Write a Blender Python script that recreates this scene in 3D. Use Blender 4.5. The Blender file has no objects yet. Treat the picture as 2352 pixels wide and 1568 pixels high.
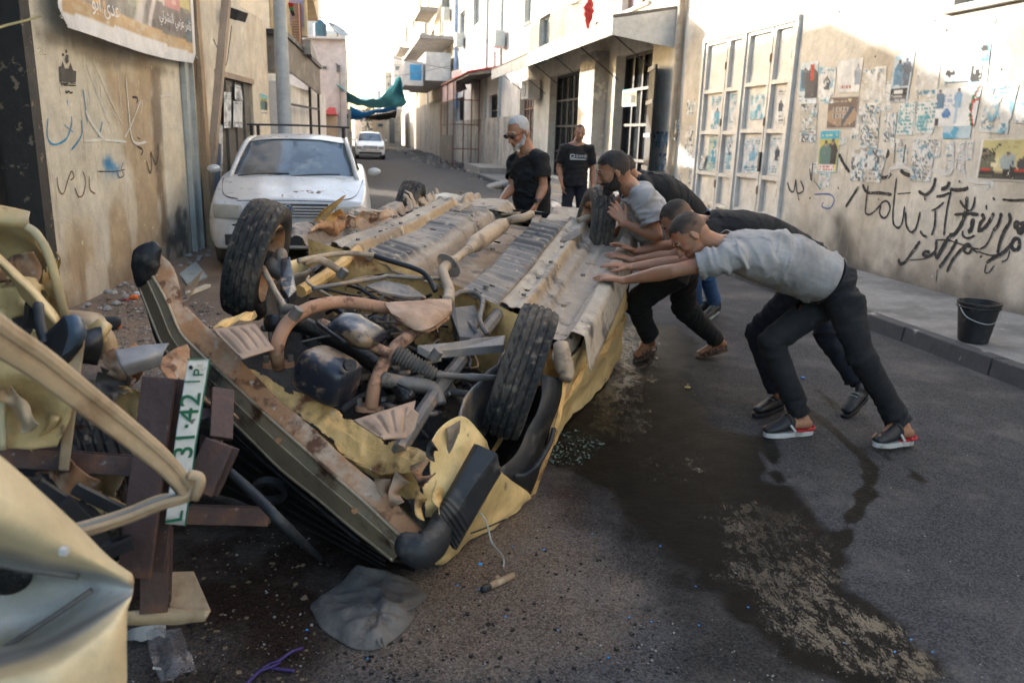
import bpy, bmesh, math, random
import numpy as np
from mathutils import Vector, Matrix

random.seed(7); np.random.seed(7)
scene = bpy.context.scene
COL = scene.collection
PI = math.pi

# ------------------------------------------------------------------ camera
F = 1822.0            # focal length in units of a 2352 px wide frame
CAMH = 1.6
_up = np.array([215., 7006., 1822.]); _up /= np.linalg.norm(_up)
_fw = np.array([0, 0, -1.]); _Y = _fw - _up * (_fw @ _up); _Y /= np.linalg.norm(_Y)
_X = np.cross(_Y, _up)
R = np.array([_X, _Y, _up])
C = np.array([0., 0., CAMH])
cam_d = bpy.data.cameras.new('camera'); cam = bpy.data.objects.new('camera', cam_d); COL.objects.link(cam)
cam.matrix_world = Matrix([[*R[0], 0], [*R[1], 0], [*R[2], CAMH], [0, 0, 0, 1]])
cam_d.sensor_width = 36; cam_d.lens = F / 2352 * 36
cam_d.clip_start = 0.05; cam_d.clip_end = 2000
cam_d.dof.use_dof = True; cam_d.dof.focus_distance = 4.0; cam_d.dof.aperture_fstop = 3.2
scene.camera = cam

# ------------------------------------------------------------------ light
SUN_DIR = Vector((-0.78, 0.59, 0.21)).normalized()      # towards the sun
world = bpy.data.worlds.new('World'); scene.world = world; world.use_nodes = True
wn = world.node_tree; bg = wn.nodes['Background']
sky = wn.nodes.new('ShaderNodeTexSky'); sky.sky_type = 'NISHITA'; sky.sun_disc = False
sky.sun_elevation = math.asin(SUN_DIR.z); sky.sun_rotation = math.atan2(SUN_DIR.x, SUN_DIR.y)
sky.dust_density = 3.0; sky.air_density = 1.0; sky.ozone_density = 1.0
wn.links.new(sky.outputs[0], bg.inputs[0]); bg.inputs[1].default_value = 0.15
sl = bpy.data.lights.new('sun', 'SUN'); sl.energy = 2.2; sl.angle = math.radians(0.6); sl.color = (1.0, 0.95, 0.88)
sun = bpy.data.objects.new('sun', sl); COL.objects.link(sun)
sun.rotation_euler = SUN_DIR.to_track_quat('Z', 'Y').to_euler()
scene.view_settings.view_transform = 'Standard'; scene.view_settings.look = 'None'
scene.view_settings.gamma = 1; scene.view_settings.use_curve_mapping = False
scene.view_settings.exposure = 2.38

# ------------------------------------------------------------------ geometry of the place
def ray(x, y):
    return R @ np.array([(x - 1176.) / F, -(y - 784.) / F, -1.])
def AY(x, y, Yv):                 # point seen at (x, y) at distance Yv down the street
    r = ray(x, y); return C + r * (Yv / r[1])
def G(x, y, z=0.):                # point seen at (x, y) at height z
    r = ray(x, y); return C + r * ((z - CAMH) / r[2])
def plane(x, y, a, b):
    r = ray(x, y); return C + r * (a / (r[0] - b * r[1]))
RA, RB_ = 6.14, -0.2              # right facades: x = RA + RB_ * y
LA, LB_ = -3.32, -0.087           # left facades
def onR(x, y, o=0.): return plane(x, y, RA - o * 1.0198, RB_)
def onL(x, y, o=0.): return plane(x, y, LA + o * 1.0038, LB_)
def PR(y, z, o=0.): return np.array([RA + RB_ * y - o * .981, y - o * .196, z])
def PL(y, z, o=0.): return np.array([LA + LB_ * y + o * .996, y + o * .087, z])
def V(*a): return np.array(a, float)
def nrm(v):
    v = np.asarray(v, float); return v / (np.linalg.norm(v) + 1e-12)

# vectorised value noise, about -1..1
_perm = np.random.RandomState(3).rand(4096) * 2 - 1
def vn(P, scale=1., seed=0):
    seed = int(seed); P = np.asarray(P, float) * scale + 31.7 * seed + 1000
    i = np.floor(P).astype(int); f = P - i; f = f * f * (3 - 2 * f)
    def h(a, b, c): return _perm[(a * 1619 + b * 31337 + c * 6971 + seed * 1013) & 4095]
    x, y, z = i[..., 0], i[..., 1], i[..., 2]; u, v, w = f[..., 0], f[..., 1], f[..., 2]
    r = 0
    for dx in (0, 1):
        for dy in (0, 1):
            for dz in (0, 1):
                r = r + h(x + dx, y + dy, z + dz) * (u if dx else 1 - u) * (v if dy else 1 - v) * (w if dz else 1 - w)
    return r
def fbm(P, scale=1., octv=3, seed=0):
    seed = int(seed)
    return sum(vn(P, scale * 2 ** k, seed + k) / 2 ** k for k in range(octv)) / 1.5

# ------------------------------------------------------------------ objects
ORG = {}
def tag(o, label=None, cat=None, group=None, kind=None):
    if label: o['label'] = label
    if cat: o['category'] = cat
    if group: o['group'] = group
    if kind: o['kind'] = kind
    return o
def empty(name, loc, label, cat, group=None):
    o = bpy.data.objects.new(name, None); COL.objects.link(o)
    o.empty_display_size = .2
    o.location = [float(a) for a in loc]; ORG[o.name] = np.array(loc, float)
    return tag(o, label, cat, group)

class MB:
    def __init__(s): s.v = []; s.f = []
    def add(s, vs, fs):
        b = len(s.v); s.v.extend([tuple(map(float, p)) for p in vs]); s.f.extend([tuple(b + i for i in f) for f in fs]); return s
    def hexa(s, p):               # 8 points: bottom loop, top loop
        return s.add(p, [(3, 2, 1, 0), (4, 5, 6, 7), (0, 1, 5, 4), (1, 2, 6, 5), (2, 3, 7, 6), (3, 0, 4, 7)])
    def box(s, c, a, b, d):       # centre and three half-axes
        c, a, b, d = map(np.asarray, (c, a, b, d))
        return s.hexa([c - a - b - d, c + a - b - d, c + a + b - d, c - a + b - d, c - a - b + d, c + a - b + d, c + a + b + d, c - a + b + d])
    def wbox(s, P, y0, y1, z0, z1, o0, o1):     # box on a facade frame P
        return s.hexa([P(y0, z0, o0), P(y1, z0, o0), P(y1, z0, o1), P(y0, z0, o1), P(y0, z1, o0), P(y1, z1, o0), P(y1, z1, o1), P(y0, z1, o1)])
    def bar(s, p, q, w, h, up=(0, 0, 1)):
        p, q = np.asarray(p, float), np.asarray(q, float); d = nrm(q - p); u = np.asarray(up, float)
        if abs(d @ nrm(u)) > .98: u = np.array([0, 1., 0])
        a = nrm(np.cross(d, u)); b = np.cross(a, d)
        return s.box((p + q) / 2, a * w / 2, (q - p) / 2, b * h / 2)
    def grid(s, P, flip=False):   # P: (m, n, 3)
        m, n = len(P), len(P[0]); b = len(s.v)
        s.v.extend([tuple(map(float, p)) for row in P for p in row])
        for i in range(m - 1):
            for j in range(n - 1):
                q = (b + i * n + j, b + i * n + j + 1, b + (i + 1) * n + j + 1, b + (i + 1) * n + j)
                s.f.append(q[::-1] if flip else q)
        return s
    def limb(s, pts, ra, rb=None, lat=None, n=14, caps='round'):
        pts = [np.asarray(p, float) for p in pts]; m = len(pts)
        if np.isscalar(ra): ra = [ra] * m
        if rb is None: rb = ra
        elif np.isscalar(rb): rb = [rb] * m
        if lat is None:
            d = nrm(pts[-1] - pts[0]); lat = np.cross(d, (0, 0, 1)) if abs(d[2]) < .9 else np.cross(d, (0, 1, 0))
        rings = []; prev = nrm(lat)
        for i, p in enumerate(pts):
            t = nrm(pts[min(i + 1, m - 1)] - pts[max(i - 1, 0)])
            a = nrm(prev - t * (prev @ t)); prev = a; b = np.cross(t, a)
            rings.append((p, t, a, b, ra[i], rb[i]))
        out = []
        if caps == 'round':
            p, t, a, b, x, y = rings[0]; r = min(x, y)
            for k in (.97, .8, .45): out.append((p - t * r * k, a, b, x * math.sqrt(1 - k * k), y * math.sqrt(1 - k * k)))
        out += [(p, a, b, x, y) for p, t, a, b, x, y in rings]
        if caps == 'round':
            p, t, a, b, x, y = rings[-1]; r = min(x, y)
            for k in (.45, .8, .97): out.append((p + t * r * k, a, b, x * math.sqrt(1 - k * k), y * math.sqrt(1 - k * k)))
        b0 = len(s.v)
        for p, a, b, x, y in out:
            for k in range(n):
                th = 2 * PI * k / n; s.v.append(tuple(p + a * x * math.cos(th) + b * y * math.sin(th)))
        L = len(out)
        for i in range(L - 1):
            for k in range(n):
                s.f.append((b0 + i * n + k, b0 + i * n + (k + 1) % n, b0 + (i + 1) * n + (k + 1) % n, b0 + (i + 1) * n + k))
        if caps != 'open':
            s.f.append(tuple(b0 + k for k in range(n))[::-1]); s.f.append(tuple(b0 + (L - 1) * n + k for k in range(n)))
        return s
    def tube(s, pts, r, n=10, smooth=4, caps='flat'):
        pts = spline(pts, smooth)
        if not np.isscalar(r): r = np.interp(np.linspace(0, 1, len(pts)), np.linspace(0, 1, len(r)), r)
        return s.limb(pts, list(r) if not np.isscalar(r) else r, n=n, caps=caps)
    def ell(s, c, ax, r, n=20, m=12):           # ellipsoid, ax three unit axes
        c = np.asarray(c, float); P = []
        for i in range(m + 1):
            ph = PI * i / m; row = []
            for j in range(n):
                th = 2 * PI * j / n
                row.append(c + ax[0] * r[0] * math.sin(ph) * math.cos(th) + ax[1] * r[1] * math.sin(ph) * math.sin(th) + ax[2] * r[2] * math.cos(ph))
            P.append(row)
        b = len(s.v); s.v += [tuple(P[0][0])] + [tuple(p) for row in P[1:-1] for p in row] + [tuple(P[-1][0])]
        last = len(s.v) - 1
        for j in range(n): s.f.append((b, b + 1 + j, b + 1 + (j + 1) % n)); s.f.append((last, last - n + (j + 1) % n, last - n + j))
        for i in range(m - 2):
            for j in range(n):
                s.f.append((b + 1 + i * n + j, b + 1 + (i + 1) * n + j, b + 1 + (i + 1) * n + (j + 1) % n, b + 1 + i * n + (j + 1) % n))
        return s
    def lathe(s, c, axis, prof, n=32, closed=True, ref=(0, 0, 1)):   # prof: list of (radius, along axis)
        axis = nrm(axis); a = np.cross(axis, ref); a = nrm(a if np.linalg.norm(a) > .05 else np.cross(axis, (1, 0, 0))); b = np.cross(axis, a)
        b0 = len(s.v); m = len(prof)
        for k in range(n):
            th = 2 * PI * k / n; d = a * math.cos(th) + b * math.sin(th)
            for r, h in prof: s.v.append(tuple(np.asarray(c) + d * r + axis * h))
        for k in range(n):
            k2 = (k + 1) % n
            for i in range(m if closed else m - 1):
                i2 = (i + 1) % m; s.f.append((b0 + k * m + i, b0 + k2 * m + i, b0 + k2 * m + i2, b0 + k * m + i2))
        return s
    def poly(s, pts, thick, nrmv):              # outline extruded
        pts = [np.asarray(p, float) for p in pts]; n = len(pts); d = nrm(nrmv) * thick
        return s.add(pts + [p - d for p in pts], [tuple(range(n)), tuple(range(2 * n - 1, n - 1, -1))] + [(i, i + n, (i + 1) % n + n, (i + 1) % n) for i in range(n)])

def spline(pts, k=4):
    pts = [np.asarray(p, float) for p in pts]
    if k <= 1 or len(pts) < 3: return pts
    out = []
    for i in range(len(pts) - 1):
        p0, p1, p2, p3 = pts[max(i - 1, 0)], pts[i], pts[i + 1], pts[min(i + 2, len(pts) - 1)]
        for j in range(k):
            t = j / k
            out.append(.5 * ((2 * p1) + (p2 - p0) * t + (2 * p0 - 5 * p1 + 4 * p2 - p3) * t * t + (3 * p1 - p0 - 3 * p2 + p3) * t ** 3))
    out.append(pts[-1]); return out
def sheet(rows, k=6, noise=0., nscale=8., seed=0):      # control grid -> fine grid (smooth)
    rows = [spline(r, k) for r in rows]; n = min(len(r) for r in rows)
    cols = [spline([r[j] for r in rows], k) for j in range(n)]
    P = np.array([[cols[j][i] for j in range(n)] for i in range(len(cols[0]))])
    if noise:
        nr = nrm(np.cross(P[-1, 0] - P[0, 0], P[0, -1] - P[0, 0]))
        P = P + nr * (noise * (.8 * fbm(P, nscale, 3, seed) + .7 * (.45 - 1.6 * np.abs(vn(P, nscale * .8, seed + 3))) + .25 * (.45 - 1.6 * np.abs(vn(P, nscale * 2.1, seed + 5)))))[..., None]
    return P

def obj(name, mb, mat, parent=None, smooth=False, bev=0., solid=0., sub=0, auto=None, at=None, wn_=False):
    v = np.array(mb.v, float)
    if parent is not None: org = ORG[parent.name]
    else:
        org = np.array(at, float) if at is not None else np.array([(v[:, 0].min() + v[:, 0].max()) / 2, (v[:, 1].min() + v[:, 1].max()) / 2, v[:, 2].min()])
    me = bpy.data.meshes.new(name); me.from_pydata((v - org).tolist(), [], mb.f); me.validate(clean_customdata=False)
    o = bpy.data.objects.new(name, me); COL.objects.link(o)
    ORG[o.name] = org
    if parent is not None: o.parent = parent
    else: o.location = org
    if mat: me.materials.append(mat)
    if smooth: me.shade_smooth()
    if auto: me.set_sharp_from_angle(angle=math.radians(auto))
    if solid: m = o.modifiers.new('thickness', 'SOLIDIFY'); m.thickness = solid; m.offset = 0
    if bev: m = o.modifiers.new('bevel', 'BEVEL'); m.width = bev; m.segments = 2; m.limit_method = 'ANGLE'
    if sub: m = o.modifiers.new('sub', 'SUBSURF'); m.levels = sub; m.render_levels = sub
    return o
def struct(name, mb, mat, **k):
    return tag(obj(name, mb, mat, at=(0, 0, 0), **k), kind='structure')

# ------------------------------------------------------------------ materials
def mat(name, base, rough=.7, metal=0., layers=(), bump=(), attr=None, spec=.5, sss=0., coat=0., alpha=None, trans=0., vary=.3):
    """layers: (colour, scale, lo, hi[, stretch xyz[, attribute]]); bump: (scale, strength[, stretch])"""
    m = bpy.data.materials.new(name); m.use_nodes = True; N = m.node_tree.nodes; L = m.node_tree.links
    b = N['Principled BSDF']; b.inputs['Roughness'].default_value = rough; b.inputs['Metallic'].default_value = metal
    b.inputs['Specular IOR Level'].default_value = spec
    if coat: b.inputs['Coat Weight'].default_value = coat; b.inputs['Coat Roughness'].default_value = .15
    if sss: b.inputs['Subsurface Weight'].default_value = sss; b.inputs['Subsurface Radius'].default_value = (1, .35, .2); b.inputs['Subsurface Scale'].default_value = .008
    if trans: b.inputs['Transmission Weight'].default_value = trans
    if alpha is not None: b.inputs['Alpha'].default_value = alpha
    tc = N.new('ShaderNodeTexCoord'); co = tc.outputs['Object']
    def noise(scale, stretch=None, det=6, ro=.62):
        src = co
        if stretch:
            mp = N.new('ShaderNodeMapping'); mp.inputs['Scale'].default_value = stretch; L.new(co, mp.inputs[0]); src = mp.outputs[0]
        n = N.new('ShaderNodeTexNoise'); n.inputs['Scale'].default_value = scale; n.inputs['Detail'].default_value = det; n.inputs['Roughness'].default_value = ro
        L.new(src, n.inputs['Vector']); return n.outputs['Fac']
    def rng(fac, lo, hi):
        r = N.new('ShaderNodeMapRange'); r.interpolation_type = 'SMOOTHSTEP'; r.inputs[1].default_value = lo; r.inputs[2].default_value = hi
        L.new(fac, r.inputs[0]); return r.outputs[0]
    if attr:
        a = N.new('ShaderNodeAttribute'); a.attribute_name = attr; cur = a.outputs['Color']
    else:
        c = N.new('ShaderNodeRGB'); c.outputs[0].default_value = (*base, 1); cur = c.outputs[0]
    for l in layers:
        col, sc, lo, hi = l[:4]; st = l[4] if len(l) > 4 else None
        f = rng(noise(sc, st), lo, hi)
        if len(l) > 5:
            a = N.new('ShaderNodeAttribute'); a.attribute_name = l[5]
            ad = N.new('ShaderNodeMath'); ad.operation = 'MULTIPLY_ADD'; L.new(noise(sc, st), ad.inputs[0]); ad.inputs[1].default_value = .7; L.new(a.outputs['Fac'], ad.inputs[2])
            f = rng(ad.outputs[0], lo, hi)
        mx = N.new('ShaderNodeMix'); mx.data_type = 'RGBA'; L.new(f, mx.inputs[0]); L.new(cur, mx.inputs[6]); mx.inputs[7].default_value = (*col, 1); cur = mx.outputs[2]
    # fine tonal variation
    mx = N.new('ShaderNodeMix'); mx.data_type = 'RGBA'; mx.blend_type = 'MULTIPLY'; mx.inputs[0].default_value = 1
    r = N.new('ShaderNodeMapRange'); r.inputs[1].default_value = .28; r.inputs[2].default_value = .72; r.inputs[3].default_value = 1 - vary; r.inputs[4].default_value = 1 + vary; L.new(noise(3.1, None, 12, .8), r.inputs[0])
    cr = N.new('ShaderNodeCombineColor'); [L.new(r.outputs[0], cr.inputs[i]) for i in range(3)]
    L.new(cur, mx.inputs[6]); L.new(cr.outputs[0], mx.inputs[7]); cur = mx.outputs[2]
    L.new(cur, b.inputs['Base Color'])
    rr = N.new('ShaderNodeMapRange'); rr.inputs[1].default_value = .3; rr.inputs[2].default_value = .7
    rr.inputs[3].default_value = max(rough - .12, .03); rr.inputs[4].default_value = min(rough + .12, 1); L.new(noise(7), rr.inputs[0]); L.new(rr.outputs[0], b.inputs['Roughness'])
    if bump:
        if np.isscalar(bump[0]): bump = (bump,)
        prev = None
        for q in bump:
            bp = N.new('ShaderNodeBump'); bp.inputs['Strength'].default_value = 1; bp.inputs['Distance'].default_value = q[1]
            L.new(noise(q[0], q[2] if len(q) > 2 else None), bp.inputs['Height'])
            if prev: L.new(prev, bp.inputs['Normal'])
            prev = bp.outputs[0]
        L.new(prev, b.inputs['Normal'])
    return m

TAN = (.38, .25, .155); RUST = (.19, .075, .03); DARKRUST = (.06, .03, .02)
M_ = {}
M_['plaster_r'] = mat('plaster_right', (.50, .45, .37), .9, layers=[((.62, .58, .5), 1.1, .45, .62), ((.36, .3, .22), .9, .53, .75), ((.24, .21, .18), 3.5, .62, .78, (1, 1, .35)), ((.7, .68, .62), 14, .62, .7)], bump=((40, .003), (2.5, .012)))
M_['plaster_l'] = mat('plaster_left', (.52, .44, .31), .9, layers=[((.36, .25, .14), .8, .42, .62, (1, 1.4, .4)), ((.62, .55, .42), 1.7, .5, .68), ((.16, .11, .07), 2.2, .6, .8, (2, 2, .3)), ((.7, .66, .55), 25, .66, .74)], bump=((35, .004), (3, .012)))
M_['cream'] = mat('cream_plaster', (.6, .53, .42), .9, layers=[((.5, .42, .31), 1.5, .5, .7, (1, 1, .3)), ((.68, .64, .56), 4, .6, .7)], bump=(30, .003))
M_['stone'] = mat('pale_stone', (.6, .57, .5), .9, layers=[((.42, .38, .32), 1.2, .52, .7, (1, 1, .4)), ((.3, .28, .26), 3, .62, .8)], bump=(18, .006))
M_['stone_dirty'] = mat('stained_stone', (.42, .4, .36), .9, layers=[((.22, .21, .2), 1.1, .45, .65, (1, 1, .4)), ((.58, .56, .5), 4, .56, .66)], bump=(18, .006))
M_['far_white'] = mat('far_plaster', (.66, .63, .6), .9, layers=[((.5, .47, .44), .5, .5, .7, (1, 1, .4))])
M_['concrete'] = mat('concrete', (.3, .28, .26), .9, layers=[((.18, .17, .16), 2, .5, .7), ((.42, .4, .37), 9, .6, .7)], bump=(25, .006))
M_['pavement'] = mat('pavement', (.23, .22, .21), .9, layers=[((.14, .135, .13), 1.5, .45, .65), ((.33, .31, .29), 9, .6, .7)], bump=((60, .004), (3, .02)))
M_['kerb'] = mat('kerb_paint', (.05, .05, .055), .8, layers=[((.25, .24, .23), 6, .6, .68), ((.12, .03, .025), 1.2, .6, .68)], bump=(30, .006))
M_['white_door'] = mat('white_door_paint', (.60, .575, .53), .6, layers=[((.5, .48, .44), 2, .5, .7), ((.22, .1, .05), 5, .68, .74)], bump=(20, .001))
M_['grey_metal'] = mat('grey_metal', (.38, .42, .42), .5, .3, layers=[((.2, .2, .19), 3, .55, .7), (RUST, 8, .68, .76)], bump=(12, .002))
M_['galv'] = mat('galvanised', (.40, .41, .39), .5, .2, layers=[((.28, .28, .26), 4, .5, .7, (1, 1, .3)), (RUST, 14, .7, .76)], bump=(14, .002))
M_['pole'] = mat('pole_paint', (.34, .36, .37), .55, .1, layers=[((.25, .28, .3), 3, .5, .7), ((.1, .08, .06), 12, .68, .75)])
M_['wood'] = mat('weathered_wood', (.3, .2, .12), .85, layers=[((.42, .31, .2), 6, .5, .65, (3, 3, .2)), ((.12, .08, .05), 9, .58, .7, (4, 4, .2))], bump=(30, .003, (3, 3, .15)))
M_['wood_pink'] = mat('old_timber', (.36, .27, .2), .85, layers=[((.25, .18, .13), 5, .5, .7, (3, 3, .2))], bump=(30, .003, (3, 3, .15)))
M_['black'] = mat('black_paint', (.012, .012, .014), .5, layers=[((.05, .045, .04), 5, .6, .7)], bump=(15, .002))
M_['soot'] = mat('sooty_metal', (.008, .008, .009), .6, layers=[((.03, .025, .02), 3, .55, .7)], bump=(8, .004))
M_['glassdark'] = mat('dark_glass', (.02, .025, .03), .12, spec=.8)
M_['window'] = mat('window_glass', (.12, .14, .16), .15, spec=.8)
M_['metal_door'] = mat('grey_door', (.10, .09, .075), .6, layers=[((.2, .18, .15), 3, .55, .68), (RUST, 9, .64, .72)], bump=(10, .003))
M_['paper'] = mat('paper_white', (.55, .56, .56), .85, layers=[((.2, .2, .2), 12, .56, .62), ((.3, .4, .45), 5, .62, .66)])
M_['tin'] = mat('tin_sheet', (.16, .14, .12), .7, layers=[((.28, .24, .2), 2, .5, .7), (RUST, 5, .62, .7)], bump=(8, .006))
M_['orange'] = mat('orange_plastic', (.6, .12, .02), .5)
M_['red'] = mat('red_fabric', (.45, .03, .025), .7)
M_['teal'] = mat('teal_tarp', (.10, .46, .56), .7, layers=[((.14, .52, .6), 1.5, .5, .6)])
M_['blue'] = mat('blue_tarp', (.03, .34, .85), .7, layers=[((.04, .3, .7), 1.5, .5, .6)])
M_['yellowwall'] = mat('ochre_plaster', (.55, .42, .24), .9, layers=[((.62, .55, .4), 1.5, .5, .7)])
M_['shutter'] = mat('plaid_cloth', (.32, .24, .28), .9, layers=[((.2, .22, .35), 9, .5, .6)])
M_['asphalt_far'] = mat('asphalt_far', (.09, .09, .092), .9)
# ================================================================== painting helpers (flat print and stains)
def seg_dist(P, A, B):
    A = np.array(A, float); B = np.array(B, float); d = B - A
    t = np.clip(((P - A) @ d) / (d @ d + 1e-12), 0, 1)
    return np.linalg.norm(P - (A + t[..., None] * d), axis=-1)
def inpoly(P, poly):
    x, y = P[..., 0], P[..., 1]; ins = np.zeros(x.shape, bool); n = len(poly)
    for i in range(n):
        x1, y1 = poly[i]; x2, y2 = poly[(i + 1) % n]
        c = ((y1 > y) != (y2 > y)) & (x < (x2 - x1) * (y - y1) / (y2 - y1 + 1e-12) + x1); ins ^= c
    return ins
def sdpoly(P, poly):                     # positive inside
    d = np.full(P.shape[:-1], 1e9)
    for i in range(len(poly)): d = np.minimum(d, seg_dist(P, poly[i], poly[(i + 1) % len(poly)]))
    return np.where(inpoly(P, poly), d, -d)
def sm(x, lo, hi):
    t = np.clip((x - lo) / (hi - lo), 0, 1); return t * t * (3 - 2 * t)
def setcol(o, cols, name='paint'):
    a = o.data.color_attributes.new(name, 'FLOAT_COLOR', 'POINT')
    c = np.ones((len(o.data.vertices), 4), np.float32); cols = np.asarray(cols)
    if cols.ndim == 1: c[:, :3] = cols[:, None]
    else: c[:, :3] = cols.reshape(-1, 3)
    a.data.foreach_set('color', c.ravel())

# ================================================================== ground
xs = np.concatenate([[-600, -200, -80, -40, -20, -12, -8, -6], np.arange(-4.6, 5.01, .045), [6, 8, 12, 20, 40, 80, 200, 600]])
ys = np.concatenate([[-60, -20, -8, -2, 0, .8], np.arange(1.4, 9.6, .045), np.arange(9.7, 16, .15), [17, 18, 20, 23, 27, 32, 38, 46, 60, 90, 140, 300, 900]])
GX, GY = np.meshgrid(xs, ys); XY = np.stack([GX, GY], -1)
P3 = np.stack([GX, GY, GX * 0], -1)
def gp(*pts): return [tuple(G(*p)[:2]) for p in pts]
wet_poly = gp((1270, 1010), (1250, 1060), (1330, 1100), (1400, 1180), (1520, 1270), (1660, 1400), (1840, 1567), (2215, 1567), (2100, 1440), (1965, 1310), (1900, 1225), (1850, 1120), (1790, 1095), (1735, 1000), (1660, 985), (1600, 930), (1590, 860), (1610, 800), (1560, 745), (1430, 735), (1330, 880))
sd = sdpoly(XY, wet_poly)
wet = sm(sd + .14 * fbm(P3, 4, 4, 2), -.10, .16)
strk = gp((1850, 940), (1910, 985), (1965, 1030), (2003, 1085), (1992, 1130), (1962, 1180), (1935, 1240), (1912, 1290))
for a, b in zip(strk[:-1], strk[1:]): wet = np.maximum(wet, sm(-seg_dist(XY, a, b) + .025 * vn(P3, 9, 4), -.05, -.012))
for line in ([(1720, 1000), (1735, 1060), (1725, 1110)], [(1770, 1000), (1775, 1050), (1790, 1100)], [(2030, 1040), (2080, 1075), (2110, 1100)], [(1830, 880), (1880, 900), (1920, 935)]):
    q = gp(*line)
    for a, b in zip(q[:-1], q[1:]): wet = np.maximum(wet, .8 * sm(-seg_dist(XY, a, b) + .03 * vn(P3, 12, 4), -.035, -.005))
poolA = gp((1395, 740), (1530, 760), (1510, 900), (1490, 1020), (1370, 1015), (1340, 900)); poolB = gp((1620, 1150), (1760, 1130), (1850, 1200), (1980, 1330), (2190, 1567), (1880, 1567), (1760, 1430), (1660, 1300)); poolC = gp((1470, 1060), (1600, 1020), (1640, 1090), (1560, 1130))
wet2 = np.maximum(np.maximum(sm(sdpoly(XY, poolA) + .14 * fbm(P3, 7, 3, 9), -.1, .12), sm(sdpoly(XY, poolB) + .14 * fbm(P3, 7, 3, 9), -.1, .12)), .75 * sm(sdpoly(XY, poolC) + .14 * fbm(P3, 7, 3, 9), -.1, .12))
asph = np.array([.066, .066, .072]); tan = np.array([.145, .112, .09]); brown = np.array([.028, .017, .012]); dusty = np.array([.27, .19, .135]); farc = np.array([.115, .112, .11])
col = np.ones(GX.shape + (3,)) * asph
def blend(mask, c):
    global col
    col = col * (1 - mask[..., None]) + c * mask[..., None]
blend(sm(GY + fbm(P3, .6, 3, 1), 9, 16) * .8, farc)
blend(sm(sdpoly(XY, gp((700, 1567), (640, 1330), (900, 1260), (1220, 1060), (1330, 1180), (1480, 1400), (1560, 1567))) + .25 * fbm(P3, 3, 3, 5), -.12, .25), tan)
blend(sm(sdpoly(XY, gp((150, 1700), (250, 1100), (520, 1150), (900, 1290), (760, 1440), (720, 1700))) + .2 * fbm(P3, 4, 3, 6), -.1, .2), brown)
blend(sm(sdpoly(XY, gp((130, 720), (300, 1000), (560, 900), (820, 1000), (900, 700), (560, 540), (420, 560))) + .5 * fbm(P3, 2, 3, 7), -.3, .3), dusty)
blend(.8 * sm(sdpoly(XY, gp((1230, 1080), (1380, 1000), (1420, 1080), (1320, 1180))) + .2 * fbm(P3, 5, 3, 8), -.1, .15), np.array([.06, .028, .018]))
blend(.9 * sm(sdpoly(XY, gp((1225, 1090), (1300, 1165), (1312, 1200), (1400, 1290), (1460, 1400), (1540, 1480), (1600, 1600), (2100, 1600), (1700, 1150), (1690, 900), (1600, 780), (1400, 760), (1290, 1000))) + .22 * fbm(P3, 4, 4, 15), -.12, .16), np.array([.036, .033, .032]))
blend(.35 * sm(fbm(P3, 1.1, 3, 11), .15, .5), np.array([.14, .13, .125]))
blend(.45 * sm(fbm(P3, .7, 3, 13), .15, .5), np.array([.07, .068, .068]))
Z = .004 * fbm(P3, 1.5, 2, 3) * (GY < 16)
mb = MB(); mb.grid(np.stack([GX, GY, Z], -1))
ground = struct('road', mb, None, smooth=True)
setcol(ground, col, 'paint'); setcol(ground, wet.ravel(), 'wet'); setcol(ground, wet2.ravel(), 'pool')

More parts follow.
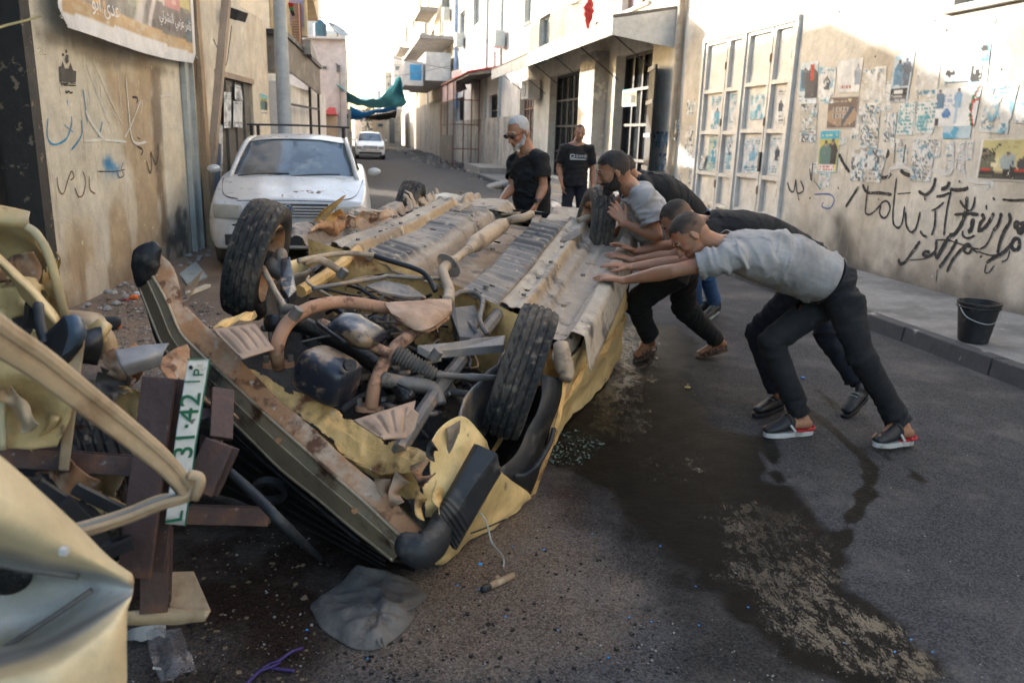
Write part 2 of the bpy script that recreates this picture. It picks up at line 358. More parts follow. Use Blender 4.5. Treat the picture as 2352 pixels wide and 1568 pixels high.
def ground_mat():
    m = bpy.data.materials.new('asphalt'); m.use_nodes = True; N = m.node_tree.nodes; L = m.node_tree.links; b = N['Principled BSDF']
    tc = N.new('ShaderNodeTexCoord'); co = tc.outputs['Object']
    def at(n): a = N.new('ShaderNodeAttribute'); a.attribute_name = n; return a
    def nz(s, d=6, r=.6, st=None):
        src = co
        if st: mp = N.new('ShaderNodeMapping'); mp.inputs['Scale'].default_value = st; mp.inputs['Rotation'].default_value = (0, 0, .2); L.new(co, mp.inputs[0]); src = mp.outputs[0]
        n = N.new('ShaderNodeTexNoise'); n.inputs['Scale'].default_value = s; n.inputs['Detail'].default_value = d; n.inputs['Roughness'].default_value = r; L.new(src, n.inputs['Vector']); return n.outputs['Fac']
    def rg(f, a, b_, c=0, d=1):
        r = N.new('ShaderNodeMapRange'); r.interpolation_type = 'SMOOTHSTEP'; L.new(f, r.inputs[0])
        for i, v in enumerate((a, b_, c, d)): r.inputs[1 + i].default_value = v
        return r.outputs[0]
    def mth(op, a, b_):
        n = N.new('ShaderNodeMath'); n.operation = op
        for i, v in enumerate((a, b_)):
            if isinstance(v, (int, float)): n.inputs[i].default_value = v
            else: L.new(v, n.inputs[i])
        return n.outputs[0]
    def mix(f, a, b_, bt='MIX'):
        n = N.new('ShaderNodeMix'); n.data_type = 'RGBA'; n.blend_type = bt
        if isinstance(f, (int, float)): n.inputs[0].default_value = f
        else: L.new(f, n.inputs[0])
        for i, v in ((6, a), (7, b_)):
            if isinstance(v, tuple): n.inputs[i].default_value = (*v, 1)
            else: L.new(v, n.inputs[i])
        return n.outputs[2]
    c = at('paint').outputs['Color']
    vor = N.new('ShaderNodeTexVoronoi'); vor.inputs['Scale'].default_value = 170; L.new(co, vor.inputs['Vector'])
    gray = N.new('ShaderNodeSeparateColor'); L.new(vor.outputs['Color'], gray.inputs[0])
    c = mix(1.0, c, mix(rg(gray.outputs[0], 0, 1), (.55, .55, .55), (1.5, 1.45, 1.4)), 'MULTIPLY')
    c = mix(rg(nz(45, 4), .64, .72, 0, .35), c, (.26, .25, .23))           # light grit
    c = mix(rg(nz(34, 5, .75), .60, .70, 0, .55), c, (.028, .027, .027))          # dark pits
    c = mix(rg(nz(2.2, 8, .7), .45, .7, 0, .35), c, (.2, .18, .16))
    w = at('wet').outputs['Fac']; p = at('pool').outputs['Fac']
    w = rg(mth('ADD', w, mth('ADD', mth('MULTIPLY', nz(9, 10, .8), .9), mth('MULTIPLY', nz(60, 4, .7, (1.6, .7, 1)), .35))), .80, 1.22)
    c = mix(w, c, mix(1., c, (.10, .085, .075), 'MULTIPLY'))
    L.new(c, b.inputs['Base Color'])
    pp = rg(mth('ADD', mth('ADD', mth('MULTIPLY', p, .20), mth('MULTIPLY', nz(4, 6, .75), .5)), mth('ADD', mth('MULTIPLY', nz(13, 8, .8, (1.8, .8, 1)), .8), mth('MULTIPLY', nz(75, 4, .8, (1.7, .8, 1)), .5))), 1.06, 1.16)
    pp = mth('MULTIPLY', pp, w)
    ro = mth('SUBTRACT', rg(nz(6), .3, .7, .82, .95), mth('MULTIPLY', w, .50))
    ro = mth('SUBTRACT', ro, mth('MULTIPLY', pp, .24)); ro = mth('MAXIMUM', ro, .07)
    L.new(ro, b.inputs['Roughness'])
    L.new(mth('ADD', mth('MULTIPLY', pp, .5), .10), b.inputs['Specular IOR Level'])
    h = mth('ADD', mth('MULTIPLY', nz(120, 3), .5), mth('MULTIPLY', nz(30, 5), .8))
    bp = N.new('ShaderNodeBump'); bp.inputs['Strength'].default_value = 1; L.new(h, bp.inputs['Height'])
    L.new(mth('SUBTRACT', .011, mth('MULTIPLY', pp, .0085)), bp.inputs['Distance'])
    b2 = N.new('ShaderNodeBump'); b2.inputs['Distance'].default_value = .012; L.new(nz(5, 4), b2.inputs['Height']); L.new(bp.outputs[0], b2.inputs['Normal'])
    L.new(b2.outputs[0], b.inputs['Normal']); return m
ground.data.materials.append(ground_mat())

# raised pavement on the right with a kerb of separate stones
KX = lambda y: 4.6 - .2 * y
mb = MB(); yy = [-6, 0, 3, 6, 9, 12, 15, 18, 22, 27, 33]
rows = [[V(KX(y) + .16, y, .125), V((KX(y) + RA + RB_ * y) / 2, y, .128), V(RA + RB_ * y + .1, y, .13)] for y in yy]
mb.grid(rows, flip=True)
mb.grid([[V(KX(y) + .16, y, .125), V(KX(y) + .16, y, -.05)] for y in yy])
pav = struct('pavement', mb, M_['pavement'])
kst = empty('kerb', (KX(8), 8, 0), 'black painted kerb stones edging the right pavement', 'kerb')
y = -2.0; i = 0
while y < 30:
    L_ = .95; y1 = y + L_
    j = .006 * math.sin(i * 7.3)
    mb = MB().hexa([V(KX(y) + j, y, -.05), V(KX(y1 - .012) + j, y1 - .012, -.05), V(KX(y1 - .012) + .155, y1 - .012, -.05), V(KX(y) + .155, y, -.05),
                    V(KX(y) + .02 + j, y, .128 + j), V(KX(y1 - .012) + .02 + j, y1 - .012, .128 + j), V(KX(y1 - .012) + .155, y1 - .012, .13), V(KX(y) + .155, y, .13)])
    obj('kerb_stone', mb, M_['kerb'], kst, bev=.008); y = y1; i += 1

# ================================================================== facades
def facade(P, y0, y1, z0, z1, holes, depth=.22, step=None):
    """wall face with real openings and reveals"""
    ysn = {y0, y1}; zsn = {z0, z1}
    for h in holes: ysn |= {h[0], h[1]}; zsn |= {h[2], h[3]}
    if step:
        ya, yb, za, zb, st = step
        ysn |= set(np.arange(ya, yb, st)); zsn |= set(np.arange(za, zb, st))
    def clean(s, keep):
        out = []
        for a in sorted(s):
            if out and a - out[-1] < .02:
                if a in keep: out[-1] = a
                continue
            out.append(a)
        return out
    kp = {y0, y1} | {h[0] for h in holes} | {h[1] for h in holes}; kz = {z0, z1} | {h[2] for h in holes} | {h[3] for h in holes}
    ysn = clean(ysn, kp); zsn = clean(zsn, kz)
    mb = MB(); idx = {}
    for i, a in enumerate(ysn):
        for j, b in enumerate(zsn): idx[i, j] = len(mb.v); mb.v.append(tuple(P(a, b, 0)))
    yz = np.array([(a, b) for a in ysn for b in zsn])
    for i in range(len(ysn) - 1):
        for j in range(len(zsn) - 1):
            cy, cz = (ysn[i] + ysn[i + 1]) / 2, (zsn[j] + zsn[j + 1]) / 2
            if any(h[0] < cy < h[1] and h[2] < cz < h[3] for h in holes): continue
            mb.f.append((idx[i, j], idx[i + 1, j], idx[i + 1, j + 1], idx[i, j + 1]))
    n0 = len(mb.v)
    for a, b, c, d, *e in holes:
        dd = -(e[0] if e else depth)
        for (p, q, r, s) in (((a, c), (b, c), 0, 0), ((b, c), (b, d), 0, 0), ((b, d), (a, d), 0, 0), ((a, d), (a, c), 0, 0)):
            mb.add([P(*p, 0), P(*q, 0), P(*q, dd), P(*p, dd)], [(0, 1, 2, 3)])
    return mb, yz, n0
def close_box(mb, P, y0, y1, z0, z1, back):
    mb.add([P(y0, z0, 0), P(y0, z1, 0), P(y0, z1, -back), P(y0, z0, -back)], [(0, 1, 2, 3)])
    mb.add([P(y1, z0, 0), P(y1, z1, 0), P(y1, z1, -back), P(y1, z0, -back)], [(3, 2, 1, 0)])
    mb.add([P(y0, z1, 0), P(y1, z1, 0), P(y1, z1, -back), P(y0, z1, -back)], [(0, 1, 2, 3)])
    mb.add([P(y0, z0, -back), P(y1, z0, -back), P(y1, z1, -back), P(y0, z1, -back)], [(0, 1, 2, 3)])

def window(parent, P, a, b, c, d, dep=.2, fm='grey_metal', bars=0, gm='window', sill=True):
    mb = MB(); t = .05
    mb.wbox(P, a, b, c, c + t, -dep, -dep + .05).wbox(P, a, b, d - t, d, -dep, -dep + .05).wbox(P, a, a + t, c + t, d - t, -dep, -dep + .05).wbox(P, b - t, b, c + t, d - t, -dep, -dep + .05)
    mb.wbox(P, (a + b) / 2 - .02, (a + b) / 2 + .02, c + t, d - t, -dep, -dep + .045)
    w = obj('window', mb, M_[fm], parent)
    obj('pane', MB().wbox(P, a + .01, b - .01, c + .01, d - .01, -dep - .02, -dep - .005), M_[gm], w)
    if sill: obj('sill', MB().wbox(P, a - .08, b + .08, c - .07, c - .003, -.05, .07), M_['stone'], w)
    if bars:
        bb = MB()
        for k in range(1, bars): y = a + (b - a) * k / bars; bb.wbox(P, y - .012, y + .012, c, d, -.06, -.04)
        for k in range(1, 4): z = c + (d - c) * k / 4; bb.wbox(P, a, b, z - .01, z + .01, -.04, -.025)
        obj('grille', bb, M_['black'], w)
    return w
def yR(px, py): return float(onR(px, py)[1])
def zR(px, py): return float(onR(px, py)[2])

# ---- right building 1: cream wall with doors, posters, graffiti
b1 = empty('building', PR(10, 0), 'cream plastered building on the right, covered in posters and black graffiti', 'building')
YP = 15.62
dy0, dy1, dz1 = 11.66, 14.62, 3.24
mbw, yz, n0 = facade(PR, -6, YP, .1, 9.0, [(dy0, dy1, .13, dz1, .10), (6.7, 8.72, 3.0, 4.3, .2)], step=(4.6, YP, .1, 4.0, .05))
n1 = len(mbw.v); close_box(mbw, PR, -6, YP, .1, 9.0, 8)
wall1 = obj('wall', mbw, None, b1)
pts = yz
base = np.ones((len(yz), 3)) * np.array([.52, .485, .425])
PP = np.stack([yz[:, 0], yz[:, 1], yz[:, 0] * 0], -1)
def bl(m, c):
    global base
    base = base * (1 - m[:, None]) + np.array(c) * m[:, None]
bl(.8 * sm(fbm(PP, .9, 3, 2), .0, .35), (.58, .55, .49))
bl(.7 * sm(fbm(PP * [1, .5, 1], 1.5, 3, 5), .1, .4), (.40, .355, .29))
bl(.6 * sm(fbm(PP * [3, .35, 1], 3, 3, 15), .2, .5) * sm(-yz[:, 1], -1.6, -.4), (.33, .28, .22))
bl(.75 * sm(-yz[:, 1] + .25 * fbm(PP, 3, 3, 6), -.75, -.15), (.17, .15, .13))
bl(.6 * sm(-yz[:, 1] + .25 * fbm(PP, 5, 3, 6), -.35, -.12), (.07, .06, .055))
def rp(*pts): return [tuple(onR(*p)[1:]) for p in pts]
for pol, c, s in ((rp((1905, 490), (1935, 485), (1965, 600), (2000, 640), (1935, 640)), (.07, .065, .06), .16), (rp((2330, 35), (2400, 20), (2400, 210), (2300, 200)), (.36, .31, .24), .03),
                  (rp((1960, 140), (1990, 110), (2040, 110), (2060, 150), (2055, 200), (1970, 190)), (.4, .35, .28), .03), (rp((1600, 130), (1640, 110), (1620, 230), (1590, 200)), (.4, .37, .32), .1)):
    bl(.85 * sm(sdpoly(yz, pol) + .12 * fbm(PP, 4, 3, 8), -s, s), c)
allc = np.ones((len(wall1.data.vertices), 3)) * np.array([.5, .45, .37]); allc[:len(base)] = base
setcol(wall1, allc, 'paint')
wm = mat('cream_painted_plaster', (.5, .45, .37), .9, attr='paint', layers=[((.66, .64, .6), 9, .66, .74), ((.2, .17, .14), 22, .7, .76), ((.3, .25, .19), 3, .58, .8, (3, 3, .25))], bump=((70, .002), (12, .004), (2.5, .012)))
wall1.data.materials.append(wm)
w = window(b1, PR, 6.7, 8.72, 3.0, 4.3, .2, 'grey_metal', gm='glassdark')
# skirting / bullet holes
mb = MB()
for (px, py, r) in ((2036, 353, .055), (1925, 432, .012), (1927, 28, .02), (2147, 48, .012), (2174, 70, .012), (2286, 48, .025), (1965, 77, .008), (2105, 260, .012), (2210, 190, .01), (1860, 455, .015), (2300, 160, .012), (2345, 520, .012), (2010, 130, .012)):
    p = onR(px, py, .003); mb = MB().lathe(p, (-.981, -.196, 0), [(0, 0), (r * .7, .0), (r, -.001), (r, -.004), (0, -.004)], n=10, closed=False); obj('pock_mark', mb, M_['soot'], b1)
# metal doors: frame, rails, panels
door = obj('door_frame', MB().wbox(PR, dy0 - .05, dy1 + .05, dz1 - .01, dz1 + .07, -.06, .05).wbox(PR, dy0 - .06, dy0 + .02, .13, dz1 - .012, -.06, .05).wbox(PR, dy1 - .02, dy1 + .06, .13, dz1 - .012, -.06, .05), M_['white_door'], b1, bev=.006)
cols_px = [1838, 1772, 1712, 1660, 1612]
ysl = [dy0 + .03, 12.33, 13.08, 13.22, 13.86, dy1 - .03]
ysl = [dy0 + .03, yR(1757, 302), yR(1698, 302) - .02, yR(1698, 302) + .07, yR(1657, 302), dy1 - .03]
zl_r = [.15, .55, zR(1757, 408), zR(1757, 301), zR(1757, 191), dz1 - .03]
zl_l = [.15, .55, zR(1657, 402), zR(1657, 305), zR(1657, 208), dz1 - .03]
for leaf, (ya, yb, zl) in enumerate(((ysl[0], ysl[1], zl_r), (ysl[1], ysl[2], zl_r), (ysl[3], ysl[4], zl_l), (ysl[4], ysl[5], zl_l))):
    d = obj('door_leaf', MB().wbox(PR, ya + .012, ya + .075, .14, dz1 - .02, -.045, .02).wbox(PR, yb - .075, yb - .012, .14, dz1 - .02, -.045, .02), M_['white_door'], b1, bev=.004)
    for z in zl: obj('rail', MB().wbox(PR, ya + .077, yb - .077, z - .03, z + .03, -.045, .015), M_['white_door'], d)
    for z, z2 in zip(zl[:-1], zl[1:]): obj('door_panel', MB().wbox(PR, ya + .077, yb - .077, z + .032, z2 - .032, -.06, -.04), M_['white_door'], d)
    for z in (.9, 1.9, 2.8): obj('hinge', MB().limb([PR(ya + .01, z - .06, .03), PR(ya + .01, z + .06, .03)], .014, n=8, caps='flat'), M_['wood'], d)
obj('bolt', MB().wbox(PR, ysl[1] - .02, ysl[1] + .03, zR(1757, 395), zR(1757, 350), .022, .05), M_['black'], b1)
obj('post', MB().wbox(PR, ysl[2], ysl[3], .13, dz1 - .02, -.04, .045), M_['white_door'], b1)
obj('step', MB().wbox(PR, dy0 - .1, dy1 + .1, .10, .16, 0, .25), M_['concrete'], b1)
# drain pipe
o = obj('drain_pipe', MB().tube([PR(YP + .05, .1, .09), PR(YP + .05, 3, .09), PR(YP + .05, 9, .09)], .055, 12, 1), mat('pipe_paint', (.42, .33, .24), .7, layers=[((.3, .22, .15), 5, .5, .65)]))
tag(o, 'tan drain pipe running down the wall left of the white metal doors', 'pipe')

# ---- right building 2: black shop doors under a white awning
b2 = empty('building', PR(22, 0), 'pale stone building with black barred shop doors beneath a white awning', 'building')
Y2 = 31.0
hol = [(17.2, 19.55, .35, 3.45, .35), (21.9, 26.0, .4, 3.4, .35), (28.2, 30.6, .5, 3.2, .3), (17.6, 19.4, 4.35, 6.2), (26.3, 27.8, 3.9, 5.3), (22.3, 23.6, 5.2, 6.6), (29.2, 30.3, 5.4, 7.0)]
mbw, yz2, _ = facade(PR, YP + .15, Y2, 0, 10.5, hol); close_box(mbw, PR, YP + .15, Y2, 0, 10.5, 8)
obj('wall', mbw, M_['stone'], b2)
obj('pillar', MB().wbox(PR, 20.1, 21.4, 0, 3.6, .002, .35), M_['stone_dirty'], b2)
def grid_door(parent, P, a, b, c, d, nv, nh, dep, m='black', backm='glassdark', openleaf=False):
    fr = obj('barred_door', MB().wbox(P, a, a + .07, c, d, -dep, -dep + .07).wbox(P, b - .07, b, c, d, -dep, -dep + .07).wbox(P, a + .07, b - .07, d - .07, d, -dep, -dep + .07).wbox(P, a + .07, b - .07, c, c + .07, -dep, -dep + .07), M_[m], parent)
    for k in range(1, nv):
        y = a + (b - a) * k / nv; obj('bar', MB().wbox(P, y - .035, y + .035, c + .07, d - .07, -dep + .005, -dep + .06), M_[m], fr)
    for k in range(1, nh):
        z = c + (d - c) * k / nh; obj('rail', MB().wbox(P, a + .07, b - .07, z - .03, z + .03, -dep + .061, -dep + .09), M_[m], fr)
    obj('back_panel', MB().wbox(P, a, b, c, d, -dep - .03, -dep - .01), M_[backm], fr)
    return fr
M_['greybar'] = mat('pale_bars', (.3, .31, .32), .6)
grid_door(b2, PR, 17.2, 19.55, .35, 3.45, 4, 4, .3, 'black')
grid_door(b2, PR, 21.9, 26.0, .4, 3.4, 6, 4, .3, 'black')
M_['brownbar'] = mat('brown_bars', (.2, .1, .07), .6)
grid_door(b2, PR, 28.2, 30.6, .5, 3.2, 5, 4, .25, 'brownbar', 'far_white')
window(b2, PR, 17.6, 19.4, 4.35, 6.2, .2, 'wood', gm='shutter'); window(b2, PR, 26.3, 27.8, 3.9, 5.3); window(b2, PR, 22.3, 23.6, 5.2, 6.6); window(b2, PR, 29.2, 30.3, 5.4, 7.0)
# open leaves of the first shop door
def leafdoor(parent, hinge_y, z0, z1, w, ang, m='greybar'):
    # panel swinging out of the facade plane
    def Q(s, z, t): return PR(hinge_y + s * math.cos(ang) * 1 - t * math.sin(ang), z, .02 + abs(s) * math.sin(ang) + t * math.cos(ang))
    d = obj('open_leaf', MB().hexa([Q(0, z0, 0), Q(w, z0, 0), Q(w, z0, .05), Q(0, z0, .05), Q(0, z1, 0), Q(w, z1, 0), Q(w, z1, .05), Q(0, z1, .05)]), M_['black'], parent)
    for k in range(5):
        z = z0 + (z1 - z0 - .08) * k / 4; obj('rail', MB().hexa([Q(.02, z, .052), Q(w - .02, z, .052), Q(w - .02, z, .08), Q(.02, z, .08), Q(.02, z + .08, .052), Q(w - .02, z + .08, .052), Q(w - .02, z + .08, .08), Q(.02, z + .08, .08)]), M_[m], d)
leafdoor(b2, 17.15, .35, 3.0, -1.0, .25)
# steps and threshold
obj('step', MB().wbox(PR, 16.9, 27, 0, .18, .36, .95), M_['concrete'], b2); obj('step', MB().wbox(PR, 16.9, 27, .18, .35, .002, .7), M_['concrete'], b2)
# awning
aw = empty('awning', PR(20, 3.6), 'long white sheet metal awning over the black shop doors', 'awning')
pa, pb = onR(1530, 60, 1.25), None
def AW(y, z, o): return PR(y, z, o)
ya0, ya1 = 16.1, 29.6; out = 1.25
obj('roof_sheet', MB().hexa([AW(ya0, 4.0, 0), AW(ya1, 4.0, 0), AW(ya1, 3.78, out), AW(ya0, 3.78, out), AW(ya0, 4.05, 0), AW(ya1, 4.05, 0), AW(ya1, 3.83, out), AW(ya0, 3.83, out)]), M_['tin'], aw)
obj('fascia', MB().wbox(PR, ya0 + .003, ya1, 3.47, 3.775, out - .04, out), M_['white_door'], aw)
obj('side_panel', MB().hexa([AW(ya0, 3.30, .01), AW(ya0 + .04, 3.30, .01), AW(ya0 + .04, 3.47, out - .042), AW(ya0, 3.47, out - .042), AW(ya0, 3.99, .01), AW(ya0 + .04, 3.99, .01), AW(ya0 + .04, 3.77, out - .042), AW(ya0, 3.77, out - .042)]), M_['white_door'], aw)
for k in range(6):
    y = ya0 + .8 + k * 2.4; obj('bracket', MB().bar(AW(y, 2.9, .01), AW(y, 3.74, out - .06), .02, .02), M_['black'], aw)
# AC unit and satellite odds on the second building
ac = empty('air_conditioner', PR(27.3, 3.0, .3), 'boxy outdoor air conditioner hung below the far end of the white awning', 'air conditioner')
obj('casing', MB().wbox(PR, 26.9, 28.0, 2.75, 3.35, .1, .5), M_['far_white'], ac, bev=.02)
obj('fan_grille', MB().lathe(PR(27.45, 3.05, .505), (-.981, -.196, 0), [(.22, 0), (.22, .02), (.05, .03), (.05, 0)], 20), M_['grey_metal'], ac)
# hanging orange cloth
lin = MB()
for k in range(6):
    p = AY(1352, 12 + k * 7, 17.0); lin.limb([p + V(.03 * math.sin(k * 2), 0, .12), p + V(.05 * math.cos(k * 3), 0, 0), p + V(0, .02, -.14)], [.05, .06 + .02 * math.sin(k), .03], n=8)
o = obj('hanging_cloth', lin, M_['red'], smooth=True); tag(o, 'faded red cloth bundle hanging from a wire above the white awning', 'cloth')

# ---- right building 3
b3 = empty('building', PR(38, 0), 'pale building with a small red awning over a tall barred door', 'building')
Y3 = 49.0
def hb(x0, x1, y0, y1):            # opening from its outline seen in the picture
    a = yR((x0 + x1) / 2 + (x1 - x0) / 2, (y0 + y1) / 2); b = yR((x0 + x1) / 2 - (x1 - x0) / 2, (y0 + y1) / 2)
    zt = zR((x0 + x1) / 2, y0); zb = zR((x0 + x1) / 2, y1); return (a, b, zb, zt)
h3 = [hb(1133, 1148, 114, 167), hb(1122, 1148, 217, 363), hb(1087, 1104, -20, 58), hb(1056, 1069, 26, 91), hb(1047, 1063, 225, 340)]
mbw, _, _ = facade(PR, Y2 + .02, Y3, 0, 13, h3); close_box(mbw, PR, Y2 + .02, Y3, 0, 13, 8)
obj('wall', mbw, M_['far_white'], b3)
grid_door(b3, PR, *h3[1], 4, 4, .2); grid_door(b3, PR, *h3[4], 4, 4, .2)
window(b3, PR, *h3[0], .1, 'far_white', gm='far_white', bars=4); window(b3, PR, *h3[2]); window(b3, PR, *h3[3])
obj('plinth', MB().wbox(PR, Y2 + .02, Y3, 0, 2.3, .002, .09), M_['stone_dirty'], b3)
obj('step', MB().wbox(PR, 31.5, 36, 0, .35, .1, 1.3), M_['concrete'], b3); obj('step', MB().wbox(PR, 36, 38, 0, .25, .1, .9), M_['wood'], b3)
ra = empty('red_awning', PR(38, 4.2, .6), 'small red lipped awning over the barred door down the street', 'awning')
a0, a1 = 34.2, 43.5
obj('roof_sheet', MB().hexa([AW(a0, 4.3, .01), AW(a1, 4.3, .01), AW(a1, 4.0, 1.5), AW(a0, 4.0, 1.5), AW(a0, 4.36, .01), AW(a1, 4.36, .01), AW(a1, 4.06, 1.5), AW(a0, 4.06, 1.5)]), M_['red'], ra)
obj('soffit', MB().hexa([AW(a0 + .1, 4.1, .01), AW(a1 - .1, 4.1, .01), AW(a1 - .1, 3.9, 1.4), AW(a0 + .1, 3.9, 1.4), AW(a0 + .1, 4.28, .01), AW(a1 - .1, 4.28, .01), AW(a1 - .1, 3.99, 1.4), AW(a0 + .1, 3.99, 1.4)]), M_['tin'], ra)
cg = empty('iron_cage', PR(40, 0, 1.2), 'dark iron stair cage with a pink board standing below the red awning', 'cage')
fr = MB()
for y in (38.5, 41, 44):
    for o_ in (.3, 1.5): fr.bar(PR(y, 0, o_), PR(y, 4.0, o_), .06, .06)
for z in (.9, 2.0, 3.1, 4.0):
    fr.bar(PR(38.5, z, 1.5), PR(44, z, 1.5), .05, .05); fr.bar(PR(38.5, z, .3), PR(38.5, z, 1.5), .05, .05)
obj('frame', fr, M_['brownbar'], cg); obj('board', MB().wbox(PR, 38.6, 43.9, 3.12, 3.95, 1.38, 1.42), mat('pink_board', (.55, .38, .36), .8), cg)
obj('gate_panel', MB().wbox(PR, 38.6, 43.9, .3, 1.5, 1.53, 1.56), M_['tin'], cg)
# ---- right building 4 (long far row)
b4 = empty('building', PR(70, 0), 'tall cream building farther down the right side with a balcony and a blue box', 'building')
h4 = [hb(1010, 1019, 38, 91), hb(975, 982, 50, 110), hb(990, 998, 70, 130), hb(985, 1003, 240, 345), hb(957, 966, 250, 345), hb(945, 950, 100, 150), hb(962, 967, 118, 165), hb(940, 943, 255, 335), hb(1018, 1034, -30, 35), hb(932, 937, 60, 100), hb(948, 953, 20, 66), hb(931, 936, 150, 190), hb(1005, 1012, 110, 145), hb(955, 960, 190, 225), hb(1026, 1036, 100, 140)]
mbw, _, _ = facade(PR, Y3 + .02, 104, 0, 17.2, h4, depth=.4); close_box(mbw, PR, Y3 + .02, 104, 0, 17.2, 10)
obj('wall', mbw, M_['cream'], b4)
for i, h in enumerate(h4):
    if i in (3, 4, 7): grid_door(b4, PR, *h, 4, 5, .3)
    else: window(b4, PR, *h, .3)
obj('base_wall', MB().wbox(PR, Y3 + .02, 104, 0, 3.8, .002, .3), M_['stone_dirty'], b4)
obj('balcony', MB().wbox(PR, 50, 66, 4.6, 6.2, .31, 1.8), M_['far_white'], b4)
obj('balcony_roof', MB().wbox(PR, 49.5, 66, 6.9, 7.1, .002, 2.2), M_['concrete'], b4)
bx = empty('balcony_box', PR(52, 4.9, 2.4), 'white and blue advertising box hung under the balcony', 'box')
obj('box_body', MB().wbox(PR, 50.5, 57, 4.3, 5.7, 1.9, 3.0), M_['far_white'], bx); obj('print', MB().wbox(PR, 50.49, 50.495, 4.6, 5.5, 2.0, 2.7), mat('blue_print', (.05, .3, .55), .5), bx)
o = obj('drain_pipe', MB().tube([PR(48.9, 3, .15), PR(48.9, 8, .15), PR(48.9, 13, .15)], .12, 8, 1), mat('blue_pipe', (.25, .35, .5), .6)); tag(o, 'bluish drain pipe on the corner between the far right buildings', 'pipe')

rr = random.Random(5)
for k, (y, z, o_, w_, h_) in enumerate(((33.5, 5.0, .1, .9, .6), (52.5, 8.4, .1, 1.0, .7), (61, 7.4, .1, 1.1, .8), (70, 8.8, .1, 1.2, .8), (46, 6.2, .1, .9, .7))):
    t = empty('air_conditioner', PR(y, z, .3), ('grey wall air conditioner just beyond the white awning', 'wall air conditioner above the balcony roof', 'wall air conditioner beside the balcony end', 'farthest wall air conditioner on the tall cream building', 'wall air conditioner near the blue drain pipe')[k], 'air conditioner')
    obj('casing', MB().wbox(PR, y, y + w_, z, z + h_, .08, .5), M_['grey_metal'], t)
    obj('fan_grille', MB().lathe(PR(y + w_ / 2, z + h_ / 2, .505), (-.981, -.196, 0), [(h_ * .35, 0), (h_ * .35, .02), (.05, .03), (.05, 0)], 16), M_['black'], t)
for y in (34.5, 38.2, 57, 68, 80): obj('downpipe', MB().wbox(PR, y, y + .1 + y * .001, 0, 9 if y < 45 else 14, .003, .12), M_['grey_metal'], b3 if y < 45 else b4)
for (y, z, l_) in ((58, 9.6, 6), (72, 6.2, 8), (84, 9.5, 8), (66, 12.5, 6)):
    obj('balcony_slab', MB().wbox(PR, y, y + l_, z, z + .25, .31, 1.5), M_['concrete'], b4); obj('balcony_rail', MB().wbox(PR, y, y + l_, z + .26, z + 1.1, 1.4, 1.5), M_['stone_dirty'], b4)
# ================================================================== left side
def yL(px, py): return float(onL(px, py)[1])
def zL(px, py): return float(onL(px, py)[2])
l1 = empty('building', PL(8.5, 0), 'stained tan building on the left with blue, white and brown graffiti scrawls', 'building')
mbw, yz, _ = facade(PL, 6.66, 10.30, 0, 6.5, [], step=(6.66, 10.30, 0, 3.0, .04))
mbw.add([PL(6.66, 0, 0), PL(6.66, 6.5, 0), PL(6.66, 6.5, -.3), PL(6.66, 0, -.3)], [(0, 1, 2, 3)]); mbw.add([PL(6.66, 6.5, 0), PL(10.3, 6.5, 0), PL(10.3, 6.5, -8), PL(6.66, 6.5, -8)], [(0, 1, 2, 3)])
mbw.add([PL(10.3, 0, 0), PL(10.3, 6.5, 0), PL(10.3, 6.5, -8), PL(10.3, 0, -8)], [(3, 2, 1, 0)])
wall = obj('wall', mbw, None, l1)
def lp(*pts): return [tuple(onL(*p)[1:]) for p in pts]
base = np.ones((len(yz), 3)) * np.array([.55, .495, .39]); PP = np.stack([yz[:, 0], yz[:, 1], yz[:, 0] * 0], -1)
bl(.85 * sm(sdpoly(yz, lp((230, 130), (350, 150), (385, 560), (300, 640), (150, 690), (190, 520), (300, 420), (270, 300))) + .3 * fbm(PP, 2.5, 3, 2), -.2, .2), (.37, .265, .155))
bl(.8 * sm(sdpoly(yz, lp((345, 150), (368, 150), (372, 400), (392, 560), (372, 560), (355, 380))) + .06 * fbm(PP, 6, 3, 3), -.06, .06), (.15, .10, .06))
bl(.7 * sm(sdpoly(yz, lp((372, 170), (405, 160), (425, 520), (400, 520))) + .05 * fbm(PP, 6, 3, 4), -.05, .05), (.58, .5, .38))
bl(.8 * sm(-yz[:, 1] + .3 * fbm(PP, 4, 3, 6), -.45, .1), (.15, .085, .045))
bl(.85 * sm(sdpoly(yz, lp((385, 500), (430, 480), (430, 570), (390, 580))) + .15 * fbm(PP, 8, 3, 7), -.1, .1), (.05, .045, .04))
bl(.7 * sm(sdpoly(yz, lp((80, 60), (230, 105), (400, 160), (400, 175), (230, 150), (80, 90))) + .04 * fbm(PP, 5, 3, 9), -.05, .06), (.16, .13, .10))
bl(.5 * sm(fbm(PP * [1, .4, 1], 3, 3, 10), .15, .4), (.63, .59, .50))
bl(.95 * sm(sdpoly(yz, lp((235, 365), (252, 360), (262, 372), (283, 378), (272, 405), (240, 405))) + .07 * fbm(PP, 9, 3, 11), -.05, .07), (.03, .2, .38))
bl(.35 * sm(sdpoly(yz, lp((215, 500), (250, 500), (250, 600), (225, 600))) + .1 * fbm(PP, 6, 3, 12), -.1, .1), (.5, .52, .5))
allc = np.ones((len(wall.data.vertices), 3)) * np.array([.5, .43, .32]); allc[:len(base)] = base
setcol(wall, allc, 'paint')
wall.data.materials.append(mat('tan_plaster', (.5, .43, .31), .92, attr='paint', layers=[((.68, .62, .5), 16, .64, .72), ((.09, .06, .04), 30, .69, .74), ((.2, .13, .07), 4, .57, .78, (4, 4, .3))], bump=((60, .003), (9, .006), (2, .015))))

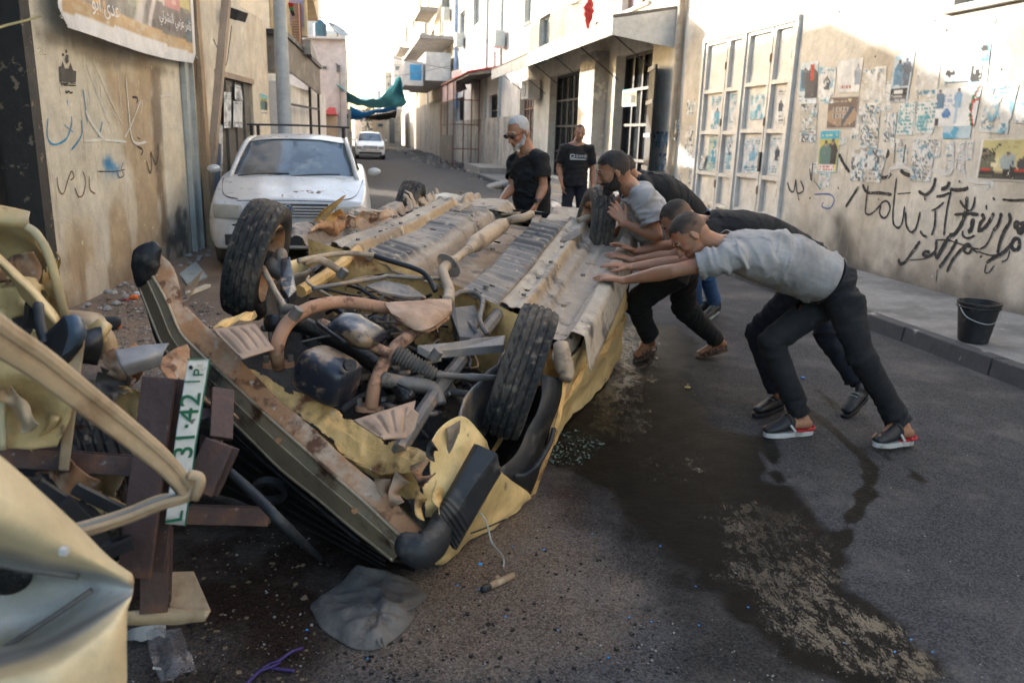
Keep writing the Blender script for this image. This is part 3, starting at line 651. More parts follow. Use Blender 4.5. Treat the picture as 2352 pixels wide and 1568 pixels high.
# strokes of paint lying on a wall
def stroke(mb, on, pts, w, off=.004, k=5, seed=0):
    P = [on(x, y, off) for x, y in pts]; P = spline(P, k); m = len(P); rr = random.Random(seed + int(pts[0][0] * 13))
    nr = nrm(on(1000 if on is onR else 300, 300, 1) - on(1000 if on is onR else 300, 300, 0))
    L_, R_ = [], []
    if m == 1: return
    for i, p in enumerate(P):
        t = nrm(P[min(i + 1, m - 1)] - P[max(i - 1, 0)]); s = np.cross(t, nrm((.98, .2, 0) if on is onR else (1, .087, 0)))
        ww = w * (.8 + .4 * rr.random()) * (.45 if i in (0, m - 1) else 1) / 2
        L_.append(p + s * ww); R_.append(p - s * ww)
    mb.grid([L_, R_])
def strokes(name, on, lst, col, parent, w=.03, tr=None, off=.004, rough=.8, ragged=None):
    m = mat('spray_' + name, col, rough, layers=[((.35, .31, .25), 26, .61, .67)] if ragged is None else ragged)
    for i, s in enumerate(lst):
        mb = MB(); ww = w
        if isinstance(s, tuple) and not isinstance(s[0], (tuple, list)): ww, s = s[0], s[1]
        if tr: s = [tr(*p) for p in s]
        if len(s) == 1: s = [s[0], (s[0][0] + 1.5, s[0][1] + 2.5)]
        stroke(mb, on, s, ww * .78, off + .0006 * (i % 5), seed=i); obj('graffiti_stroke', mb, m, parent)
Tg = lambda x, y: (1883.5 + x * .21685, 321.6 + y * .21685)
strokes('black', onR, [
    [(510, 480), (490, 640), (480, 760), (510, 790), (560, 770), (620, 710), (660, 660), (710, 650), (742, 720), (705, 810), (660, 822), (630, 770), (645, 690)],
    [(810, 400), (790, 560), (770, 780), (780, 890), (830, 930), (870, 870), (895, 700)], [(905, 760), (912, 900), (960, 975), (1015, 930), (1060, 760)],
    [(1060, 960), (1090, 1010), (1130, 1020)], [(1220, 740), (1212, 900), (1180, 1010)], [(1180, 750), (1240, 720), (1310, 660)],
    [(1385, 540), (1350, 700), (1320, 900), (1312, 1010)], (.06, [(1555, 600), (1540, 760), (1500, 880), (1430, 990), (1370, 1020), (1290, 1150), (1240, 1240), (1210, 1170)]),
    [(1640, 600), (1622, 700), (1580, 750), (1520, 700), (1480, 640)], (.04, [(1420, 790), (1560, 780), (1680, 790)]),
    (.05, [(1840, 770), (1800, 850), (1740, 930), (1680, 960), (1700, 880), (1735, 830), (1710, 780)]), (.07, [(1620, 830), (1600, 940), (1565, 975)]),
    (.045, [(1920, 770), (1882, 900), (1830, 960)]), (.045, [(2000, 770), (2010, 860), (1950, 960), (1900, 1090), (1880, 1200)]),
    (.10, [(2060, 860), (2130, 960), (2160, 860)]), (.05, [(1760, 1300), (1850, 1240), (1930, 1200), (2020, 1110), (2060, 1050), (2110, 1060), (2100, 1150), (2050, 1160), (2020, 1110)]),
    (.05, [(1060, 1070), (980, 1180), (900, 1290), (850, 1310), (830, 1260)]), (.045, [(1230, 1060), (1220, 1170), (1150, 1230), (1090, 1210), (1120, 1180), (1165, 1190)]),
    (.045, [(1450, 1050), (1400, 1150), (1320, 1270), (1260, 1350)]), (.04, [(1340, 1400), (1400, 1270), (1500, 1150), (1560, 1100), (1600, 1150), (1570, 1200), (1520, 1170), (1560, 1110)]),
    (.05, [(1620, 1160), (1670, 1195)]), (.06, [(1700, 1225), (1706, 1245)]), (.03, [(1510, 960), (1512, 1010), (1560, 1040), (1640, 1010)]), (.014, [(940, 1270), (1080, 1260), (1180, 1230)]),
    (.022, [(1220, 1060), (1350, 1060), (1480, 1100), (1640, 1150), (1740, 1130), (1800, 1040), (1830, 960)]), (.012, [(1240, 1360), (1235, 1430), (1230, 1500)]),
    (.05, [(450, 470), (500, 555), (620, 560), (760, 580)]), (.035, [(820, 570), (960, 560)]), (.05, [(1040, 540), (1110, 580), (1170, 540), (1205, 480), (1220, 400)]),
    (.055, [(1280, 520), (1340, 500), (1370, 440)]), (.05, [(1370, 520), (1450, 530), (1540, 520), (1570, 500)]), (.04, [(1230, 600), (1300, 590), (1370, 560)]), (.05, [(1470, 430), (1478, 450)]),
    (.04, [(615, 620), (625, 640)]), (.05, [(1105, 600), (1112, 640)]), (.05, [(1830, 610), (1850, 640)]), (.055, [(1760, 690), (1764, 740)]), (.05, [(410, 490), (340, 600), (270, 710)]),
    (.03, [(1930, 630), (2050, 640), (2200, 630)]), (.02, [(1670, 1180), (1800, 1220), (1900, 1210)]), (.018, [(2010, 1170), (1980, 1260), (1920, 1290)]), (.018, [(1840, 1330), (1790, 1400), (1745, 1400), (1760, 1310)]),
    (.06, [(200, 150), (250, 250), (310, 340)]), (.04, [(880, 240), (905, 50)]), (.03, [(780, 250), (800, 30)]), (.06, [(1020, 60), (1080, 30)]), (.07, [(1010, 140), (1090, 150)]), (.06, [(850, 320), (900, 360), (970, 380)]), (.05, [(650, 400), (720, 390), (750, 350)])],
    (.012, .013, .018), b1, .032, Tg)
strokes('white', onR, [[(730, 350), (760, 300), (900, 290), (1000, 330), (1180, 320), (1380, 350), (1410, 50)], [(1510, 50), (1520, 330), (1620, 440), (1800, 450)], (.03, [(700, 420), (740, 360)])], (.52, .52, .52), b1, .045, Tg, .006)
Td = lambda x, y: (1378 + x * .3516, y * .3516)
strokes('small_black', onR, [(.04, [(1225, 1190), (1240, 1240), (1265, 1250), (1280, 1170)]), [(1280, 1170), (1290, 1260), (1330, 1240), (1310, 1180)], (.05, [(1290, 1260), (1300, 1310)]), [(1370, 1100), (1380, 1180), (1390, 1060)], [(1400, 1180), (1440, 1240)]], (.03, .03, .04), b1, .03, Td)
strokes('blue_r', onR, [[(1400, 1270), (1500, 1270), (1530, 1310), (1500, 1360), (1450, 1350), (1460, 1320)]], (.12, .16, .32), b1, .028, Td)
Tl = lambda x, y: (x / 2.24 / 1.0884, y / 2.24 / 1.0884)
strokes('blue', onL, [[(270, 660), (265, 760), (300, 810), (370, 780), (400, 700), (400, 650)], [(360, 700), (410, 740)], [(455, 670), (460, 740), (440, 790), (400, 840)], [(465, 500), (480, 600), (490, 690)], (.03, [(378, 560), (380, 590)]), [(575, 680), (560, 740), (550, 770)], [(660, 800), (700, 790)]], (.05, .25, .42), l1, .022, Tl, rough=.9)
strokes('white_l', onL, [(.05, [(480, 620), (520, 700), (590, 790)]), (.03, [(470, 790), (600, 785), (710, 795)]), (.025, [(660, 420), (680, 600)]), (.035, [(705, 430), (720, 600), (745, 790), (820, 795)]), (.022, [(790, 560), (740, 690), (700, 770)]), (.02, [(800, 560), (790, 640)]), (.03, [(775, 450), (778, 480)]),
    (.012, [(470, 320), (560, 560), (640, 760)]), (.012, [(520, 330), (600, 520), (690, 700)]), (.02, [(900, 540), (960, 540), (970, 600)]), (.02, [(920, 715), (970, 710)]), (.015, [(620, 620), (680, 680)]), (.012, [(340, 1215), (405, 1245)])], (.6, .58, .52), l1, .02, Tl, .006)
strokes('black_l', onL, [(.03, [(740, 545), (770, 550), (765, 580)]), (.04, [(770, 770), (785, 780)]), (.024, [(770, 820), (800, 840), (790, 870)]), (.022, [(820, 900), (840, 970), (850, 930), (845, 850), (870, 920), (885, 880), (885, 800)]), (.012, [(545, 960), (640, 960), (700, 950)]), (.012, [(690, 910), (680, 950), (695, 980), (670, 995), (655, 960)]), (.012, [(760, 880), (770, 930)])], (.035, .03, .03), l1, .018, Tl)
strokes('brown_l', onL, [[(320, 990), (330, 1060), (355, 1085), (380, 1010), (400, 960), (415, 990), (395, 1010)], [(420, 1050), (440, 1100), (465, 1090), (480, 1020), (465, 960)], [(500, 985), (505, 1060), (535, 1085)]], (.16, .08, .035), l1, .018, Tl)
strokes('pencil', onL, [[(205, 275), (230, 270), (222, 300), (232, 310)], [(235, 275), (240, 305), (262, 305)], [(256, 270), (256, 340)]], (.22, .2, .17), l1, .006, Tl)
# stencil mark
mb = MB()
def lpoly(mb, pts, off=.005): mb.add([onL(*Tl(*p), off) for p in pts], [tuple(range(len(pts)))])
lpoly(mb, [(335, 460), (425, 462), (428, 400), (410, 395), (395, 350), (385, 385), (365, 385), (350, 345), (345, 370), (330, 375)]); lpoly(mb, [(365, 330), (372, 360), (385, 350), (384, 310), (370, 305)]); lpoly(mb, [(366, 280), (376, 278), (377, 298), (367, 298)]); lpoly(mb, [(348, 300), (358, 300), (359, 315), (349, 315)])
obj('stencil_mark', mb, M_['black'], l1)
strokes('stencil', onL, [(.022, [(340, 466), (360, 470), (385, 468)]), (.03, [(345, 478), (425, 480)]), (.022, [(392, 466), (424, 468)]), (.02, [(368, 505), (372, 520), (385, 512), (395, 520), (408, 518)])], (.02, .02, .02), l1, .02, Tl)
# rubble lip along the wall foot
mb = MB(); rr = random.Random(4)
for k in range(60):
    y = rr.uniform(6.7, 11.5); p = PL(y, rr.uniform(0, .03), rr.uniform(.02, .35)); r = rr.uniform(.012, .05)
    mb.ell(p, np.eye(3), (r, r * 1.2, r * .6), 6, 4)
tag(obj('rubble', mb, M_['concrete']), 'small broken plaster lumps along the foot of the stained left wall', 'rubble', kind='stuff')

# black shop front at the far left
l0 = empty('shopfront', PL(5, 0), 'soot black metal shopfront at the far left edge', 'shopfront')
obj('wall', MB().wbox(PL, -3, 6.5, 0, 6.5, -.5, -.28), M_['soot'], l0)
obj('door_frame', MB().wbox(PL, 6.5, 6.655, 0, 6.5, -.3, .03), mat('dark_jamb', (.03, .027, .024), .7, layers=[((.2, .15, .1), 9, .6, .66)], bump=(12, .006)), l0)
for k in range(3):
    obj('door_panel', MB().wbox(PL, 3.3 + k * 1.06, 4.33 + k * 1.06, .05, 2.6, -.278, -.22), M_['soot'], l0, bev=.01)
obj('lintel', MB().wbox(PL, -3, 6.5, 2.62, 6.5, -.279, -.05), M_['soot'], l0)
obj('handle', MB().tube([PL(6.1, 1.25, -.2), PL(6.1, 1.25, -.12), PL(6.1, 1.05, -.12), PL(6.1, 1.05, -.2)], .012, 8, 2), M_['galv'], l0)

# steel beam, timbers
def upright(name, p, q, w, d, m, label, cat):
    o = obj(name, MB().bar(p, q, w, d, (1, .09, 0)), m, bev=.004); return tag(o, label, cat)
sb = empty('steel_upright', PL(10.45, 0, .03), 'pale galvanised steel channel standing against the end of the stained wall', 'upright')
obj('web', MB().wbox(PL, 10.33, 10.62, -.02, 5.5, .01, .02), M_['galv'], sb)
obj('flange', MB().wbox(PL, 10.32, 10.335, -.02, 5.5, .0, .07), M_['galv'], sb); obj('flange', MB().wbox(PL, 10.62, 10.635, -.02, 5.5, .0, .07), M_['galv'], sb)
hb_ = MB()
for z in (.9, 1.6, 1.85, 2.1): hb_.lathe(PL(10.48, z, .022), (1, .09, 0), [(0, 0), (.02, 0), (.02, -.01)], 10, False)
obj('bolt_hole', hb_, M_['black'], sb)
upright('timber', PL(10.85, -.02, .10), PL(10.72, 5.5, .10), .16, .09, M_['wood'], 'brown upright plank fixed next to the galvanised steel channel', 'plank')
upright('leaning_timber', AY(470, 568, 10.9) * [1, 1, 0] + V(0, 0, 0), AY(520, 0, 11.4), .12, .1, M_['wood_pink'], 'long pale timber leaning against the left wall beside the silver car', 'timber')
upright('pipe_upright', AY(490, 560, 11.1) * [1, 1, 0], AY(500, 330, 11.25), .09, .09, mat('bluegrey', (.16, .17, .21), .7), 'short blue grey post at the foot of the leaning timber', 'post')

# ---- left building 2 with metal door
l2 = empty('building', PL(13, 0), 'low cream building on the left with a black postered metal door', 'building')
d0, d1 = yL(480, 300), yL(577, 300)
ztop = 3.45
mbw, _, _ = facade(PL, 10.66, 15.4, -.02, ztop, [(11.9, 14.1, 0, 2.35, .12)], depth=.12, step=(10.66, 15.4, 0, ztop, .25)); close_box(mbw, PL, 10.66, 15.4, -.02, ztop, 6)
obj('wall', mbw, M_['cream'], l2)
obj('upper_wall', MB().wbox(PL, 10.66, 13.6, ztop + .001, 6.5, -6, -.003), M_['cream'], l2)
obj('door_frame', MB().wbox(PL, 11.85, 14.15, 2.3, 2.38, -.06, .03), M_['wood_pink'], l2)
for k in range(4):
    ya = 11.93 + k * .54
    dl = obj('door_leaf', MB().wbox(PL, ya, ya + .52, .03, 2.29, -.09, -.05 + .012 * (k % 2)), M_['metal_door'], l2, bev=.004)
    obj('rib', MB().wbox(PL, ya + .005, ya + .035, .04, 2.28, -.045, -.01), M_['metal_door'], dl)
obj('bolt', MB().wbox(PL, 13.0, 13.9, .95, 1.06, -.03, .03), M_['black'], l2)
lamp = empty('floodlight', PL(13.6, 3.2, .1), 'small black floodlight on top of the low cream wall', 'floodlight')
c = onL(541, 34, .22)
obj('housing', MB().box(c, V(.02, .15, 0), V(.1, -.01, -.03), V(.03, .0, .07)), M_['black'], lamp, bev=.01)
obj('glass', MB().box(c + V(.02, -.02, -.078), V(.02, .12, 0), V(.08, -.01, -.03), V(.002, 0, .005)), M_['far_white'], lamp); obj('bracket', MB().bar(c, onL(541, 34, 0), .03, .03), M_['black'], lamp)
# canopy and white booth
cn = empty('canopy', PL(16, 0, .5), 'black edged tin canopy on thin posts over a white booth', 'canopy')
cy0, cy1 = 15.45, float(onL(735, 155, .30)[1]); cz0, cz1 = 3.30, float(onL(735, 155, .30)[2])
obj('roof_sheet', MB().hexa([PL(cy0, cz0 - .04, -1), PL(cy1, cz1 - .04, -1), PL(cy1, cz1 - .04, .34), PL(cy0, cz0 - .04, .34), PL(cy0, cz0 + .05, -1), PL(cy1, cz1 + .05, -1), PL(cy1, cz1 + .05, .34), PL(cy0, cz0 + .05, .34)]), M_['black'], cn)
obj('fascia', MB().hexa([PL(cy0 + .1, cz0 - .62, .26), PL(cy1 - .05, cz1 - .62, .26), PL(cy1 - .05, cz1 - .62, .30), PL(cy0 + .1, cz0 - .62, .30), PL(cy0 + .1, cz0 - .042, .26), PL(cy1 - .05, cz1 - .042, .26), PL(cy1 - .05, cz1 - .042, .30), PL(cy0 + .1, cz0 - .042, .30)]), M_['tin'], cn)
obj('end_panel', MB().wbox(PL, cy0 + .1, cy0 + .14, cz0 - .7, cz0 - .05, -.9, .255), M_['tin'], cn)
for y in (cy0 + .2, (cy0 + cy1) / 2 + .8, cy1 - .15):
    obj('post', MB().bar(PL(y, 0, .26), PL(y, 2.5, .26), .05, .05), M_['black'], cn)
obj('cross_bar', MB().bar(PL(cy0 + .2, 2.05, .26), PL(cy1 - .15, 2.05, .26), .04, .04), M_['black'], cn)
bo = empty('booth', PL(18.5, 0), 'white panelled booth standing under the tin canopy', 'booth')
for k in range(5): obj('panel', MB().wbox(PL, 15.7 + k * 1.24, 15.7 + k * 1.24 + 1.2, 0, 2.45, .02 + .01 * (k % 2), .10), M_['far_white'], bo)
obj('end_panel', MB().wbox(PL, 15.6, 15.66, 0, 2.45, -1.5, .1), M_['far_white'], bo)
# pole with flag
px0, px1 = AY(658, 300, 13.2), AY(641, 0, 13.2)
base_ = AY(664, 480, 13.2); base_[2] = 0
pl = empty('street_pole', base_, 'thick blue grey street pole behind the silver car', 'pole')
obj('shaft', MB().limb([base_, px1 + (px1 - base_) * .6], [.125, .085], n=20, caps='flat'), M_['pole'], pl, smooth=True, auto=40)
obj('base_plate', MB().limb([base_, base_ + V(0, 0, .05)], [.2, .2], n=8, caps='flat'), M_['pole'], pl)
fl = empty('flag', AY(668, 20, 13.1), 'small red green and black flag tied to the street pole', 'flag')
for nm, c, pts in (('red_field', (.5, .03, .02), [(662, 6), (675, 8), (673, 16), (663, 18)]), ('green_band', (.01, .2, .06), [(663, 18.3), (673, 16.3), (675, 26), (666, 24)]), ('black_band', (.01, .01, .01), [(666, 24.4), (675, 26.3), (678, 36), (671, 38)])):
    obj(nm, MB().poly([AY(x, y, 13.05 + .02 * i) for i, (x, y) in enumerate(pts)], .004, (0, 1, 0)), mat('flag_' + nm, c, .7), fl)

# ---- upper building behind the low wall
l3 = empty('building', V(-7, 17.5, 0), 'ochre upper storey with plaid blind and brown louvred shutter behind the low wall', 'building')
def bxx(x0, x1, y0, y1, z0, z1):
    k = -.215 * (y1 - y0)          # side walls follow the street
    return MB().hexa([V(x0, y0, z0), V(x1, y0, z0), V(x1 + k, y1, z0), V(x0 + k, y1, z0), V(x0, y0, z1), V(x1, y0, z1), V(x1 + k, y1, z1), V(x0 + k, y1, z1)])
yb = 17.2
xa, xb = AY(618, 30, yb)[0], AY(706, 60, yb)[0]
obj('wall', bxx(-11, xb, yb, yb + .22, 3.42, 5.35), M_['yellowwall'], l3); obj('sun_gap_block', bxx(-11, xb, yb + .225, 24, 4.55, 5.33), M_['yellowwall'], l3); obj('sun_gap_slab', bxx(-11, xb, yb + .225, 24, 3.1, 3.38), M_['concrete'], l3)  # unseen slab and block, shaped to let a sun band through between them
def face_rect(px0, py0, px1, py1, y, off, th=.03):
    a = AY(px0, py0, y); b = AY(px1, py1, y); return bxx(a[0], b[0], y - off - th, y - off, b[2], a[2])
obj('blind', face_rect(628, 12, 655, 62, yb, .01), M_['shutter'], l3)
obj('blind', face_rect(664, -30, 700, 62, yb, .01), M_['shutter'], l3)
sh = obj('louvre_frame', face_rect(672, 10, 698, 104, yb, .10, .02), M_['brownbar'], l3)
for k in range(9): obj('louvre', face_rect(674, 48 + k * 6, 690, 51 + k * 6, yb, .13, .02), M_['wood'], sh)
obj('frame_post', face_rect(690, 10, 696, 106, yb, .14, .03), mat('salmon', (.45, .25, .18), .8), sh)
obj('grey_pilaster', bxx(AY(600, 60, yb)[0] - 1.6, AY(622, 60, yb)[0], yb - .06, yb - .003, 3.42, 5.3), M_['cream'], l3)

# ---- farther left buildings
def facebox(name, label, px0, px1, ptop, y, depth, m, wins=(), zb=0., extra=()):
    a = AY(px0, ptop, y); b = AY(px1, ptop, y)
    t = empty(name, V((a[0] + b[0]) / 2, y, zb), label, 'building')
    obj('wall', bxx(a[0], b[0], y, y + depth, zb, a[2]), m, t)
    for (x0, y0, x1, y1) in wins:
        w = obj('window', face_rect(x0, y0, x1, y1, y, .02), M_['grey_metal'], t); obj('pane', face_rect(x0 + 1, y0 + 1, x1 - 1, y1 - 1, y, .055, .01), M_['window'], w)
    return t
t = facebox('building', 'pinkish white block on the left with a rooftop tank and a satellite dish', 700, 793, 87, 27.5, 9, mat('pink_white', (.6, .55, .53), .9, layers=[((.5, .45, .43), .7, .5, .7)]), wins=[(778 - 5, 150, 783, 167), (741, 152, 752, 160)])
obj('parapet', face_rect(699, 84, 794, 92, 27.5, .01, .2), M_['far_white'], t)
obj('drain', face_rect(782, 160, 784, 300, 27.5, .03, .06), M_['wood'], t)
obj('stair_tower', bxx(AY(640, 0, 30)[0], AY(728, 0, 30)[0], 30, 36, 0, 7.6), M_['far_white'], t)
tk = empty('water_tank', AY(758, 88, 28.5), 'dark blue water tank on the roof of the pinkish block', 'water tank')
pt = AY(736, 88, 28.2)
obj('body', MB().limb([pt, pt + V(0, 0, .42)], [.22, .22], n=14, caps='flat').limb([pt + V(0, 0, .42), pt + V(0, 0, .56)], [.22, .08], n=14, caps='flat'), mat('tank_blue', (.05, .12, .16), .5), tk, smooth=True, auto=40)
ds = empty('satellite_dish', AY(775, 80, 28.2), 'grey satellite dish tilted on the roof edge of the pinkish block', 'satellite dish')
pd = AY(774, 74, 28.2); obj('dish', MB().lathe(pd, nrm((.55, -.25, .8)), [(0, 0), (.2, .02), (.36, .09), (.38, .1), (.36, .11), (.2, .045), (0, .03)], 20, False), M_['grey_metal'], ds, smooth=True); obj('arm', MB().bar(pd, pd + V(.05, 0, -.3), .03, .03), M_['black'], ds)
ra2 = empty('red_canopy', AY(758, 256, 27), 'small red canopy over the shop left of the far white car', 'canopy')
a, b = AY(744, 246, 24.1), AY(776, 264, 24.1)
obj('roof_sheet', MB().hexa([V(a[0], 23.9, b[2]), V(b[0], 23.9, b[2]), V(b[0] - .7, 27.4, b[2]), V(a[0] - .7, 27.4, b[2]), V(a[0] + .1, 24.3, a[2]), V(b[0] - .1, 24.3, a[2]), V(b[0] - .8, 27.4, a[2]), V(a[0] - .6, 27.4, a[2])]), M_['red'], ra2)
obj('shop_wall', bxx(a[0] - .3, b[0] - .05, 24.2, 27.3, 0, b[2] - .02), M_['wood_pink'], ra2)
t = facebox('building', 'dark cluttered shop block with awnings beyond the pinkish block', 776, 806, 250, 34, 8, M_['stone_dirty'], wins=[(786, 262, 800, 290)])
obj('awning_slab', face_rect(776, 263, 812, 272, 34, .02, 1.0), M_['black'], t)
facebox('building', 'bluish grey house block at the far end of the street', 812, 862, 250, 85, 10, M_['far_white'], wins=[(822, 262, 832, 272), (842, 262, 850, 272)])
facebox('building', 'pale house with dark balcony at the street end right of the tarps', 864, 884, 262, 70, 10, M_['cream'], wins=[(868, 284, 880, 292)])
facebox('building', 'narrow pale tower block at the far right of the skyline gap', 903, 930, 106, 112, 12, M_['far_white'], wins=[(908, 152, 920, 162), (908, 196, 920, 204)])
facebox('building', 'stepped pale rooftops between the far tower and the teal tarp', 884, 905, 165, 116, 12, M_['cream'], wins=[(890, 190, 896, 198)])
facebox('building', 'lowest pale rooftop above the teal tarp', 866, 886, 208, 130, 12, M_['far_white'])
t = facebox('building', 'dark arcade block under the tarps on the right side of the far street', 884, 922, 250, 88, 8, M_['stone_dirty'], wins=[(893, 272, 908, 330)])
rw = empty('building', V(-10, 46, 0), 'long row of low houses added along the left to shade the far street', 'building')  # mostly hidden row, added to keep sun off the lower far facades
for k, (ya, yb_, hh) in enumerate(((37, 44, 5.6), (44.1, 53, 6.6), (53.1, 66, 7.2), (66.1, 84, 7.6))):
    x1, x2 = -.205 * ya - .15, -.205 * yb_ - .15
    w = obj('wall', MB().hexa([V(x1 - 6, ya, 0), V(x1, ya, 0), V(x2, yb_, 0), V(x2 - 6, yb_, 0), V(x1 - 6, ya, hh), V(x1, ya, hh), V(x2, yb_, hh), V(x2 - 6, yb_, hh)]), M_[('cream', 'far_white', 'stone_dirty', 'far_white')[k]], rw)
tr = empty('tree', AY(855, 330, 80), 'small dusty tree at the very end of the street', 'tree')
tp = AY(855, 318, 80); tp[2] = 0
obj('trunk', MB().limb([tp, tp + V(.1, 0, 1.6)], [.12, .07], n=8), M_['wood'], tr)
mb = MB(); rr = random.Random(8)
for k in range(420):
    d = nrm([rr.gauss(0, 1), rr.gauss(0, 1), rr.gauss(0, 1)]) * rr.random() ** .4; c = tp + V(.1, 0, 2.6) + d * V(1.3, 1.3, 1.5); s = .16
    u = nrm([rr.gauss(0, 1), rr.gauss(0, 1), rr.gauss(0, 1)]); v = nrm(np.cross(u, (0, 0, 1))); mb.add([c, c + u * s, c + u * s + v * s, c + v * s], [(0, 1, 2, 3)])
obj('crown', mb, mat('leaf', (.05, .09, .045), .7), tr)

# tarps over the street
def tarp(name, label, rows, m, seed):
    P = sheet(rows, 6, .12, 1.2, seed); o = obj(name, MB().grid(P), m, smooth=True, solid=.02); return tag(o, label, 'tarp')
def yt(l, y): return [AY(*p, y) for p in l]
tarp('tarp', 'large teal tarp slung across the far street', [[AY(x, y, 26.8 + (x - 772) * .03) for x, y in [(772, 195), (800, 214), (850, 228), (890, 212), (918, 178), (926, 214)]], [AY(*p, 30 + (p[0] - 786) * .02) for p in [(786, 222), (815, 236), (860, 240), (900, 232), (915, 222), (930, 222)]], [AY(*p, 31 + (p[0] - 790) * .02) for p in [(790, 232), (820, 243), (862, 248), (895, 246), (925, 240), (935, 235)]]], M_['teal'], 1)
tarp('tarp', 'bright blue tarp hanging below the teal one', [yt([(803, 246), (830, 256), (862, 252), (893, 244), (914, 238)], 38), yt([(803, 276), (830, 272), (862, 262), (893, 257), (910, 256)], 39)], M_['blue'], 2)
tarp('tarp', 'dark brown tarp sagging below the blue one', [yt([(835, 268), (860, 264), (880, 260), (912, 254)], 42), yt([(838, 272), (860, 277), (885, 274), (908, 268)], 42.5)], mat('dark_tarp', (.03, .025, .022), .8), 3)
tarp('tarp', 'pale sheet hung from the wall beyond the red awning', [[AY(1037, 166, 43), AY(1050, 160, 42), AY(1062, 170, 41)], [AY(1040, 190, 43), AY(1052, 186, 42), AY(1068, 196, 41)], [AY(1044, 217, 43), AY(1058, 210, 42), AY(1072, 205, 41)]], M_['far_white'], 4)
# cables across the street
def cable(label, pts, r=.008, m='black'):
    o = obj('cable', MB().tube(pts, r, 6, 8), M_[m]); return tag(o, label, 'cable')
cable('sagging black wire crossing in front of the white awning', [AY(1230, 12, 22), AY(1350, 8, 18), AY(1470, -6, 16)], .012)
cable('thin wire hanging from the low cream wall to the leaning timber', [onL(490, 90, .05), onL(508, 130, .15), onL(520, 148, .2), onL(532, 60, .1)], .006)
cable('thin wire strung to the rooftop tank', [AY(738, 90, 28.4), AY(755, 130, 28), AY(778, 152, 27.3)], .015)
for k, (a_, b_, y1, y2, sag) in enumerate((((795, 120), (960, 150), 29, 60, 12), ((793, 170), (1040, 150), 29, 48, 14), ((735, 40), (1075, 165), 27, 44, 30), ((795, 185), (925, 170), 30, 95, 8), ((700, -10), (1000, -12), 24, 60, 30))):
    mid = ((a_[0] + b_[0]) / 2, (a_[1] + b_[1]) / 2 + sag); cable(('thin cable strung low across the far street to the tower side', 'thin cable running over the tarps to the blue box balcony', 'long sagging cable from the rooftop tank to the red awning wall', 'faint cable just above the teal tarp', 'cable crossing high over the far street')[k], [AY(*a_, y1), AY(*mid, (y1 + y2) / 2), AY(*b_, y2)], .014)
# rubble and litter in the far street, right side
mb = MB(); rr = random.Random(11)
for k in range(300):
    y = rr.uniform(24, 75); e = rr.random() ** 2; x = KX(y) + .9 - e * 2.6 * (y / 60); r = rr.uniform(.03, .13)
    mb.box(V(x, y, r * .3), nrm(V(rr.uniform(-1, 1), rr.uniform(-1, 1), .2)) * r, nrm(V(rr.uniform(-1, 1), rr.uniform(-1, 1), .2)) * r * .8, V(0, 0, r * .5))
tag(obj('rubble', mb, M_['concrete']), 'scattered rubble heaps along the far right edge of the street', 'rubble', kind='stuff')
mb = MB().grid(sheet([[G(1130, 425), G(1150, 412), G(1180, 405)], [G(1118, 430), G(1160, 420, .22), G(1200, 408)], [G(1150, 440), G(1180, 435), G(1210, 425)]], 5, .05, 2, 1))
tag(obj('broken_slab', mb, M_['concrete'], smooth=True, solid=.06), 'tilted broken concrete slab behind the old man', 'slab')
# ================================================================== parked cars
M_['silver'] = mat('silver_car_paint', (.50, .50, .50), .34, .1, vary=.08, layers=[((.42, .38, .33), 2, .48, .7), ((.3, .25, .2), 12, .64, .74)], coat=.4, bump=(5, .002))
M_['white_paint'] = mat('white_car_paint', (.78, .78, .78), .3, coat=.5, vary=.04)
M_['rubber'] = mat('tyre_rubber', (.022, .022, .023), .85, layers=[((.10, .08, .063), 4, .42, .66), ((.16, .13, .1), 26, .56, .68)], bump=((60, .003), (14, .004)))
M_['plastic'] = mat('black_plastic', (.018, .018, .02), .55, layers=[((.09, .08, .07), 7, .55, .7)], bump=(25, .002))
M_['screen'] = mat('windscreen', (.09, .12, .15), .08, spec=1., vary=.05, layers=[((.20, .22, .22), 3.5, .52, .72), ((.04, .055, .07), 2.2, .5, .62)])
M_['lamp'] = mat('headlight_lens', (.33, .32, .29), .15, spec=.6, layers=[((.3, .29, .25), 8, .5, .6)])
M_['chrome'] = mat('chrome', (.6, .6, .6), .2, .9)
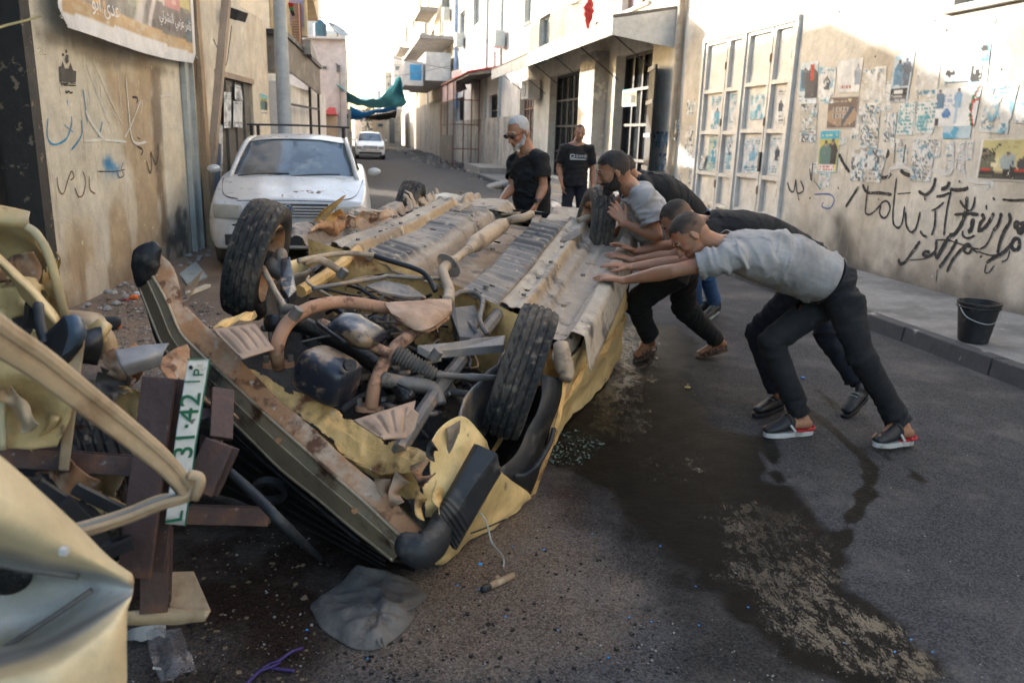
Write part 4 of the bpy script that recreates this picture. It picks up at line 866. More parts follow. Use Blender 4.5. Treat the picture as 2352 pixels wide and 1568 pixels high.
def car_builder(name, label, front, back, wd, zs, detail=True, paint='silver', group=None):
    """front: world point under bumper centre; back: unit vector to the rear; zs: heights"""
    bk = nrm(back); lt = nrm(np.cross(bk, (0, 0, 1)))          # lt points to photo right
    if lt[0] < 0: lt = -lt
    T = lambda x, y, z: np.asarray(front) + lt * x + bk * y + V(0, 0, z)
    t = empty(name, front, label, 'car', group); h = wd / 2
    zb, zh, zc, zr = zs       # bumper bottom, bonnet edge, cowl, roof
    st = [(-.02, .70, zb + .02, zh - .22), (.04, .86, zb, zh - .16), (.12, .93, zb - .02, zh - .03), (.22, .96, zb - .02, zh), (.5, .985, zb - .04, zh + .07), (.9, 1, zb - .04, zc - .02), (1.25, 1, zb - .04, zc + .03), (2.0, 1, zb - .04, zc + .06), (3.2, .99, zb - .04, zc + .08), (4.0, .96, zb, zc + .08), (4.35, .88, zb + .04, zc + .0)]
    rings = []
    for y, w, z0, z1 in st:
        H = z1 - z0; q = [(.0, z0), (.82, z0), (.97, z0 + .12 * H), (1.0, z0 + .45 * H), (.985, z0 + .75 * H), (.94, z1 - .025), (.86, z1), (.5, z1 + .022), (0, z1 + .03)]
        full = [(-a, b) for a, b in q[::-1]][:-1] + q
        rings.append([T(a * h * w, y, b) for a, b in full])
    P = np.array([spline(r, 3) for r in rings]); P = np.array([spline(list(P[:, j]), 3) for j in range(P.shape[1])])
    mb = MB().grid(P); cap = P[:, 0]; b0 = len(mb.v); mb.add(list(cap) , [tuple(range(len(cap)))])
    obj('body', mb, M_[paint], t, smooth=True, auto=50)
    # cabin
    def gl(pts, nm, m, off=0): return obj(nm, MB().grid(pts), m, t, smooth=True)
    A = lambda s, y, z: T(s * h, y, z)
    yw, yr, ye, yx = 1.05, 1.85, 3.0, 3.75
    def rowp(y, z, w, cr): return [A(-w, y + .10 * w, z - .02), A(-w * .5, y + .01, z + cr * .7), A(0, y - .02, z + cr), A(w * .5, y + .01, z + cr * .7), A(w, y + .10 * w, z - .02)]
    def S(r): return spline(r, 4)
    ws = [S(rowp(yw, zc + .01, .80, .01)), S(rowp(yw + .4, (zc + zr) / 2 + .01, .745, .012)), S(rowp(yr, zr - .03, .66, .02))]
    obj('windscreen', MB().grid(ws), M_['screen'], t, smooth=True)
    rf = [S(rowp(yr - .02, zr - .028, .665, .026)), S(rowp(yr + .1, zr, .665, .03)), S(rowp(2.5, zr + .03, .665, .03)), S(rowp(ye, zr - .02, .66, .03)), S(rowp(yx, zc + .1, .7, .02))]
    obj('roof', MB().grid(rf), M_[paint], t, smooth=True)
    for s in (-1, 1):
        mb = MB().add([A(s * .80, yw + .08, zc), A(s * .665, yr + .07, zr - .045), A(s * .665, ye, zr - .06), A(s * .72, yx, zc + .06), A(s * .86, yx, zc), A(s * .86, yw + .1, zc)], [(0, 1, 2, 3, 4, 5)])
        w = obj('side_window', mb, M_['screen'], t)
        obj('pillar', MB().tube([A(s * .82, yw - .02, zc), A(s * .755, yw + .4, (zc + zr) / 2 + .005), A(s * .675, yr + .04, zr - .03), A(s * .68, ye, zr - .04), A(s * .74, yx + .05, zc + .06)], .03, 8, 4), M_[paint], t, smooth=True)
        obj('pillar', MB().bar(A(s * .86, 2.35, zc), A(s * .675, 2.3, zr - .05), .05, .05), M_['black'], t)
        mr = obj('mirror', MB().ell(A(s * 1.06, 1.3, zc + .09), (lt, bk, V(0, 0, 1)), (.085, .03, .052), 8, 6), M_[paint], t, smooth=True)
        # headlight
        u = obj('headlight', MB().grid([[A(s * a, yy, z) for a, yy in ((.55, -.035), (.72, .0), (.87, .08))] for z in (zh - .20, zh - .13, zh - .05)]), M_['lamp'], t, smooth=True, solid=.05, bev=.01)
        for yw_ in (.85, 3.45):
            wl = obj('wheel', MB().lathe(T(s * (h - .12), yw_, .30), lt * s, [(.16, -.1), (.29, -.1), (.305, -.06), (.305, .06), (.29, .1), (.2, .105), (.18, .09)], 28), M_['rubber'], t, smooth=True, auto=50)
            obj('wheel_disc', MB().lathe(T(s * (h - .12), yw_, .30), lt * s, [(0, .07), (.06, .09), (.18, .07), (.18, .02), (0, .02)], 24, False), M_['galv'], wl)
    obj('lower_intake', MB().wbox(lambda y, z, o: A(y, -.045 - o, z), -.75, .75, zb + .05, zb + .17, -.03, .0), M_['black'], t, bev=.01)
    gm = MB().wbox(lambda y, z, o: A(y, -.03 - o, z), -.47, .47, zh - .18, zh - .03, -.02, .015)
    gr = obj('grille', gm, M_['black'], t, bev=.005)
    for k in range(4): obj('grille_slat', MB().wbox(lambda y, z, o: A(y, -.045 - o, z), -.46, .46, zh - .168 + k * .033, zh - .153 + k * .033, -.0, .02), M_[paint], gr)
    obj('bumper_line', MB().tube([A(-.93, .2, zh - .27), A(-.7, .0, zh - .27), A(0, -.055, zh - .27), A(.7, .0, zh - .27), A(.93, .2, zh - .27)], .014, 8, 5), M_['plastic'], t)
    pt_ = obj('number_plate', MB().wbox(lambda y, z, o: A(y, -.065 - o, z), -.30, .30, zb + .19, zb + .29, 0, .015), M_['far_white'], t)
    if detail:
        for x0 in (-.72, -.05): obj('wiper', MB().tube([A(x0, yw - .03, zc + .03), A(x0 + .35, yw + .03, zc + .055), A(x0 + .65, yw + .04, zc + .06)], .009, 6, 3), M_['black'], t)
        for s in (-1, 1): obj('bonnet_gap', MB().tube([A(s * .60, .10, zh + .006), A(s * .80, .35, zh + .035), A(s * .90, 1.0, zc + .0)], .006, 6, 4), M_['black'], t)
        obj('bonnet_gap', MB().tube([A(-.60, .05, zh - .01), A(0, .02, zh + .0), A(.60, .05, zh - .01)], .005, 6, 4), M_['black'], t)
        # round badge with V over W
        bc = A(0, -.07, zh - .09); nf = -bk
        bd = obj('badge', MB().lathe(bc, nf, [(0, 0), (.052, 0), (.052, .012), (0, .012)], 28, False).lathe(bc, nf, [(.050, .010), (.060, .010), (.060, .024), (.050, .024)], 28), M_['chrome'], t)
        obj('badge_field', MB().lathe(bc + nf * .013, nf, [(0, 0), (.049, 0)], 24, False), mat('badge_blue', (.02, .05, .2), .4), bd)
        def bp(x, z): return bc + lt * x + V(0, 0, z) + nf * .019
        mbv = MB()
        for p, q in (((-.022, .044), (0, .006)), ((0, .006), (.022, .044)), ((-.044, .018), (-.018, -.042)), ((-.018, -.042), (0, -.004)), ((0, -.004), (.018, -.042)), ((.018, -.042), (.044, .018))):
            mbv.bar(bp(*p), bp(*q), .009, .008, nf)
        obj('badge_letters', mbv, M_['chrome'], bd)
        text_on('2', pt_, T(.20 * h / .87 + .02, -.08, zb + .20), lt, V(0, 0, 1), .085, M_['black'], 'plate_text')
    return t, A, T
def text_on(s, parent, origin, xdir, ydir, size, m, name, extrude=.001, align='LEFT', font=None):
    cu = bpy.data.curves.new('t', 'FONT'); cu.body = s; cu.size = size; cu.extrude = extrude; cu.align_x = align
    if font: cu.font = font
    to = bpy.data.objects.new('t', cu); COL.objects.link(to)
    bpy.context.view_layer.update()
    me = bpy.data.meshes.new_from_object(to.evaluated_get(bpy.context.evaluated_depsgraph_get()))
    bpy.data.objects.remove(to)
    x, y = nrm(xdir), nrm(ydir); z = np.cross(x, y); org = ORG[parent.name]
    co = np.array([v.co[:] for v in me.vertices]) if len(me.vertices) else np.zeros((0, 3))
    W = np.asarray(origin) + co[:, :1] * x + co[:, 1:2] * y + co[:, 2:3] * z - org
    for v, c in zip(me.vertices, W): v.co = c
    me.materials.clear(); me.materials.append(m)
    o = bpy.data.objects.new(name, me); COL.objects.link(o); o.parent = parent; ORG[o.name] = org
    return o
fv = AY(668, 600, 8.9); fv[2] = 0
vw, A, T = car_builder('parked_car', 'dusty silver saloon with roof bars and brown dirt on its bonnet', fv, (-.2, 1, 0), 1.84, (.28, .82, 1.0, 1.47))
for y in (2.0, 2.75):
    rb = obj('roof_bar', MB().tube([A(-.70, y, 1.63), A(0, y, 1.64), A(.72, y, 1.63)], .012, 8, 3), M_['black'], vw)
    for s in (-.64, .64): obj('bar_foot', MB().bar(A(s, y, 1.49), A(s, y, 1.63), .035, .04), M_['black'], rb)
# dirt pile on the bonnet
mb = MB(); rr = random.Random(3)
for k in range(420):
    a = abs(rr.gauss(0, 1)); x = .18 + rr.gauss(0, .14); y = .62 + rr.gauss(0, .11)
    r = rr.uniform(.004, .014); c = A(x, y, .912 + .14 * (y - .62)); mb.ell(c + V(0, 0, 0.005), np.eye(3), (r * 2.2, r * 2.2, r), 6, 4)
tag(obj('dirt', mb, mat('brown_dirt', (.22, .12, .06), .95), vw), kind='stuff')
fc = AY(851, 364, 46.5); fc[2] = 0
fcar, _, _ = car_builder('parked_car', 'clean white saloon parked far down the street', fc, (-.2, 1, 0), 1.72, (.25, .78, .98, 1.47), detail=False, paint='white_paint')

# ================================================================== overturned car
FLp, FRp, RLp, RRp = V(-1.2, 3.7), V(.06, 3.2), V(-.62, 6.25), V(.72, 5.7)
_c = (.18, -.62, .16, .11)
_pp = [(-1.2, 3.7, 1.0, 1), (.06, 3.2, .64, 1.), (-.82, 6.3, 1.1, 1), (.52, 5.75, 1.0, 1), (.53, 4.5, .84, 2), (.255, 3.45, .58, 1), (.6, 5.05, .95, 1), (-1.12, 4.2, 1.07, 1)]
_A = np.array([[w, w * x, w * y, w * x * y] for x, y, z, w in _pp]); _b = np.array([z * w for x, y, z, w in _pp])
_c = np.linalg.lstsq(_A, _b, rcond=None)[0]
def fz(x, y): return _c[0] + _c[1] * x + _c[2] * y + _c[3] * x * y
def Q(s, t, off=0.):
    q = (FLp * (1 - s) / 2 + FRp * (1 + s) / 2) * (1 - t) + (RLp * (1 - s) / 2 + RRp * (1 + s) / 2) * t
    return V(q[0], q[1], fz(*q) + off)
def U(px, py, off=0.):
    r = ray(px, py); lo, hi = 1., 10.
    for i in range(40):
        m = (lo + hi) / 2; p = C + r * m
        if p[2] - fz(p[0], p[1]) - off > 0: lo = m
        else: hi = m
    return C + r * lo
def inv(p):
    s, t = 0., .5
    for i in range(8):
        e = Q(s, t)[:2] - p[:2]; J = np.array([Q(s + 1e-4, t)[:2] - Q(s, t)[:2], Q(s, t + 1e-4)[:2] - Q(s, t)[:2]]).T / 1e-4
        d = np.linalg.solve(J, e); s -= d[0]; t -= d[1]
    return s, t
oc = empty('overturned_car', V(-.1, 4.3, 0), 'pale yellow car wreck lying upside down with its rusty underbody showing', 'car')
YEL = (.62, .47, .22)
M_['yel'] = mat('pale_yellow_paint', (.86, .60, .27), .42, layers=[((.60, .43, .18), 2.2, .5, .7), ((.2, .09, .04), 7, .64, .72), ((.50, .38, .22), 1.3, .58, .72)], coat=.2, bump=((3, .01), (30, .002)))
M_['yelrust'] = mat('rusty_yellow_metal', (.82, .50, .19), .6, layers=[((.52, .31, .12), 3, .48, .65), (RUST, 6, .56, .68), ((.7, .62, .45), 9, .64, .7)], bump=((5, .012), (40, .003)))
M_['under'] = mat('dusty_underbody', TAN, .72, attr='paint', vary=.4, layers=[((.46, .38, .29), 5, .58, .72, (1, 1, 1)), ((.045, .042, .042), 3, .52, .68), ((.02, .018, .017), 11, .62, .70), ((.16, .07, .03), 8, .62, .71), ((.5, .38, .26), 16, .62, .7)], bump=((35, .004), (6, .012)))
M_['exh'] = mat('rusty_exhaust', (.42, .22, .13), .8, layers=[((.12, .055, .035), 9, .52, .62), ((.52, .33, .22), 4, .55, .7)], bump=((50, .003), (12, .004)))
M_['muffler'] = mat('dusty_exhaust', (.42, .31, .21), .7, .15, layers=[((.24, .17, .12), 7, .52, .64)], bump=(30, .003))
M_['steeld'] = mat('dirty_steel', (.17, .15, .135), .6, .3, layers=[((.33, .23, .15), 6, .5, .65), ((.05, .045, .045), 9, .58, .7)], bump=((30, .004), (8, .006)))
M_['dark'] = mat('oil_shade_black', (.008, .007, .007), .5, layers=[((.05, .033, .023), 6, .58, .72)], bump=((20, .006), (5, .02)))  # black of oily parts; also paints shade in voids and below the bumper
M_['bumper'] = mat('tarnished_bumper', (.42, .325, .215), .36, .45, layers=[((.10, .045, .02), 4, .55, .68), ((.3, .26, .2), 7, .6, .7), ((.03, .03, .028), 2.5, .56, .7)], bump=((25, .003), (4, .008)))
M_['rustband'] = mat('orange_rust', (.42, .21, .10), .85, layers=[((.50, .35, .24), 5, .46, .60), ((.13, .055, .03), 9, .52, .64), ((.5, .42, .34), 22, .62, .7)], bump=((60, .003), (9, .006)))
M_['shield'] = mat('heat_shield', (.46, .30, .20), .75, .1, layers=[((.33, .19, .12), 4, .5, .66), ((.14, .08, .06), 12, .66, .74)], bump=((30, .003), (7, .004)))
M_['pan'] = mat('oil_pan_paint', (.02, .022, .03), .32, layers=[((.26, .17, .10), 4, .52, .60, (1, 1, 1.5)), ((.1, .06, .04), 9, .6, .7)], bump=(12, .004))
# floor pan
NS, NT = 190, 260
ss = np.linspace(-1.34, 1.30, NS); tt = np.linspace(.185, 1.12, NT)
S_, T_ = np.meshgrid(ss, tt, indexing='ij')
q = (FLp[None, None] * ((1 - S_) / 2)[..., None] + FRp * ((1 + S_) / 2)[..., None]) * (1 - T_)[..., None] + (RLp * ((1 - S_) / 2)[..., None] + RRp * ((1 + S_) / 2)[..., None]) * T_[..., None]
zf = _c[0] + _c[1] * q[..., 0] + _c[2] * q[..., 1] + _c[3] * q[..., 0] * q[..., 1]
PQ = np.stack([S_ * .66, T_ * 2.6, S_ * 0], -1)
h = .010 * fbm(PQ, 3, 3, 21) + .022 * fbm(PQ, 1.3, 2, 22)
aS = np.abs(S_)
rail = sm(-np.abs(aS - .70), -.115, -.075); h += .055 * rail
h += -.012 * sm(-np.abs(aS - .70), -.035, -.02) * rail
tun = sm(-np.abs(S_ - .02), -.26, -.17) * sm(T_, .2, .24); h -= .085 * tun
pan = sm(-np.abs(aS - .43), -.17, -.12) * sm(-T_, -.84, -.80)
ph = T_ * 2.6 / .105; rib = np.maximum(0, np.sin(ph * 2 * PI)) ** 1.5
grp = sm(np.sin(T_ * 2.6 * 2.9 + .6 + (S_ > 0) * 1.3), -.35, 0)
h += .016 * rib * pan * grp + .022 * pan
out = sm(aS, .86, .90) * sm(-aS, -1.14, -1.08); h -= .035 * out
h += .010 * out * np.maximum(0, np.sin((S_ * .66) * 2 * PI / .07)) * sm(fbm(PQ, 1.5, 2, 5), -.1, .2)
sill = sm(aS, 1.12, 1.155); h += .035 * sill - .16 * sm(aS, 1.24, 1.30) * (S_ > 0)
rear = sm(T_, .84, .86); h -= .07 * rear * (aS < 1.1); h += .05 * sm(-np.abs(T_ - .87), -.03, -.02)
# round spare well and seams
rr_ = np.hypot((S_ + .35) * .66, (T_ - 1.0) * 2.6); h += .05 * sm(-rr_, -.24, -.20)
for ts in (.36, .62): h += .012 * sm(-np.abs(T_ - ts), -.012, -.004) * (aS < .6)
rag = (S_ < -1.02) & (fbm(PQ, 7, 3, 31) > -.02 + .9 * (1.30 + S_)) ; crump = sm(-S_, .95, 1.2)
h += crump * (.05 * fbm(PQ, 6, 3, 33) - .03)
holes = np.zeros_like(rag)
for (a, b, ra_, rb) in ((.70, .66, .014, .009), (.70, .30, .012, .007), (-.70, .42, .012, .006), (-.70, .9, .018, .008), (.43, .28, .012, .006), (.02, .7, .02, .01), (-.45, .55, .016, .007)):
    holes |= (((S_ - a) * .66 / ra_ / 1.2) ** 2 + ((T_ - b) * 2.6 / rb / 2.2) ** 2) < 1
P = np.stack([q[..., 0], q[..., 1], zf + h], -1)
mb = MB(); mb.v = [tuple(p) for p in P.reshape(-1, 3)]
for i in range(NS - 1):
    for j in range(NT - 1):
        if rag[i, j] or holes[i, j]: continue
        if aS[i, j] > 1.22 and T_[i, j] > .86: continue
        mb.f.append((i * NT + j, (i + 1) * NT + j, (i + 1) * NT + j + 1, i * NT + j + 1))
fp = obj('floor_pan', mb, M_['under'], oc, smooth=True, solid=.003)
cc = np.ones(S_.shape + (3,)) * np.array([.35, .275, .21])
def cb(m, c):
    global cc
    m = m[..., None]; cc = cc * (1 - m) + np.array(c) * m
cb(.92 * pan * sm(fbm(PQ, 2.2, 3, 41), -.35, .1), (.125, .118, .115)); cb(.8 * pan * (1 - rib) * grp, (.075, .068, .062))
cb(.55 * pan * sm(rib, .55, 1), (.36, .29, .23)) ; cb(.7 * rail, (.44, .365, .28)); cb(.8 * rail * sm(np.abs(aS - .70), .05, .085), (.40, .24, .10))
cb(.7 * tun, (.30, .2, .12)); cb(.7 * out * sm(fbm(PQ, 3, 3, 43), -.1, .3), (.42, .335, .26)); cb(.8 * crump, (.30, .17, .10)); cb(.6 * sill, (.50, .41, .31))
cb(.8 * sm(-np.abs(aS - .60 + 0 * S_), -.035, -.015) * (1 - rail), (.4, .24, .09)); cb(.6 * sm(fbm(PQ, 1.1, 3, 47), .15, .5), (.17, .14, .12))
cb(.5 * rear, (.44, .35, .26))
setcol(fp, cc)
# rail flanges with bolts, seam lips
for s in (-.70, .70):
    for t in np.arange(.25, 1.0, .12): obj('bolt', MB().limb([Q(s + .03, t, .05), Q(s + .03, t, .062)], .012, n=8, caps='flat'), M_['steeld'], oc)
for (s, t) in ((.43, .25), (.2, .5), (-.3, .3), (-.3, .75), (.5, .78), (1.0, .5), (1.0, .3), (-.9, .6)): obj('bolt', MB().limb([Q(s, t, .02), Q(s, t, .035)], .014, n=8, caps='flat'), M_['steeld'], oc)
# engine bay: fire wall, basin painted dark for the shaded void, inner wings
tf = lambda s: -.16 - .17 * (s + .8) / 1.6
bay = MB().grid(sheet([[Q(s, tf(s) * (1 - k) + .25 * k, -.36) for s in (-.8, -.4, 0, .4, .85)] for k in (0, .33, .66, 1)], 4, .04, 5, 3))
obj('engine_bay_floor', bay, M_['dark'], oc, smooth=True)
obj('fire_wall', MB().grid(sheet([[Q(s, .19 + .02 * math.cos(s * 4), o) for s in (-1.0, -.6, -.2, .2, .6, 1.0)] for o in (.03, -.06, -.2, -.36)], 4, .04, 4, 5)), M_['yelrust'], oc, smooth=True)
for s in (-.80, .80):
    obj('inner_wing', MB().grid(sheet([[Q(s, t, o) for t in ((-.06, .0, .1, .2) if s < 0 else (-.26, -.1, .05, .2))] for o in (-.06, -.18, -.36)], 4, .05, 4, 7 + s)), M_['steeld'], oc, smooth=True, solid=.01)
obj('chassis_leg', MB().tube([Q(.62, .22, .0), Q(.6, .0, -.06), Q(.58, -.15, -.12), Q(.58, -.28, -.2)], .03, 8, 4), M_['steeld'], oc)
obj('chassis_leg', MB().tube([Q(-.62, .22, .02), Q(-.6, .1, -.03), Q(-.62, -.02, -.08)], .03, 8, 4), M_['yelrust'], oc)
# generic clutter of the engine: hoses, brackets, castings
rr = random.Random(21)
mb = MB()
for k in range(46):
    s = rr.uniform(-.55, .55); t = rr.uniform(tf(s) + .1, .12); o = rr.uniform(-.33, -.17)
    a = Q(s, t, o); b = a + V(rr.uniform(-.2, .2), rr.uniform(-.12, .12), rr.uniform(-.05, .05)); c_ = b + V(rr.uniform(-.1, .1), rr.uniform(-.1, .1), rr.uniform(-.08, .02))
    obj('hose', MB().tube([a, b, c_], rr.uniform(.006, .02), 7, 4), M_['steeld'], oc, smooth=True)
mb = MB()
for k in range(26):
    s = rr.uniform(-.5, .5); t = rr.uniform(tf(s) + .1, .1); c_ = Q(s, t, rr.uniform(-.34, -.2)); d = nrm(V(rr.uniform(-1, 1), rr.uniform(-1, 1), rr.uniform(-.4, .4))); e = nrm(np.cross(d, (0, 0, 1)))
    obj('engine_block', MB().box(c_, d * rr.uniform(.03, .09), e * rr.uniform(.02, .06), np.cross(d, e) * rr.uniform(.02, .05)), M_['dark'], oc, bev=.012)
for k in range(60):
    s = rr.uniform(-.75, .75); t = rr.uniform(tf(s) + .06, .2); o = rr.uniform(-.16, -.02); a = Q(s, t, o); ln = rr.uniform(.08, .35); th = rr.uniform(0, 2 * PI)
    b = a + V(math.cos(th) * ln * .5, math.sin(th) * ln * .5, rr.uniform(-.04, .03)); c_ = a + V(math.cos(th + .4) * ln, math.sin(th + .4) * ln, rr.uniform(-.08, .02))
    sb = inv(c_); 
    if not (-.8 < sb[0] < .8 and tf(sb[0]) + .04 < sb[1] < .25): continue
    obj('wire', MB().tube([a, b, c_], rr.uniform(.003, .009), 6, 4), M_[rr.choice(('steeld', 'muffler', 'plastic', 'dark'))], oc, smooth=True)
# exhaust
def Ut(l): return [U(*p) for p in l]
obj('exhaust_pipe', MB().tube(Ut([(640, 840, -.24), (636, 800, -.12), (658, 745, -.03), (710, 708, .02), (790, 694, .03), (890, 708, .03)]), .027, 14, 6), M_['exh'], oc, smooth=True)
obj('exhaust_pipe', MB().tube(Ut([(853, 935, -.24), (862, 880, -.14), (893, 815, -.05), (935, 775, .01), (972, 748, .03)]), .027, 14, 6), M_['exh'], oc, smooth=True)
for (x, y) in ((640, 838), (853, 936)):
    c_ = U(x, y, -.25); fl_ = obj('exhaust_flange', MB().limb([c_ - V(0, 0, .008), c_ + V(0, 0, .012)], [.062, .062], [.036, .036], lat=V(1, .3, 0), n=20, caps='flat'), M_['exh'], oc)
    for s in (-.045, .045): obj('stud', MB().limb([c_ + V(s, .3 * s, 0), c_ + V(s, .3 * s, .04)], .012, n=6, caps='flat'), M_['steeld'], fl_)
# collector heat shield box
top = [U(883, 700, .06), U(960, 692, .09), U(1036, 688, .06)]; mid = [U(905, 725, .075), U(975, 718, .10), U(1036, 712, .07)]; low = [U(938, 752, .05), U(985, 757, .07), U(1032, 722, .05)]
P = sheet([top, mid, low], 8, .012, 14, 3); obj('collector_shield', MB().grid(P), M_['shield'], oc, smooth=True, solid=.012, bev=.003)
P = sheet([[U(883, 700, .05), U(960, 692, .04), U(1036, 688, .04)], [U(890, 715, -.02), U(960, 720, -.03), U(1030, 715, -.02)], [U(938, 756, .04), U(985, 762, .04), U(1032, 730, .04)]], 5)
obj('collector_body', MB().grid(P), M_['exh'], oc, smooth=True, solid=.01)
obj('exhaust_pipe', MB().tube(Ut([(1028, 695, .03), (1032, 668, .03), (1022, 640, .04), (1018, 618, .045), (1040, 600, .05)]), [.03, .028, .026, .028, .03], 14, 5), M_['muffler'], oc, smooth=True)
c_ = U(1030, 610, .05); obj('gasket_flange', MB().limb([c_, c_ + nrm(Q(0, 1) - Q(0, 0)) * .012], [.075, .075], [.045, .045], lat=V(.5, -.3, -.6), n=20, caps='flat'), M_['steeld'], oc)
obj('exhaust_pipe', MB().tube(Ut([(1038, 604, .05), (1062, 583, .05), (1082, 568, .05)]), .024, 12, 3), M_['muffler'], oc, smooth=True)
obj('muffler', MB().tube(Ut([(1076, 574, .05), (1084, 566, .05), (1092, 560, .05), (1125, 537, .05), (1150, 520, .05), (1158, 514, .05), (1166, 508, .05)]), [.026, .034, .05, .052, .050, .036, .024], 18, 4), M_['muffler'], oc, smooth=True)
obj('tail_pipe', MB().tube(Ut([(1162, 511, .05), (1182, 503, .09), (1202, 500, .10), (1220, 492, .10)]), .027, 14, 5, caps='flat'), M_['muffler'], oc, smooth=True)
# steering rack, bellows, rods
obj('steering_rack', MB().tube(Ut([(738, 742, -.02), (820, 778, -.02), (895, 812, -.03)]), .021, 12, 3), M_['exh'], oc, smooth=True)
def bellows(a, b, r):
    n = 26; pts = [a + (b - a) * i / n for i in range(n + 1)]; rad = [r * (1 - .35 * i / n) * (1 if i % 2 else .74) for i in range(n + 1)]
    return obj('bellows', MB().limb(pts, rad, n=18, caps='flat'), M_['steeld'], oc, smooth=True, auto=35)
bellows(U(908, 812, -.03), U(1000, 860, -.05), .042); bellows(U(700, 724, -.01), U(655, 708, -.02), .034)
obj('tie_rod', MB().tube([U(1000, 860, -.05), U(1060, 864, -.06), U(1085, 866, -.06), U(1140, 868, -.06)], [.013, .012, .017, .013], 10, 3), M_['steeld'], oc, smooth=True)
obj('tie_rod', MB().tube([U(655, 706, -.02), U(632, 668, -.02), U(604, 616, -.03)], [.013, .012, .016], 10, 3), M_['muffler'], oc, smooth=True)
# skid plate and cross member
P = sheet([[U(752, 745, .01), U(790, 722, .05), U(830, 725, .05)], [U(762, 760, .0), U(810, 752, .05), U(860, 745, .05)], [U(790, 778, -.03), U(835, 790, .02), U(885, 760, .04)], [U(800, 790, -.06), U(850, 800, -.04), U(892, 775, .0)]], 5, .02, 12, 2)
obj('skid_plate', MB().grid(P), M_['pan'], oc, smooth=True, solid=.012)
obj('cross_member', MB().tube(Ut([(620, 742, -.08), (690, 745, -.1), (760, 775, -.12), (830, 815, -.12), (900, 870, -.12), (940, 920, -.14)]), .035, 8, 5), M_['dark'], oc, smooth=True)
obj('cross_member', MB().tube(Ut([(880, 870, -.12), (930, 880, -.10), (990, 890, -.1), (1010, 930, -.14)]), .03, 8, 5), M_['steeld'], oc, smooth=True)
# oil pan: rounded box
def superbox(c, ax, r, e=.45, n=26, m=16):
    mb = MB(); P = []
    sg = lambda v, p: math.copysign(abs(v) ** p, v)
    for i in range(m + 1):
        ph = -PI / 2 + PI * i / m
        P.append([c + ax[0] * r[0] * sg(math.cos(ph), e) * sg(math.cos(2 * PI * j / n), e) + ax[1] * r[1] * sg(math.cos(ph), e) * sg(math.sin(2 * PI * j / n), e) + ax[2] * r[2] * sg(math.sin(ph), e) for j in range(n + 1)])
    return mb.grid(P)
pc = AY(752, 862, 2.85); u1 = nrm(Q(.5, -.3) - Q(-.3, -.3)); u2 = nrm(np.cross((0, 0, 1), u1)); u3 = np.cross(u1, u2)
op = obj('oil_pan', superbox(pc, (u1, u2, u3), (.112, .09, .088), .5), M_['pan'], oc, smooth=True)
obj('drain_plug', MB().limb([AY(800, 838, 2.76), AY(806, 838, 2.72)], .022, n=12, caps='flat'), M_['dark'], op)
# heat shields (ribbed plates)
def ribbed(name, cor, n, amp, m, k=40, seed=0, **kw):
    a, b, c_, d = cor; P = []
    nr = nrm(np.cross(b - a, d - a))
    for i in range(k + 1):
        row = []
        for j in range(k + 1):
            u, v = i / k, j / k; p = (a * (1 - u) + b * u) * (1 - v) + (d * (1 - u) + c_ * u) * v
            row.append(p + nr * (amp * max(0, math.sin(u * n * 2 * PI)) * sm(np.array(v), .08, .2) * sm(np.array(1 - v), .08, .2) - .02 * math.sin(PI * u) * math.sin(PI * v)))
        P.append(row)
    return obj(name, MB().grid(P), m, oc, smooth=True, solid=.006, **kw)
ribbed('heat_shield', (AY(489, 757, 2.98), AY(585, 744, 3.05), AY(630, 802, 2.85), AY(556, 824, 2.75)), 4, .008, M_['shield'])
ribbed('heat_shield', (AY(812, 966, 2.45), AY(955, 921, 2.60), AY(935, 1006, 2.35), AY(880, 1008, 2.30)), 4, .008, M_['shield'])
obj('shield_bracket', MB().grid(sheet([[AY(490, 756, 3.0), AY(540, 742, 3.05), AY(590, 724, 3.1)], [AY(505, 740, 3.05), AY(560, 722, 3.1), AY(585, 712, 3.15)]], 5, .02, 20, 3)), M_['yelrust'], oc, solid=.006)
obj('shield_bracket', MB().poly([AY(935, 1000, 2.33), AY(930, 960, 2.36), AY(948, 938, 2.38), AY(962, 950, 2.38), AY(952, 985, 2.35)], .01, (0, 1, 0)), M_['shield'], oc)
# rods and anti-roll bars
for nm, l, r, m in (('anti_roll_bar', [(686, 599, .05), (774, 583, .07), (830, 583, .08), (859, 587, .08)], .013, 'muffler'), ('anti_roll_bar', [(859, 587, .08), (890, 597, .08), (954, 617, .08), (981, 634, .07), (1000, 668, .03)], .013, 'plastic'),
                    ('brake_pipe', [(718, 663, .01), (797, 650, .04), (873, 638, .06), (892, 634, .06), (951, 638, .06), (1014, 640, .03)], .010, 'steeld'), ('strut_rod', [(699, 601, .04), (735, 597, .05), (768, 614, .03), (787, 630, -.01)], .018, 'muffler'),
                    ('anti_roll_bar', [(1041, 682, .03), (1060, 670, .05), (1092, 673, .06), (1109, 693, .05), (1102, 735, .03), (1119, 768, .0)], .012, 'steeld'), ('brake_pipe', [(1070, 735, -.02), (1085, 750, -.01), (1100, 770, -.03)], .012, 'steeld'), ('brake_pipe', [(1040, 690, .0), (1042, 740, -.05), (1046, 780, -.1)], .008, 'steeld'),
                    ('strut_rod', [(1014, 795, -.06), (1060, 800, -.06), (1120, 800, -.06)], .016, 'exh'), ('brake_pipe', [(800, 655, .0), (830, 665, .02), (870, 690, .0)], .008, 'dark')):
    obj(nm, MB().tube(Ut(l), r, 10, 5), M_[m], oc, smooth=True)
